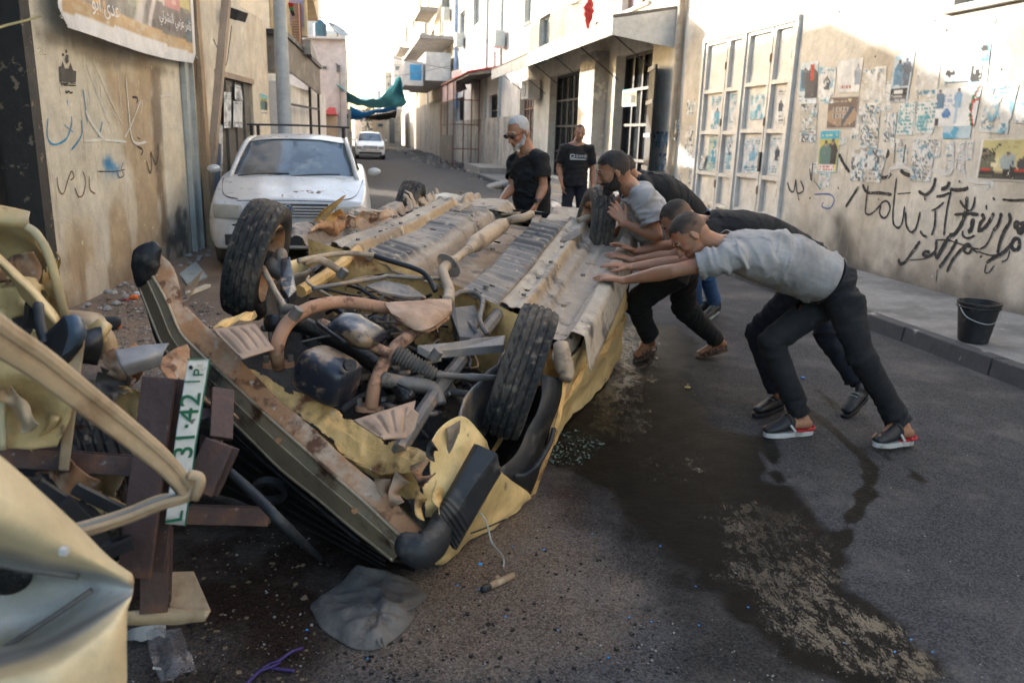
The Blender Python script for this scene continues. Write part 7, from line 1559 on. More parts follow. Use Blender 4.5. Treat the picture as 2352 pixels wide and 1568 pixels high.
# door window frame: three profile tubes
PF = [(-1, -.1), (-.93, .42), (-.70, .62), (-.30, .66), (-.22, .30), (.05, .26), (.12, .58), (.42, .80), (.78, .62), (.98, .2), (1, -.3), (.7, -.6), (0, -.5), (-.7, -.6)]
def prof(name, pts, r1, r2, m, k=6, lat=(0, -.3, 1)):
    P = spline([AY(*p) for p in pts], k); u = np.linspace(0, 1, len(P)); a_ = np.interp(u, np.linspace(0, 1, len(r1)), r1); b_ = np.interp(u, np.linspace(0, 1, len(r2)), r2); rows = []; pv = nrm(lat)
    for i, p in enumerate(P):
        t_ = nrm(P[min(i + 1, len(P) - 1)] - P[max(i - 1, 0)]); A_ = nrm(pv - t_ * (pv @ t_)); pv = A_; B_ = np.cross(t_, A_); B_ = B_ if B_[1] < 0 else -B_
        rows.append([p + A_ * x * a_[i] + B_ * y * b_[i] for x, y in PF + PF[:1]])
    mb = MB().grid(rows); n_ = len(PF) + 1; mb.f.append(tuple(range(n_ - 1))); mb.f.append(tuple((len(P) - 1) * n_ + q for q in range(n_ - 1)))
    return obj(name, mb, M_[m], wr, smooth=True, auto=32)
fu = [(-80, 690, 1.36), (0, 755, 1.40), (100, 822, 1.47), (200, 900, 1.54), (300, 978, 1.61), (380, 1045, 1.66), (425, 1095, 1.69), (441, 1125, 1.70)]
prof('window_frame', [(x - 6, y + 14, d) for x, y, d in fu], [.036, .032, .027, .018], [.020, .019, .017, .014], 'frame', lat=(0, .2, 1))
prof('window_seal', [(x - 16, y + 36, d + .004) for x, y, d in fu[:-1]], [.006, .006, .005], [.006, .006, .005], 'plastic')
fl2 = [(447, 1120, 1.70), (430, 1142, 1.69), (370, 1160, 1.66), (300, 1188, 1.63), (240, 1208, 1.6), (170, 1228, 1.57), (120, 1238, 1.55)]
prof('window_frame', fl2, [.012, .014, .014, .014], [.010, .010, .010, .010], 'frame'); prof('window_frame', [(x, y - 20 * (1 if x < 430 else .2), d + .03) for x, y, d in fl2], [.006, .008, .008], [.006, .006, .006], 'frame'); prof('window_channel', [(x - 4, y - 9, d + .025) for x, y, d in fl2[1:]], [.010, .011, .011], [.004, .004, .004], 'galv')
obj('frame_corner', MB().tube([AY(432, 1090, 1.68), AY(456, 1096, 1.69), AY(458, 1112, 1.69), AY(447, 1146, 1.69)], [.012, .014, .014, .010], 10, 4), M_['frame'], wr, smooth=True)
# wing with inner arch
rows = [[(-90, 985, 1.30), (0, 1047, 1.33), (83, 1122, 1.38), (174, 1207, 1.44), (250, 1280, 1.48), (304, 1318, 1.50)],
        [(-90, 1120, 1.20), (0, 1150, 1.24), (90, 1190, 1.30), (180, 1250, 1.38), (250, 1298, 1.44), (308, 1328, 1.49)],
        [(-90, 1235, 1.22), (0, 1238, 1.26), (90, 1262, 1.31), (190, 1290, 1.38), (250, 1312, 1.43), (309, 1340, 1.48)],
        [(-90, 1300, 1.46), (0, 1310, 1.48), (90, 1330, 1.50), (180, 1330, 1.52), (245, 1335, 1.50), (308, 1352, 1.48)],
        [(-90, 1480, 1.46), (0, 1460, 1.48), (90, 1440, 1.50), (180, 1400, 1.50), (245, 1375, 1.48), (306, 1362, 1.47)],
        [(-90, 1560, 1.22), (0, 1540, 1.24), (100, 1512, 1.27), (190, 1465, 1.32), (250, 1420, 1.38), (303, 1372, 1.45)],
        [(-90, 1620, 1.16), (0, 1600, 1.18), (110, 1580, 1.20), (200, 1530, 1.27), (262, 1470, 1.34), (292, 1400, 1.43)],
        [(-90, 1800, 1.16), (0, 1800, 1.18), (120, 1800, 1.20), (230, 1760, 1.25), (285, 1640, 1.32), (290, 1450, 1.40)]]
P = sheet([[AY(*p) for p in r] for r in rows], 9, .008, 5, 4)
wg = obj('wing', MB().grid(P), M_['fender'], wr, smooth=True, solid=.004)
uu, vv = np.meshgrid(np.linspace(0, 7, P.shape[0]), np.linspace(0, 1, P.shape[1]), indexing='ij'); cc = np.ones(uu.shape + (3,)) * np.array([.60, .48, .29])
cc = lay(cc, sm(uu + .12 * fbm(P, 6, 3, 3), 2.2, 2.7) * sm(-uu - .12 * fbm(P, 6, 3, 3), -5.1, -4.7), (.46, .45, .42)); cc = lay(cc, sm(uu, 2.1, 2.5) * sm(-uu, -3.4, -2.9) * .55, (.16, .14, .13)); cc = lay(cc, sm(-np.abs(uu - 4.75 - .3 * fbm(P, 4, 2, 2)), -.28, -.05) * .8, (.15, .15, .15)); cc = lay(cc, sm(-np.abs(uu - 2.25), -.16, -.03) * sm(fbm(P, 6, 3, 1), -.3, .2) * .7, (.28, .18, .1))
cc = lay(cc, sm(vv, .93, .97) * sm(fbm(P, 9, 3, 1), -.1, .2), (.3, .17, .10)); cc = lay(cc, sm(fbm(P, 4, 3, 9), .1, .4) * sm(uu, 2.6, 2.8) * sm(-uu, -5, -4.6) * .8, (.42, .40, .36))
setcol(wg, cc)
obj('wing_clip', MB().box(AY(147, 1265, 1.30), V(.007, 0, 0), V(0, .007, 0), V(0, 0, .007)), M_['far_white'], wr, bev=.002)
for l, r in (([(-20, 1290, 1.44), (60, 1306, 1.45), (110, 1312, 1.46), (180, 1322, 1.47)], .008), ([(-10, 1500, 1.42), (60, 1455, 1.44), (130, 1410, 1.46), (210, 1355, 1.48)], .006)):
    obj('inner_rib', MB().tube([AY(*p) for p in l], r, 8, 4), M_['steeld'], wr, smooth=True)
obj('inner_hole', MB().ell(AY(25, 1330, 1.47), (nrm((1, 0, .3)), V(0, 0, 1), V(0, 1, 0)), (.05, .035, .012), 20, 10), M_['dark'], wr, smooth=True)
# inner door panel and post
patch('door_panel', [[(-40, 806, 1.95), (15, 806, 1.95), (45, 812, 1.95), (58, 818, 1.95)], [(-40, 870, 1.9), (20, 862, 1.9), (90, 866, 1.92), (165, 878, 1.95)], [(-40, 950, 1.98), (20, 950, 1.98), (100, 950, 1.98), (166, 950, 1.97)], [(-40, 1030, 1.95), (15, 1032, 1.95), (80, 1030, 1.95), (138, 1020, 1.97)]], 'olive', seed=3, noise=.03)
obj('door_post', MB().hexa([AY(134, 1080, 2.0), AY(158, 1082, 2.0), AY(158, 1082, 2.06), AY(134, 1080, 2.06), AY(160, 770, 2.0), AY(200, 745, 2.0), AY(200, 745, 2.06), AY(160, 770, 2.06)]), M_['frame'], wr, bev=.006)
obj('door_edge', MB().tube([AY(6, 1030, 1.93), AY(2, 940, 1.93), AY(8, 850, 1.93), AY(18, 815, 1.93)], .012, 8, 4), M_['fender'], wr, smooth=True); setcol(bpy.data.objects['door_edge'], np.ones((len(bpy.data.objects['door_edge'].data.vertices), 3)) * np.array([.5, .43, .26]))
mir = obj('wing_mirror', MB().limb([AY(132, 800, 2.02), AY(166, 762, 2.0)], [.055, .05], [.02, .02], lat=V(.3, 0, 1), n=24), M_['plastic'], wr, smooth=True)
obj('mirror_shell', MB().grid(sheet([[AY(150, 728, 2.0), AY(172, 726, 2.0), AY(186, 735, 2.02)], [AY(160, 765, 1.97), AY(182, 765, 1.97), AY(194, 768, 2.0)], [AY(138, 826, 2.0), AY(162, 816, 2.0), AY(180, 790, 2.02)]], 5)), mat('blue_grey_plastic', (.06, .085, .12), .45), mir, smooth=True, solid=.012)
obj('mirror_arm', MB().tube([AY(105, 790, 2.02), AY(92, 745, 2.05), AY(88, 700, 2.1)], .014, 8, 4), M_['plastic'], wr, smooth=True)
patch('crumpled_panel', [[(150, 712, 2.7), (200, 716, 2.7), (228, 720, 2.7)], [(160, 760, 2.6), (215, 750, 2.55), (258, 770, 2.65)], [(195, 830, 2.65), (240, 822, 2.6), (264, 806, 2.65)]], 'frame', seed=8, noise=.03)
patch('rusty_lump', [[(235, 815, 2.45), (262, 800, 2.45), (290, 812, 2.45)], [(240, 840, 2.4), (268, 845, 2.38), (296, 850, 2.4)], [(258, 868, 2.42), (280, 872, 2.4), (302, 868, 2.42)]], 'rustband', seed=9, noise=.03, sc=20)
tw = AY(240, 1062, 2.52); w_ = obj('wheel', tyre('t', tw, nrm((.8, .5, .15)), .29, .165), M_['rubber'], wr, smooth=True, auto=30)
obj('rim', MB().lathe(tw, nrm((.8, .5, .15)), [(.05, .05), (.18, .07), (.19, .05), (.17, -.05), (.05, -.04)], 30), M_['steeld'], w_, smooth=True)
for (x0, y0, x1, y1, d) in ((85, 1110, 220, 1195, 1.85), (170, 1120, 310, 1190, 1.9), (150, 1150, 240, 1240, 1.8), (200, 1290, 305, 1245, 1.8), (60, 760, 110, 860, 2.2), (70, 700, 60, 800, 2.3)):
    obj('strip', MB().bar(AY(x0, y0, d), AY(x1, y1, d + .05), .02, .03), M_['plastic'], wr)
patch('black_sheet', [[(200, 1265, 1.85), (250, 1240, 1.9), (300, 1225, 1.9)], [(215, 1300, 1.85), (270, 1285, 1.9), (305, 1250, 1.9)]], 'dark', seed=5)
obj('inner_body', MB().grid(sheet([[AY(-60, 600, 3.0), AY(60, 640, 3.0), AY(120, 720, 2.95)], [AY(-60, 900, 2.9), AY(60, 900, 2.9), AY(150, 900, 2.9)], [AY(-60, 1200, 2.5), AY(100, 1200, 2.5), AY(330, 1150, 2.5)]], 5, .05, 4)), M_['dark'], wr, smooth=True)  # dark backing sheet, shade inside the heap put into its colour
rr = random.Random(77)
SCR = [(60, 880, 1.98, 70), (175, 800, 2.3, 60), (210, 770, 2.5, 50), (110, 980, 2.0, 60), (30, 930, 1.9, 60), (230, 1120, 2.2, 50), (150, 1100, 2.1, 60), (80, 1110, 1.95, 55), (260, 1170, 2.15, 50), (195, 1010, 2.35, 45), (255, 880, 2.4, 40), (300, 930, 2.4, 45), (120, 640, 2.5, 50), (50, 700, 2.4, 70), (20, 620, 2.45, 60), (270, 1260, 2.0, 45), (300, 840, 2.5, 45), (420, 905, 2.5, 40), (470, 985, 2.4, 40), (450, 1090, 2.3, 40), (90, 810, 2.1, 50)]
for k, (x, y, d, r) in enumerate(SCR):
    an = rr.uniform(0, PI); el_ = rr.uniform(.35, .8); cs_, sn_ = math.cos(an), math.sin(an)
    g_ = lambda u, v, dd: AY(x + r * (u * cs_ - v * el_ * sn_), y + r * (u * sn_ + v * el_ * cs_), d + dd)
    P = sheet([[g_(u + rr.uniform(-.25, .25), v + rr.uniform(-.2, .2), rr.uniform(-.06, .06)) for u in (-1, -.3, .4, 1)] for v in (-1, 0, 1)], 7, .035, 9, k)
    mb = MB(); m_, n_ = P.shape[:2]; mb.v = [tuple(p) for p in P.reshape(-1, 3)]; nz_ = fbm(P, 16, 3, k)
    for i in range(m_ - 1):
        for j in range(n_ - 1):
            if min(i, m_ - 2 - i, j, n_ - 2 - j) < 3 and nz_[i, j] > .15: continue
            mb.f.append((i * n_ + j, i * n_ + j + 1, (i + 1) * n_ + j + 1, (i + 1) * n_ + j))
    obj('torn_scrap', mb, M_[rr.choice(('olive', 'frame', 'olive', 'beam', 'rustband', 'steeld', 'plastic'))], wr, smooth=True, solid=.003)
# grey bracket and yellow fragments
t = obj('bracket', MB().grid(sheet([[AY(262, 806, 2.35), AY(325, 795, 2.38), AY(388, 789, 2.4)], [AY(275, 838, 2.30), AY(330, 822, 2.33), AY(375, 815, 2.38)], [AY(292, 864, 2.33), AY(330, 850, 2.35), AY(370, 838, 2.38)]], 6, .012, 12, 2)), mat('pale_bracket', (.34, .31, .29), .5, .3, layers=[((.2, .14, .1), 6, .56, .68), ((.12, .16, .24), 3, .58, .7)], bump=(14, .003)), smooth=True, solid=.008)
tag(t, 'pale grey drilled metal bracket sticking out of the scrap pile', 'bracket')
t = obj('yellow_scrap', MB().grid(sheet([[AY(372, 818, 2.5), AY(400, 800, 2.55), AY(430, 790, 2.6)], [AY(380, 870, 2.45), AY(420, 880, 2.5), AY(470, 905, 2.55)], [AY(440, 880, 2.5), AY(500, 920, 2.5), AY(550, 960, 2.5)]], 6, .03, 14, 3)), M_['rustband'], smooth=True, solid=.005); tag(t, 'torn rusty metal scrap wedged behind the number plate', 'scrap')
# steel beams
def ibeam(label, p, q, w, h, up, webn=True):
    t = empty('steel_beam', p, label, 'beam'); d = nrm(q - p); a = nrm(np.cross(d, up)); b = np.cross(a, d); th = .008
    obj('flange', MB().box((p + q) / 2 - b * h / 2, a * w / 2, (q - p) / 2, b * th), M_['beam'], t, bev=.002)
    if webn: obj('web', MB().box((p + q) / 2, a * .004, (q - p) / 2, b * (h / 2 - th)), M_['beam'], t)
    obj('flange', MB().box((p + q) / 2 + b * h / 2, a * w / 2, (q - p) / 2, b * th), M_['beam'], t, bev=.002)
    return t
ibeam('upright rusty steel beam behind the number plate', AY(326, 1318, 1.92), AY(382, 868, 2.10), .088, .09, V(0, -1, .1))
ibeam('rusty steel beam lying level behind the window frame', AY(-10, 1044, 2.1), AY(320, 1070, 2.18), .055, .12, V(0, -1, .4))
ibeam('short rusty steel beam with flared flange right of the number plate', AY(462, 1128, 2.10), AY(512, 1018, 2.16), .085, .06, V(0, -1, .3))
ibeam('dark steel beam end under the bumper', AY(495, 1030, 2.35), AY(500, 918, 2.5), .07, .12, V(.6, -1, .2))
ibeam('rusty angle beam standing behind the cardboard', AY(358, 1395, 2.05), AY(362, 1220, 2.1), .075, .08, V(.3, -1, .1))
ibeam('dark beam lying in the shade below the crushed bumper', AY(430, 1180, 2.5), AY(620, 1185, 2.55), .06, .09, V(0, -1, .4))
# number plate
pc4 = [AY(433, 824, 2.03), AY(483, 824, 2.08), AY(427, 1206, 1.98), AY(380, 1202, 1.94)]
npl = empty('number_plate', pc4[3], 'bent white number plate with green digits standing upright in the scrap', 'number plate')
P = sheet([[pc4[0], (pc4[0] + pc4[1]) / 2, pc4[1]], [(pc4[0] + pc4[3]) / 2 + V(0, -.012, 0), (pc4[0] + pc4[1] + pc4[2] + pc4[3]) / 4 + V(0, -.012, 0), (pc4[1] + pc4[2]) / 2 + V(0, -.012, 0)], [pc4[3], (pc4[3] + pc4[2]) / 2, pc4[2]]], 6, .002, 10, 3)
obj('plate', MB().grid(P), mat('plate_white', (.6, .6, .57), .45, layers=[((.3, .27, .22), 8, .6, .7), ((.1, .09, .08), 24, .68, .74)], bump=(20, .002)), npl, smooth=True, solid=.003)
GR = mat('plate_green', (.01, .12, .06), .5)
updir = nrm(pc4[0] - pc4[3]); side = nrm(pc4[1] - pc4[0]); 
def plate_txt(s, along, across, size):
    base = pc4[3] + (pc4[0] - pc4[3]) * along + (pc4[1] - pc4[0]) * across
    nn = nrm(np.cross(updir, -side)); text_on(s, npl, base + V(0, -.020, 0), updir, -side, size, GR, 'digits', .0012)
plate_txt('L', .01, .85, .070); plate_txt('31·42', .40, .90, .082); plate_txt('P', .905, .88, .042)
obj('divider', MB().bar(pc4[3] + (pc4[0] - pc4[3]) * .875 + side * .006 + V(0, -.019, 0), pc4[3] + (pc4[0] - pc4[3]) * .875 + side * .05 + V(0, -.019, 0), .002, .004), GR, npl)
obj('border', MB().tube([p + V(0, -.004, 0) for p in (pc4[0], pc4[1], (pc4[1] + pc4[2]) / 2 + V(0, -.012, 0), pc4[2])], .0022, 6, 1), GR, npl)
obj('screw', MB().ell(pc4[0] + side * .015 - updir * .02 + V(0, -.012, 0), np.eye(3), (.006, .004, .006), 8, 6), M_['dark'], npl)
# yellow box and scraps on the ground
t = empty('metal_box', G(430, 1400), 'tan cardboard box lid lying beside the rusty beams', 'box')
obj('lid', MB().poly([AY(389, 1312, 2.2), AY(445, 1310, 2.2), AY(484, 1400, 2.05), AY(443, 1408, 2.05), AY(389, 1396, 2.07)], .01, (0, -.2, 1)), M_['frame'], t, bev=.003)
obj('side', MB().grid(sheet([[AY(290, 1402, 2.0), AY(390, 1400, 2.04), AY(482, 1404, 2.04)], [AY(290, 1432, 2.0), AY(390, 1436, 2.03), AY(470, 1428, 2.03)]], 5, .01, 14)), M_['frame'], t, smooth=True, solid=.008)
t = obj('trim_strip', MB().tube([AY(528, 1082, 2.42), AY(590, 1140, 2.38), AY(660, 1212, 2.33), G(742, 1288, .012)], [.014, .018, .018, .010], 8, 4), mat('dusty_black_strip', (.03, .032, .036), .5, layers=[((.12, .115, .115), 9, .55, .68)], bump=(30, .004)), smooth=True); tag(t, 'dusty black rubber trim strip leaning below the bumper', 'trim strip')
P = crumple([[G(285, 1455, .01), G(330, 1440, .04), G(382, 1432, .02)], [G(290, 1480, .01), G(330, 1472, .02), G(380, 1465, .01)]], 6, .03, 14, 2); tag(obj('foil_scrap', MB().grid(P), M_['galv'], smooth=True), 'crumpled grey foil scrap beside the clear bag', 'scrap')
# ================================================================== people
def skin(c1, c2, nm): return mat('skin_' + nm, c1, .5, sss=.12, layers=[(c2, 5, .45, .65), ((c1[0] * 1.15, c1[1] * .85, c1[2] * .8), 14, .56, .66)], bump=((120, .0008), (30, .0012)))
M_['skin'] = skin((.36, .175, .10), (.29, .135, .075), 'a'); M_['skin2'] = skin((.33, .16, .095), (.25, .115, .065), 'b')
M_['hair_dark'] = mat('dark_hair', (.012, .009, .008), .75, attr='paint', layers=[((.035, .026, .02), 60, .5, .65)], bump=((220, .003), (60, .004)))
M_['hair_fade'] = mat('cropped_hair', (.045, .03, .023), .8, attr='paint', layers=[((.06, .04, .03), 14, .55, .68)], bump=((260, .002), (80, .002)))
M_['hair_white'] = mat('white_hair', (.40, .385, .37), .8, bump=((220, .003), (60, .004)))
def fabric(nm, c, c2=None, scale=2.5, fine=260): return mat(nm, c, .92, layers=[(c2 or tuple(x * .75 for x in c), scale, .42, .68)], bump=((fine, .0012), (26, .003)))
M_['grey_polo'] = fabric('grey_polo', (.35, .33, .315), (.25, .23, .215), 4); M_['grey_tee'] = fabric('grey_tee', (.35, .335, .33), (.27, .255, .245), 4); M_['black_cloth'] = fabric('black_cloth', (.006, .006, .007), (.010, .009, .009)); M_['black_jeans'] = mat('black_jeans', (.013, .013, .015), .9, layers=[((.042, .041, .043), 3.2, .52, .74), ((.012, .012, .013), 7, .55, .7)], bump=((300, .001), (30, .003))); M_['navy'] = fabric('navy_cloth', (.011, .012, .022), (.007, .008, .015))
M_['blue_jeans'] = mat('blue_jeans', (.045, .11, .25), .9, layers=[((.08, .16, .28), 3, .5, .7), ((.02, .045, .11), 6, .55, .7)], bump=((300, .001), (30, .003)))
M_['leather'] = mat('sandal_leather', (.05, .03, .022), .7, layers=[((.1, .06, .04), 9, .5, .65)]); M_['white_sole'] = mat('white_sole', (.55, .54, .52), .6, layers=[((.3, .28, .25), 9, .52, .66)]); M_['clog_red'] = mat('clog_red', (.5, .02, .03), .6); M_['white_print2'] = mat('shirt_print', (.6, .6, .6), .8)
M_['eyew'] = mat('eye_white', (.20, .17, .15), .35)
DG = bpy.context.evaluated_depsgraph_get
def remesh(mb, voxel, it=4, cuts=(), wr=None, guard=None):
    """union of overlapping pieces into one skin; returns vertices, faces"""
    me = bpy.data.meshes.new('tmp'); me.from_pydata(mb.v, [], mb.f); me.update(); o = bpy.data.objects.new('tmp', me); COL.objects.link(o)
    bm = bmesh.new(); bm.from_mesh(me); bmesh.ops.recalc_face_normals(bm, faces=bm.faces); bm.to_mesh(me); bm.free()
    m = o.modifiers.new('r', 'REMESH'); m.mode = 'VOXEL'; m.voxel_size = voxel; m.use_smooth_shade = True
    s = o.modifiers.new('s', 'SMOOTH'); s.factor = .5; s.iterations = it
    bpy.context.view_layer.update(); ev = o.evaluated_get(DG()); m2 = ev.to_mesh()
    v = np.zeros(len(m2.vertices) * 3); m2.vertices.foreach_get('co', v); v = v.reshape(-1, 3)
    nn = np.zeros(len(m2.vertices) * 3); m2.vertex_normals.foreach_get('vector', nn); nn = nn.reshape(-1, 3)
    f = [tuple(p.vertices) for p in m2.polygons]; ev.to_mesh_clear(); bpy.data.objects.remove(o); bpy.data.meshes.remove(me)
    if wr is not None: v = v + nn * wr(v)[:, None]
    kill = np.zeros(len(v), bool)
    for c, a, r, ln in cuts:
        q = v - np.asarray(c); d = q @ nrm(a); rad = np.linalg.norm(q - d[:, None] * nrm(a), axis=1); k_ = (d > 0) & (d < ln) & (rad < r)
        if guard is not None and ln == .12: k_ &= ~guard(v)
        kill |= k_
    if kill.any():
        bd = np.zeros(len(v), bool); f2 = []
        for q in f:
            if kill[list(q)].any(): bd[list(q)] = True
            else: f2.append(q)
        f = f2
        for c, a, r, ln in cuts:
            q = v - np.asarray(c); a = nrm(a); d = q @ a; rad = np.linalg.norm(q - d[:, None] * a, axis=1); m_ = bd & ~kill & (d <= 0) & (d > -2.5 * voxel) & (rad < r); v[m_] -= d[m_][:, None] * a
    r_ = MB(); r_.v = [tuple(p) for p in v]; r_.f = f; return r_
def clean_obj(name, mb, m, parent, **k):
    v = np.array(mb.v); used = np.zeros(len(v), bool)
    for q in mb.f: used[list(q)] = True
    idx = np.cumsum(used) - 1; r = MB(); r.v = [tuple(p) for p in v[used]]; r.f = [tuple(int(idx[i]) for i in q) for q in mb.f]
    return obj(name, r, m, parent, smooth=True, **k)
def wrinkle(bones, amp=.009, seed=0, base=.004):
    """bones: (a, b, strength). folds run round the limb, strongest at its ends"""
    def f(v):
        best = np.full(len(v), 1e9); out = np.zeros(len(v))
        for i, (a, b, s) in enumerate(bones):
            a, b = np.asarray(a), np.asarray(b); L = np.linalg.norm(b - a); d = (b - a) / L; t = (v - a) @ d; r = v - a - t[:, None] * d; tc = np.clip(t, 0, L)
            dist = np.linalg.norm(v - a - tc[:, None] * d, axis=1)
            q = np.stack([t * 12 + 1.2 * fbm(v, 4, 2, seed + i), r @ nrm(np.cross(d, (0.1, .9, .3))) * 7 + t * 7, r @ nrm(np.cross(d, (.9, .1, .3))) * 7 - t * 5], -1)
            n1 = 1 - np.abs(vn(q, 1, seed + i)) * 2.2; n2 = 1 - np.abs(vn(q * [1.9, 1.3, 1.3], 1, seed + i + 7)) * 2.2
            endw = .35 + np.exp(-(t / .11) ** 2) + np.exp(-((t - L) / .13) ** 2)
            val = (s * amp * endw * (.6 * n1 + .5 * n2) - s * amp * .3) * (.5 + 1.1 * sm(fbm(v, 5, 2, seed + 21), -.3, .4))
            m = dist < best; best = np.where(m, dist, best); out = np.where(m, val, out)
        return np.clip(out, -.006, .024) + base * fbm(v, 5, 3, seed)
    return f
def torso_guard(tp, lat):
    cs = [np.asarray(q[0]) for q in tp]; 
    def g(v):
        ins = np.zeros(len(v), bool)
        for a, b, qa, qb in zip(cs[:-1], cs[1:], tp[:-1], tp[1:]):
            for t in (0, .25, .5, .75, 1):
                c = a * (1 - t) + b * t; ra, rb = qa[1] * (1 - t) + qb[1] * t, qa[2] * (1 - t) + qb[2] * t; d = nrm(b - a); l = nrm(lat - d * (lat @ d)); s_ = np.cross(d, l); q = v - c
                ins |= ((q @ l) / ra) ** 2 + ((q @ s_) / rb) ** 2 + ((q @ d) / .06) ** 2 < 1.32
        return ins
    return g
def hand(mb, w, d, n, th, curl=.25, s=1., spread=.12):
    """w wrist, d towards the fingers, n out of the palm, th towards the thumb"""
    d, n = nrm(d), nrm(n); th = nrm(th - d * (th @ d)); n = nrm(n - d * (n @ d) - th * (n @ th))
    kn = [w + d * (.088 - .004 * abs(k - 1)) * s + th * x * s for k, x in enumerate((.034, .012, -.011, -.032))]
    for k, p in enumerate(kn):
        mb.limb([w + th * (.016 - .011 * k) * s, (w + p) / 2 + th * .002, p], [.019 * s, .0155 * s, .0125 * s], n=10)
    L = (.075, .084, .078, .062)
    for k, p in enumerate(kn):
        c = curl * (.8 + .15 * k); dd = nrm(d + th * (.11 - .075 * k) * (spread / .12)); pts = [p]; q = p; ang = c * .6
        for f_ in (.42, .32, .26):
            e = dd * math.cos(ang) + n * math.sin(ang); q = q + e * L[k] * f_ * s; pts.append(q); ang += c
        mb.limb(pts, [.0105 * s, .0095 * s, .0085 * s, .007 * s], n=10)
    b = w + d * .022 * s + th * .022 * s; p1 = b + (d * .6 + th * .75 + n * .2) * .042 * s; p2 = p1 + nrm(d * .85 + th * .45 + n * .25) * .034 * s; p3 = p2 + nrm(d * .95 + th * .15 + n * .3) * .026 * s
    mb.limb([b, p1, p2, p3], [.017 * s, .0125 * s, .0105 * s, .008 * s], n=10)
def head_geo(mb, c, f, u, s=1.):
    f = nrm(f); u = nrm(u - f * (np.asarray(u) @ f)); l = np.cross(u, f); P = lambda a, b, e=0.: c + (f * a + u * b + l * e) * s; ax = (f, l, u)
    E = lambda a, b, e, r: mb.ell(P(a, b, e), ax, [x * s for x in r], 20, 14)
    E(-.012, .03, 0, (.094, .074, .083)); E(.022, -.005, 0, (.068, .064, .085)); E(.028, -.062, 0, (.056, .052, .045)); E(-.04, -.02, 0, (.06, .062, .07))
    mb.ell(P(.070, -.098), ax, [.020 * s, .024 * s, .017 * s], 12, 8)
    mb.limb([P(.088, .006), P(.106, -.022), P(.112, -.036)], [.008 * s, .011 * s, .012 * s], n=10); 
    for e in (-1, 1):
        E(.058, -.026, .034 * e, (.026, .022, .022)); mb.limb([P(.096, -.038, .006 * e), P(.098, -.040, .013 * e)], .0085 * s, n=8)
        mb.ell(P(-.008, -.008, .073 * e), (nrm(f * .9 + l * e * .3), nrm(l * e - f * .3), u), [.020 * s, .007 * s, .031 * s], 14, 10); mb.ell(P(-.004, -.03, .072 * e), ax, [.010 * s, .008 * s, .012 * s], 8, 6)
    mb.limb([P(.079, .020, -.032), P(.087, .022, 0), P(.079, .020, .032)], .012 * s, n=10); mb.limb([P(.083, -.062, -.018), P(.091, -.060, 0), P(.083, -.062, .018)], .0075 * s, n=8); mb.limb([P(.080, -.074, -.015), P(.088, -.073, 0), P(.080, -.074, .015)], .0075 * s, n=8)
    return P, ax
def hair_shell(name, P, ax, s, parent, m, line, th=.006, grow=1.0, back=-.075):
    f, l, u = ax; n, k = 64, 40; mb = MB(); V_ = []; c0 = P(-.012, .03)
    A = np.zeros((k, n, 3)); keep = np.zeros((k, n), bool)
    for i in range(k):
        ph = PI * (i + .02) / (k - .5)
        for j in range(n):
            a = 2 * PI * j / n; x, y, z = math.sin(ph) * math.cos(a), math.sin(ph) * math.sin(a), math.cos(ph)
            r = V(.094 * x, .074 * y, .083 * z if z > 0 else .105 * z); rr_ = r * (1 + th / .09 * grow) + V(-.012, 0, .03)
            p = P(rr_[0], rr_[2], rr_[1]); p = p + (f * x + l * y + u * z) * float(fbm(p, 45, 2, 3)) * .0035 * s; A[i, j] = p
            F_, Z_ = rr_[0], rr_[2]; side = abs(rr_[1]) > .045
            front = line + (.0 if not side else -.004)
            keep[i, j] = (Z_ > front + .03 * float(vn(p, 60, 2)) * .3) if F_ > .035 else ((Z_ > back + .0 and F_ < -.03) or (Z_ > .0 and F_ < .012) or (Z_ > (.0 + (F_ - .0) * 1.2)))
    mb.v = [tuple(p) for p in A.reshape(-1, 3)]
    for i in range(k - 1):
        for j in range(n):
            j2 = (j + 1) % n
            if keep[i, j] and keep[i, j2] and keep[i + 1, j] and keep[i + 1, j2]: mb.f.append((i * n + j, (i + 1) * n + j, (i + 1) * n + j2, i * n + j2))
    mb.f.append(tuple(range(n)))
    o = clean_obj(name, mb, m, parent); co = np.array([v_.co[:] for v_ in o.data.vertices]) + ORG[o.name]; zz = ((co - P(0, 0)) @ u) / s
    tm = sm(-zz + .01 * vn(co, 60, 3), -.075, -.015)[:, None]; top = np.array([.016, .011, .009]) if 'dark' in m.name else np.array([.035, .024, .018]); sc_ = np.array([.05, .032, .024]) if 'dark' in m.name else np.array([.17, .095, .06])
    setcol(o, top * (1 - tm) + sc_ * tm); return o
def beard(P, ax, s, parent, m, full=1.):
    f, l, u = ax; mb = MB(); E = lambda a, b, e, r: mb.ell(P(a, b, e), ax, [x * s for x in r], 20, 14)
    E(.030, -.080 + .008 * full, 0, (.058 * (.97 + .06 * full), .0545, .036 + .012 * full)); E(.068, -.104, 0, (.024 + .004 * full, .030, .016 + .012 * full))
    for e in (-1, 1): mb.limb([P(.005, -.012, .0645 * e), P(.012, -.045, .060 * e), P(.04, -.078, .045 * e)], [.010 * s, .016 * s, .02 * s], n=8)
    if full > .5: mb.limb([P(.082, -.057, -.024), P(.096, -.051, 0), P(.082, -.057, .024)], .0055 * s, n=8)
    o = clean_obj('beard', remesh(mb, .0045, 2, wr=lambda v: .0025 * fbm(v, 60, 2, 4)), m, parent); setcol(o, np.ones((len(o.data.vertices), 3)) * np.array([.014, .010, .008])); return o
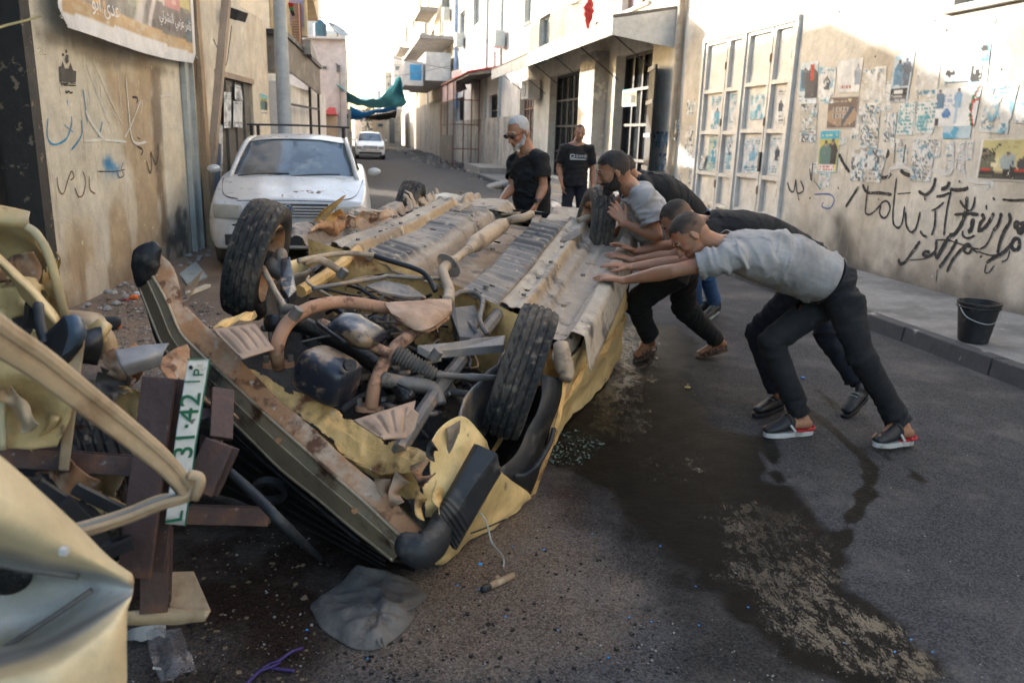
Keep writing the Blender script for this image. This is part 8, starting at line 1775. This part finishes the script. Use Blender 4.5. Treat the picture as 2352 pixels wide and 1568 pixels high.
def face_bits(P, ax, s, parent, hairm):
    f, l, u = ax
    for e in (-1, 1):
        ey = obj('eye', MB().ell(P(.0715, .001, .030 * e), ax, [.012 * s, .013 * s, .007 * s], 14, 10), M_['eyew'], parent, smooth=True)
        obj('iris', MB().ell(P(.0790, .0, .030 * e), ax, [.0050 * s, .0065 * s, .0065 * s], 10, 8), M_['black'], ey, smooth=True)
        eb = obj('eyebrow', MB().limb([P(.082, .024, .014 * e), P(.087, .031, .028 * e), P(.077, .026, .046 * e)], [.004 * s, .005 * s, .003 * s], n=8), hairm, parent, smooth=True); setcol(eb, np.ones((len(eb.data.vertices), 3)) * .02)
def foot(mb, ank, toe, hl=None, s=1.):
    d = nrm((toe - ank) * [1, 1, 1]); g = V(ank[0], ank[1], min(toe[2], ank[2]) ); 
    heel = (ank - nrm((toe - ank) * [1, 1, 0]) * .035 + V(0, 0, -.055)) if hl is None else hl + nrm(toe - hl) * .045 + V(0, 0, .035)
    mb.limb([ank + V(0, 0, .03), ank, (ank + heel) / 2], [.036, .036, .036], n=12); mb.limb([heel, (heel + toe) / 2 + V(0, 0, .012), toe], [.031, .036, .022], [.03, .028, .018], lat=np.cross(d, (0, 0, 1)), n=12)
    mb.limb([ank, (ank + toe) / 2 + V(0, 0, .0), toe + V(0, 0, .004)], [.033, .028, .015], n=12)
    sd_ = nrm(np.cross(d, (0, 0, 1)))
    for k in range(5): b = toe + sd_ * (.030 - .015 * k) - d * (.002 + .005 * k); mb.limb([b - d * .02, b + d * .022], [.011 - .001 * k, .009 - .001 * k], n=8)
    return heel
def sole_shape(heel, toe, up, w1, w2, th, mb, lift=0):
    """foot outline extruded downwards"""
    d = nrm(toe - heel); sd_ = nrm(np.cross(d, up)); up_ = np.cross(sd_, d); L = np.linalg.norm(toe - heel); P = []
    for k in range(28):
        a = 2 * PI * k / 28; x = (1 - math.cos(a)) / 2; y = math.sin(a); wd = (w1 * (1 - x) + w2 * x) * (1 - .22 * math.exp(-((x - .42) / .16) ** 2)); P.append(heel + d * L * x + sd_ * y * wd * abs(math.sin(a)) ** -.25 if abs(math.sin(a)) > .05 else heel + d * L * x)
    P = [p + up_ * lift for p in P]
    return mb.poly(P, th, up_), d, sd_, up_
def clog(parent, heel, toe, up):
    so, d, sd_, u_ = sole_shape(heel, toe, up, .034, .05, .028, MB()); sh = obj('shoe', so, M_['white_sole'], parent, bev=.004); L = np.linalg.norm(toe - heel); mb = MB()
    pts = [toe - d * .012 + u_ * .012, toe - d * .05 + u_ * .022, toe - d * .10 + u_ * .034, toe - d * .145 + u_ * .048]
    mb.limb(pts, [.034, .047, .046, .042], [.014, .026, .036, .046], lat=sd_, n=20)
    v = np.array(mb.v); lim = ((v - heel) @ u_) < .001; v[lim] -= np.outer(((v[lim] - heel) @ u_), u_); mb.v = [tuple(p) for p in v]
    obj('upper', mb, M_['plastic'], sh, smooth=True)
    q, _, _, _ = sole_shape(heel, heel + d * .13, up, .034, .042, .012, MB(), .013); obj('insole', q, M_['clog_red'], sh, bev=.003)
    obj('heel_rim', MB().tube([heel + d * .07 + sd_ * .040 + u_ * .016, heel + d * .01 + sd_ * .028 + u_ * .016, heel + d * .002 + u_ * .022, heel + d * .01 - sd_ * .028 + u_ * .016, heel + d * .07 - sd_ * .040 + u_ * .016], .005, 8, 4), M_['clog_red'], sh, smooth=True)
    st_ = obj('strap', MB().tube([toe - d * .15 + sd_ * .044 + u_ * .02, toe - d * .145 + sd_ * .035 + u_ * .075, toe - d * .14 + u_ * .092, toe - d * .145 - sd_ * .035 + u_ * .075, toe - d * .15 - sd_ * .044 + u_ * .02], .009, 8, 4), M_['plastic'], sh, smooth=True)
    side = 1 if (sd_ @ V(0, -1, 0)) > 0 else -1
    obj('strap_tab', MB().bar(toe - d * .165 + sd_ * .050 * side + u_ * .012, toe - d * .130 + sd_ * .048 * side + u_ * .052, .014, .008, sd_), M_['white_sole'], sh, bev=.003)
def sandal(parent, heel, toe, up):
    so, d, sd_, u_ = sole_shape(heel, toe, up, .036, .048, .022, MB()); sh = obj('sandal', so, M_['leather'], parent, bev=.003)
    for a, hgt, w in ((.62, .048, .045), (.78, .036, .047), (.45, .066, .042), (.12, .05, .036)):
        c = heel + d * np.linalg.norm(toe - heel) * a; obj('strap', MB().limb(spline([c + sd_ * w, c + sd_ * w * .7 + u_ * hgt * .8, c + u_ * hgt, c - sd_ * w * .7 + u_ * hgt * .8, c - sd_ * w], 5), .010, .003, lat=d, n=8, caps='flat'), M_['leather'], sh, smooth=True)
def trainer(parent, heel, toe, up, m='plastic', solem='plastic', hi=.075):
    so, d, sd_, u_ = sole_shape(heel, toe, up, .036, .048, .024, MB()); sh = obj('shoe', so, M_[solem], parent, bev=.004); L = np.linalg.norm(toe - heel)
    P = [heel + d * .03 + u_ * hi, heel + d * .05 + u_ * .045, heel + d * L * .45 + u_ * .038, heel + d * L * .72 + u_ * .026, toe - d * .035 + u_ * .018]
    mb = MB().limb([heel + d * .045 + u_ * hi, heel + d * .04 + u_ * .03], [.034, .036], [.04, .042], lat=sd_, n=16).limb([heel + d * .03 + u_ * .03, heel + d * L * .4 + u_ * .04, heel + d * L * .7 + u_ * .026, toe - d * .035 + u_ * .018], [.034, .042, .045, .036], [.03, .036, .026, .018], lat=sd_, n=16)
    u2 = obj('upper', remesh(mb, .005, 3), M_[m], sh, smooth=True)
    for k in range(4): c = heel + d * L * (.42 + .08 * k) + u_ * (.074 - .010 * k); obj('lace', MB().limb([c + sd_ * .022, c + u_ * .003, c - sd_ * .022], .003, n=6), M_['grey_metal'], sh)

def person(label, at, J, clothes, voxel=.006, group=None):
    t = empty('person', at, label, 'person', group); sk = clothes.get('skin', 'skin'); b = MB()
    P, ax = head_geo(b, J['head'], J['face'], J['up'], J.get('hs', 1.)); s = J.get('hs', 1.)
    nb = J['neck']; hd = P(-.03, -.04)
    b.limb([hd, (hd + nb) / 2 + P(0, 0) * 0, nb], [.055, .057, .066], n=16)
    for side in ('near', 'far'):
        S, E_, W = J['sh_' + side], J['el_' + side], J['wr_' + side]
        b.limb([nb, S], [.06, .052], n=12); b.limb([S, S * .6 + E_ * .4, E_], [.050, .047, .037], n=14); b.limb([E_, E_ * .72 + W * .28, W], [.038, .040, .0265], [.040, .043, .021], lat=J.get('fl_' + side, V(0, 1, 0)), n=14)
        hd_ = J.get('hand_' + side)
        if hd_: hand(b, W, *hd_)
        H_, K_, A_ = J['hip_' + side], J['kn_' + side], J['an_' + side]
        b.limb([J['pelvis'], H_], [.065, .07], n=12); b.limb([H_, K_], [.075, .048], n=12); b.limb([K_, K_ * .7 + A_ * .3, A_], [.046, .050, .034], n=12)
        if clothes.get('feet') in ('clog', 'sandal'): foot(b, A_, J['toe_' + side] + V(0, 0, .022), J.get('heel_' + side))
    tp = J['torso']; b.limb([tp[0][0]] + [q[0] for q in tp[1:-1]] + [J['pelvis']], [.06] + [q[1] * .82 for q in tp[1:-1]] + [.10], [.06] + [q[2] * .8 for q in tp[1:-1]] + [.075], lat=J['lat'], n=16)
    body = clean_obj('body', remesh(b, voxel, 3), M_[sk], t)
    # shirt
    sb_ = MB(); sb_.limb([q[0] for q in tp], [q[1] for q in tp], [q[2] for q in tp], lat=J['lat'], n=28, caps='flat'); cuts = []; bones = [(tp[0][0], tp[len(tp) // 2][0], .9), (tp[len(tp) // 2][0], tp[-1][0], 1.0)]
    for side in ('near', 'far'):
        S, E_ = J['sh_' + side], J['el_' + side]; a = J.get('sleeve', .62); e = S + (E_ - S) * a
        sb_.limb([tp[1][0] * .45 + S * .55, S, S * .55 + e * .45, e + (E_ - S) * .12], [.085, .078, .074, .070], n=18, caps='flat'); cuts.append((e, nrm(E_ - S), J.get('scut', .11), .12)); bones.append((S - (E_ - S) * .1, e, 1.0))
    if 'neckcut' in J: cuts.append((J['neckcut'][0], J['neckcut'][1], .085, .1))
    if 'hem' in J: cuts.append((J['hem'][0], J['hem'][1], .3, .2))
    sh = clean_obj('shirt', remesh(sb_, voxel * 1.1, 4, cuts, wrinkle(bones, clothes.get('wa', .010), clothes.get('seed', 1), .006), torso_guard(tp[1:], J['lat'])), M_[clothes['shirt']], t, solid=.003)
    if clothes.get('collar'):
        c = J['neckcut'][0] - nrm(J['neckcut'][1]) * .012; a1 = nrm(np.cross(J['neckcut'][1], (0, 1, .01))); a2 = nrm(np.cross(J['neckcut'][1], a1)); ring = [c + (a1 * math.cos(k * PI / 8) + a2 * math.sin(k * PI / 8)) * .074 for k in range(17)]
        obj('collar', MB().limb(ring, .010, .022, lat=J['neckcut'][1], n=8, caps='flat'), M_[clothes['shirt']], sh, smooth=True)
    # trousers
    pb = MB(); pe = J['pelvis']; wtop = J['waist']; r0, r1 = clothes.get('pw', (.165, .125)); pb.limb([wtop, pe, pe + (pe - wtop) * .25], [r0, r0 * 1.03, r0 * .85], [r1, r1 * 1.08, r1 * .9], lat=J['lat'], n=24, caps='flat'); cuts = [(wtop, nrm(wtop - pe), .21, .09)]; bones = []
    lw = clothes.get('legs', (.092, .066, .054))
    for side in ('near', 'far'):
        H_, K_, A_ = J['hip_' + side], J['kn_' + side], J['an_' + side]
        h_end = A_ + (K_ - A_) * clothes.get('hemup', .06)
        pb.limb([pe * .4 + H_ * .6, H_, H_ * .5 + K_ * .5, K_], [lw[0] * .9, lw[0], lw[0] * .88, lw[1]], n=20); pb.limb([K_, K_ * .65 + A_ * .35, h_end + (A_ - K_) * .08], [lw[1], lw[1] * .98, lw[2]], n=20, caps='flat'); cuts.append((h_end, nrm(A_ - K_), .10, .10)); bones += [(H_, K_, .9), (K_, h_end, 1.1)]
    tr_ = clean_obj('trousers', remesh(pb, voxel * 1.15, 4, cuts, wrinkle(bones, clothes.get('wt', .009), clothes.get('seed', 1) + 5, .004)), M_[clothes['trousers']], t, solid=.003)
    if clothes.get('belt'):
        c = wtop + (pe - wtop) * .12; d = nrm(wtop - pe); a2 = nrm(J['lat'] - d * (J['lat'] @ d)); a1 = np.cross(d, a2); ring = [c + a2 * (r0 + .006) * math.cos(k * PI / 14) + a1 * (r1 + .006) * math.sin(k * PI / 14) for k in range(29)]
        obj('belt', MB().limb(ring, .005, .018, lat=d, n=8, caps='flat'), M_['black'], tr_)
    for side in ('near', 'far'):
        A_, T_ = J['an_' + side], J['toe_' + side]; k = clothes.get('feet')
        hz = J.get('heel_' + side); up = V(0, 0, 1)
        if hz is None: hz = A_ - nrm((T_ - A_) * [1, 1, 0]) * .06; hz[2] = .028
        tt_ = T_ + nrm(T_ - hz) * .035
        off = {'clog': -.012, 'sandal': -.014}.get(k, -.0)
        if k == 'clog': clog(t, hz + V(0, 0, 0), tt_, up)
        elif k == 'sandal': sandal(t, hz, tt_, up)
        else: trainer(t, hz, tt_, up, clothes.get('shoe', 'plastic'), clothes.get('shoesole', 'plastic'))
    hm = M_[clothes['hair']]; hr = hair_shell('hair', P, ax, s, t, hm, clothes.get('line', .062), clothes.get('hth', .007), back=clothes.get('back', -.07))
    if clothes.get('beard'): beard(P, ax, s, t, M_[clothes['beard']], clothes.get('full', 1.))
    face_bits(P, ax, s, t, M_[clothes.get('brow', 'hair_dark')])
    return t, P, ax, sh
def L3(*pts): return [AY(*p) for p in pts]
def tor(*q): return [(AY(x, y, d), a, b) for x, y, d, a, b in q]

# --- front man in the light grey polo shirt
J = dict(head=AY(1583, 540, 4.28), face=nrm(V(-.62, -.12, -.78)), up=nrm(V(-.78, .06, .62)), hs=1.03, neck=AY(1655, 568, 4.30), lat=V(0, 1, 0),
    sh_near=AY(1692, 590, 4.12), el_near=AY(1548, 622, 4.18), wr_near=AY(1432, 644, 4.36), sh_far=AY(1700, 580, 4.47), el_far=AY(1565, 602, 4.52), wr_far=AY(1447, 613, 4.56),
    hand_near=(V(-.85, .15, .12), V(-.15, .25, -1), V(.1, .9, .1), .22), hand_far=(V(-.85, .12, .1), V(-.15, .2, -1), V(.1, -.9, -.1), .22), fl_near=V(0, 1, .2), fl_far=V(0, 1, .2),
    pelvis=AY(1925, 660, 4.28), waist=AY(1893, 640, 4.28), hip_near=AY(1940, 690, 4.17), kn_near=AY(1974, 812, 4.10), an_near=AY(2066, 968, 4.14), hip_far=AY(1900, 690, 4.38), kn_far=AY(1770, 785, 4.30), an_far=AY(1838, 955, 4.28),
    torso=tor((1650, 562, 4.30, .085, .065), (1680, 572, 4.30, .15, .105), (1725, 583, 4.30, .195, .135), (1785, 597, 4.30, .19, .155), (1840, 616, 4.29, .18, .158), (1893, 640, 4.28, .178, .142), (1915, 650, 4.28, .176, .13)))
J['toe_near'] = AY(2020, 1014, 4.02); J['heel_near'] = AY(2098, 1008, 4.12); J['toe_far'] = AY(1770, 975, 4.20); J['heel_far'] = AY(1868, 986, 4.26); J['heel_far'][2] = max(J['heel_far'][2], .03); J['toe_far'][2] = .03
J['neckcut'] = (AY(1662, 567, 4.3), J['head'] - J['neck']); J['hem'] = (AY(1898, 641, 4.28), nrm(AY(1915, 650, 4.28) - AY(1840, 616, 4.29)))
person('nearest man in a light grey polo shirt and black jeans, leaning low against the car', G(1930, 1000), J, dict(shirt='grey_polo', trousers='black_jeans', feet='clog', hair='hair_fade', brow='hair_dark', collar=True, belt=True, hemup=.02, seed=3, wa=.013, wt=.012, line=.07, legs=(.097, .070, .060), hth=.004), voxel=.0055)
# --- man behind him, black shirt
J = dict(head=AY(1556, 505, 4.72), face=nrm(V(-.62, -.0, -.78)), up=nrm(V(-.78, .0, .62)), hs=1.0, neck=AY(1622, 520, 4.76), lat=V(0, 1, 0),
    sh_near=AY(1640, 550, 4.62), el_near=AY(1540, 590, 4.70), wr_near=AY(1452, 598, 4.80), sh_far=AY(1650, 535, 4.95), el_far=AY(1540, 565, 4.98), wr_far=AY(1458, 578, 4.92),
    hand_near=(V(-.85, .1, .25), V(-.15, .2, -1), V(.1, .9, .1), .25), hand_far=(V(-.8, .0, .35), V(-.15, .2, -1), V(.1, -.9, .2), .25),
    pelvis=AY(1865, 610, 4.75), waist=AY(1830, 590, 4.75), hip_near=AY(1860, 640, 4.66), kn_near=AY(1742, 762, 4.66), an_near=AY(1788, 905, 4.60), hip_far=AY(1870, 640, 4.86), kn_far=AY(1905, 775, 4.78), an_far=AY(1978, 885, 4.70),
    torso=tor((1618, 518, 4.76, .085, .065), (1645, 522, 4.76, .15, .10), (1690, 530, 4.76, .19, .125), (1745, 545, 4.76, .18, .14), (1800, 570, 4.75, .17, .14), (1840, 592, 4.75, .17, .13), (1860, 604, 4.75, .165, .12)))
J['toe_near'] = AY(1742, 928, 4.52); J['heel_near'] = G(1800, 928, .03); J['toe_near'][2] = .03; J['toe_far'] = AY(1945, 938, 4.56); J['toe_far'][2] = .035; J['heel_far'] = AY(1990, 905, 4.68)
J['neckcut'] = (AY(1626, 519, 4.76), J['head'] - J['neck'])
person('man in black behind the grey polo man, head down, both hands on the car', G(1860, 930), J, dict(shirt='black_cloth', trousers='navy', feet='shoe', hair='hair_fade', collar=True, seed=9, wt=.012, line=.075, hth=.004, skin='skin2', legs=(.095, .072, .06)), voxel=.0065)
# --- bearded man in grey T-shirt
J = dict(head=AY(1408, 392, 5.15), face=nrm(V(-.93, -.12, -.36)), up=nrm(V(-.36, -.05, .93)), hs=1.06, neck=AY(1447, 430, 5.2), lat=nrm(V(.1, 1, 0)),
    sh_near=AY(1480, 458, 5.0), el_near=AY(1509, 541, 4.93), wr_near=AY(1434, 512, 5.02), sh_far=AY(1462, 455, 5.42), el_far=AY(1440, 520, 5.55), wr_far=AY(1404, 540, 5.60),
    hand_near=(V(-.62, .15, .75), V(-.75, .5, -.3), V(.6, .1, .6), .45), hand_far=(V(-.7, .1, .3), V(-.7, .1, -.6), V(.1, -.9, .3), .5), fl_near=V(0, 1, .2),
    pelvis=AY(1560, 600, 5.3), waist=AY(1545, 565, 5.3), hip_near=AY(1555, 625, 5.2), kn_near=AY(1462, 690, 5.42), an_near=AY(1492, 778, 5.66), hip_far=AY(1565, 625, 5.42), kn_far=AY(1572, 708, 5.62), an_far=AY(1652, 785, 5.82),
    torso=tor((1448, 432, 5.2, .085, .07), (1462, 448, 5.2, .15, .11), (1480, 480, 5.2, .195, .14), (1502, 515, 5.24, .19, .145), (1527, 548, 5.28, .175, .145), (1545, 578, 5.3, .175, .142), (1552, 592, 5.3, .17, .14)), sleeve=.70)
J['toe_near'] = G(1462, 822, .03); J['heel_near'] = G(1503, 800, .03); J['toe_far'] = G(1608, 815, .03); J['heel_far'] = AY(1672, 798, 5.88)
J['neckcut'] = (AY(1446, 433, 5.2), J['head'] - J['neck'])
person('bearded man in a pale grey T-shirt and baggy black trousers gripping the rear wheel', G(1555, 820), J, dict(shirt='grey_tee', trousers='black_cloth', feet='sandal', hair='hair_dark', beard='hair_dark', full=1.2, seed=5, wa=.014, wt=.014, legs=(.105, .082, .058), line=.060, hth=.007), voxel=.006)
# --- man in black polo and blue jeans behind
J = dict(head=AY(1428, 392, 6.05), face=nrm(V(-.85, .1, -.5)), up=nrm(V(-.5, 0, .85)), hs=1.0, neck=AY(1462, 415, 6.1), lat=V(0, 1, 0),
    sh_near=AY(1480, 430, 5.95), el_near=AY(1402, 470, 6.02), wr_near=AY(1330, 492, 6.12), sh_far=AY(1478, 425, 6.35), el_far=AY(1420, 470, 6.4), wr_far=AY(1360, 490, 6.35),
    hand_near=(V(-.9, .1, .0), V(-.1, .1, -1), V(.1, .9, .1), .22), hand_far=None, pelvis=AY(1600, 512, 6.35), waist=AY(1580, 488, 6.35), hip_near=AY(1600, 535, 6.25), kn_near=AY(1590, 625, 6.75), an_near=AY(1598, 695, 7.30), hip_far=AY(1605, 530, 6.5), kn_far=AY(1622, 625, 6.95), an_far=AY(1640, 695, 7.45),
    torso=tor((1462, 418, 6.1, .085, .07), (1478, 424, 6.1, .15, .11), (1505, 435, 6.12, .19, .14), (1540, 455, 6.2, .185, .145), (1575, 485, 6.3, .17, .14), (1592, 503, 6.35, .165, .13)))
J['toe_near'] = G(1592, 717, .03); J['heel_near'] = G(1602, 708, .03) ; J['toe_far'] = G(1616, 732, .03); J['heel_far'] = G(1650, 712, .03)
J['heel_near'] = J['toe_near'] + V(.16, .10, 0)
J['neckcut'] = (AY(1462, 415, 6.1), J['head'] - J['neck'])
person('man in a black shirt and blue jeans half hidden behind the bearded man', G(1610, 715), J, dict(shirt='black_cloth', trousers='blue_jeans', feet='shoe', shoe='black', shoesole='grey_metal', hair='hair_dark', beard='hair_dark', full=.3, collar=True, seed=12, legs=(.095, .07, .062)), voxel=.007)
# --- old man with white hair
J = dict(head=AY(1190, 302, 6.9), face=nrm(V(-.62, -.62, -.42)), up=nrm(V(-.25, -.3, .92)), hs=1.10, neck=AY(1212, 350, 6.97), lat=nrm(V(.55, -.75, 0)),
    sh_near=AY(1243, 368, 6.84), el_near=AY(1248, 430, 6.82), wr_near=AY(1232, 468, 6.72), sh_far=AY(1184, 370, 7.12), el_far=AY(1176, 432, 6.98), wr_far=AY(1150, 460, 6.80),
    hand_near=(V(-.25, -.2, -.9), V(-.8, .3, 0), V(-.2, -.9, 0), .35), hand_far=(V(-.6, -.2, -.5), V(-.1, .1, -1), V(.2, -.9, 0), .3), pelvis=AY(1222, 505, 7.0), waist=AY(1221, 478, 7.0), hip_near=AY(1240, 520, 6.95), kn_near=AY(1236, 620, 7.0), an_near=V(.33, 7.1, .09), hip_far=AY(1202, 520, 7.1), kn_far=AY(1200, 620, 7.15), an_far=V(.1, 7.3, .09),
    torso=tor((1210, 352, 6.97, .085, .075), (1213, 366, 6.98, .165, .11), (1216, 392, 6.99, .205, .14), (1219, 430, 7.0, .19, .155), (1221, 468, 7.0, .18, .15), (1222, 500, 7.0, .178, .145)))
J['scut'] = .085; J['toe_near'] = V(.22, 6.95, .03); J['toe_far'] = V(0, 7.15, .03); J['neckcut'] = (AY(1210, 352, 6.97), J['head'] - J['neck'])
t, P_, ax, sh = person('white haired old man with dark glasses in a black polo shirt beside the car', V(.2, 7.1, 0), J, dict(shirt='black_cloth', trousers='navy', feet='shoe', hair='hair_white', brow='hair_white', beard='hair_white', full=.0, collar=True, seed=15, line=.078, hth=.003, legs=(.095, .07, .062)), voxel=.0065)
gl = MB()
for e in (-1, 1): gl.limb([P_(.102, .004, .032 * e), P_(.108, .003, .032 * e)], [.026, .026], [.021, .021], lat=ax[1], n=18, caps='flat'); gl.bar(P_(.10, .012, .055 * e), P_(.0, .006, .079 * e), .005, .005)
gl.bar(P_(.104, .012, -.01), P_(.104, .012, .01), .005, .005); g_ = obj('glasses', gl, mat('glasses_frame', (.05, .025, .02), .3), t, smooth=False)
w_ = AY(1234, 460, 6.71); obj('watch', MB().limb([w_ + V(0, 0, .014), w_ - V(0, 0, .014)], .034, n=20, caps='flat'), M_['black'], t); obj('watch_face', MB().limb([w_ + V(.01, -.034, 0), w_ + V(.012, -.040, 0)], .016, n=16, caps='flat'), M_['chrome'], t)
# --- standing man in printed T-shirt
Yd = 11.8; X0 = AY(1322, 400, Yd)[0]; sc = V(X0, Yd, 0)
Z_ = lambda x, y, z: sc + V(x, y, z)
J = dict(head=Z_(.03, -.02, 1.655), face=nrm(V(.05, -1, -.12)), up=V(0, -.05, 1), hs=1.0, neck=Z_(.0, .02, 1.50), lat=V(1, .1, 0),
    sh_near=Z_(-.19, 0, 1.43), el_near=Z_(-.245, .02, 1.16), wr_near=Z_(-.20, -.08, .93), sh_far=Z_(.19, 0, 1.43), el_far=Z_(.245, .03, 1.15), wr_far=Z_(.25, -.04, .90),
    hand_near=(V(.2, -.3, -.9), V(.9, 0, 0), V(.1, -1, 0), .4), hand_far=(V(0, -.1, -1), V(-.9, 0, 0), V(0, -1, 0), .35), pelvis=Z_(0, 0, .93), waist=Z_(0, 0, 1.02), hip_near=Z_(-.09, 0, .88), kn_near=Z_(-.12, -.03, .49), an_near=Z_(-.13, .02, .10), hip_far=Z_(.09, 0, .88), kn_far=Z_(.12, -.02, .49), an_far=Z_(.15, .03, .10),
    torso=[(Z_(0, .02, 1.50), .09, .075), (Z_(0, .01, 1.43), .17, .11), (Z_(0, 0, 1.32), .195, .125), (Z_(0, 0, 1.15), .18, .125), (Z_(0, 0, 1.0), .18, .13), (Z_(0, 0, .90), .18, .13)], sleeve=.75)
J['scut'] = .08; J['toe_near'] = Z_(-.16, -.14, .03); J['toe_far'] = Z_(.18, -.13, .03); J['neckcut'] = (Z_(0, 0, 1.485), V(0, -.15, 1))
t, P_, ax, sh = person('man standing in the road in a black T-shirt with a white printed chest logo', sc, J, dict(shirt='black_cloth', trousers='navy', feet='shoe', hair='hair_fade', brow='hair_dark', seed=18, line=.088, hth=.003, legs=(.095, .075, .065), skin='skin2'), voxel=.008)
text_on('JEANS', sh, Z_(-.02, -.152, 1.315), V(1, 0, 0), V(0, 0, 1), .060, M_['white_print2'], 'print', .003)
obj('print', MB().wbox(lambda y, z, o: Z_(y, -.152 - o, z), -.10, .13, 1.285, 1.298, 0, .004), M_['white_print2'], sh)
bxm = MB(); A4 = lambda y, z, o: Z_(y, -.152 - o, z)
bxm.wbox(A4, -.10, -.035, 1.31, 1.32, 0, .004).wbox(A4, -.10, -.035, 1.35, 1.36, 0, .004).wbox(A4, -.10, -.09, 1.32, 1.35, 0, .004).wbox(A4, -.045, -.035, 1.32, 1.35, 0, .004)
obj('print', bxm, M_['white_print2'], sh)
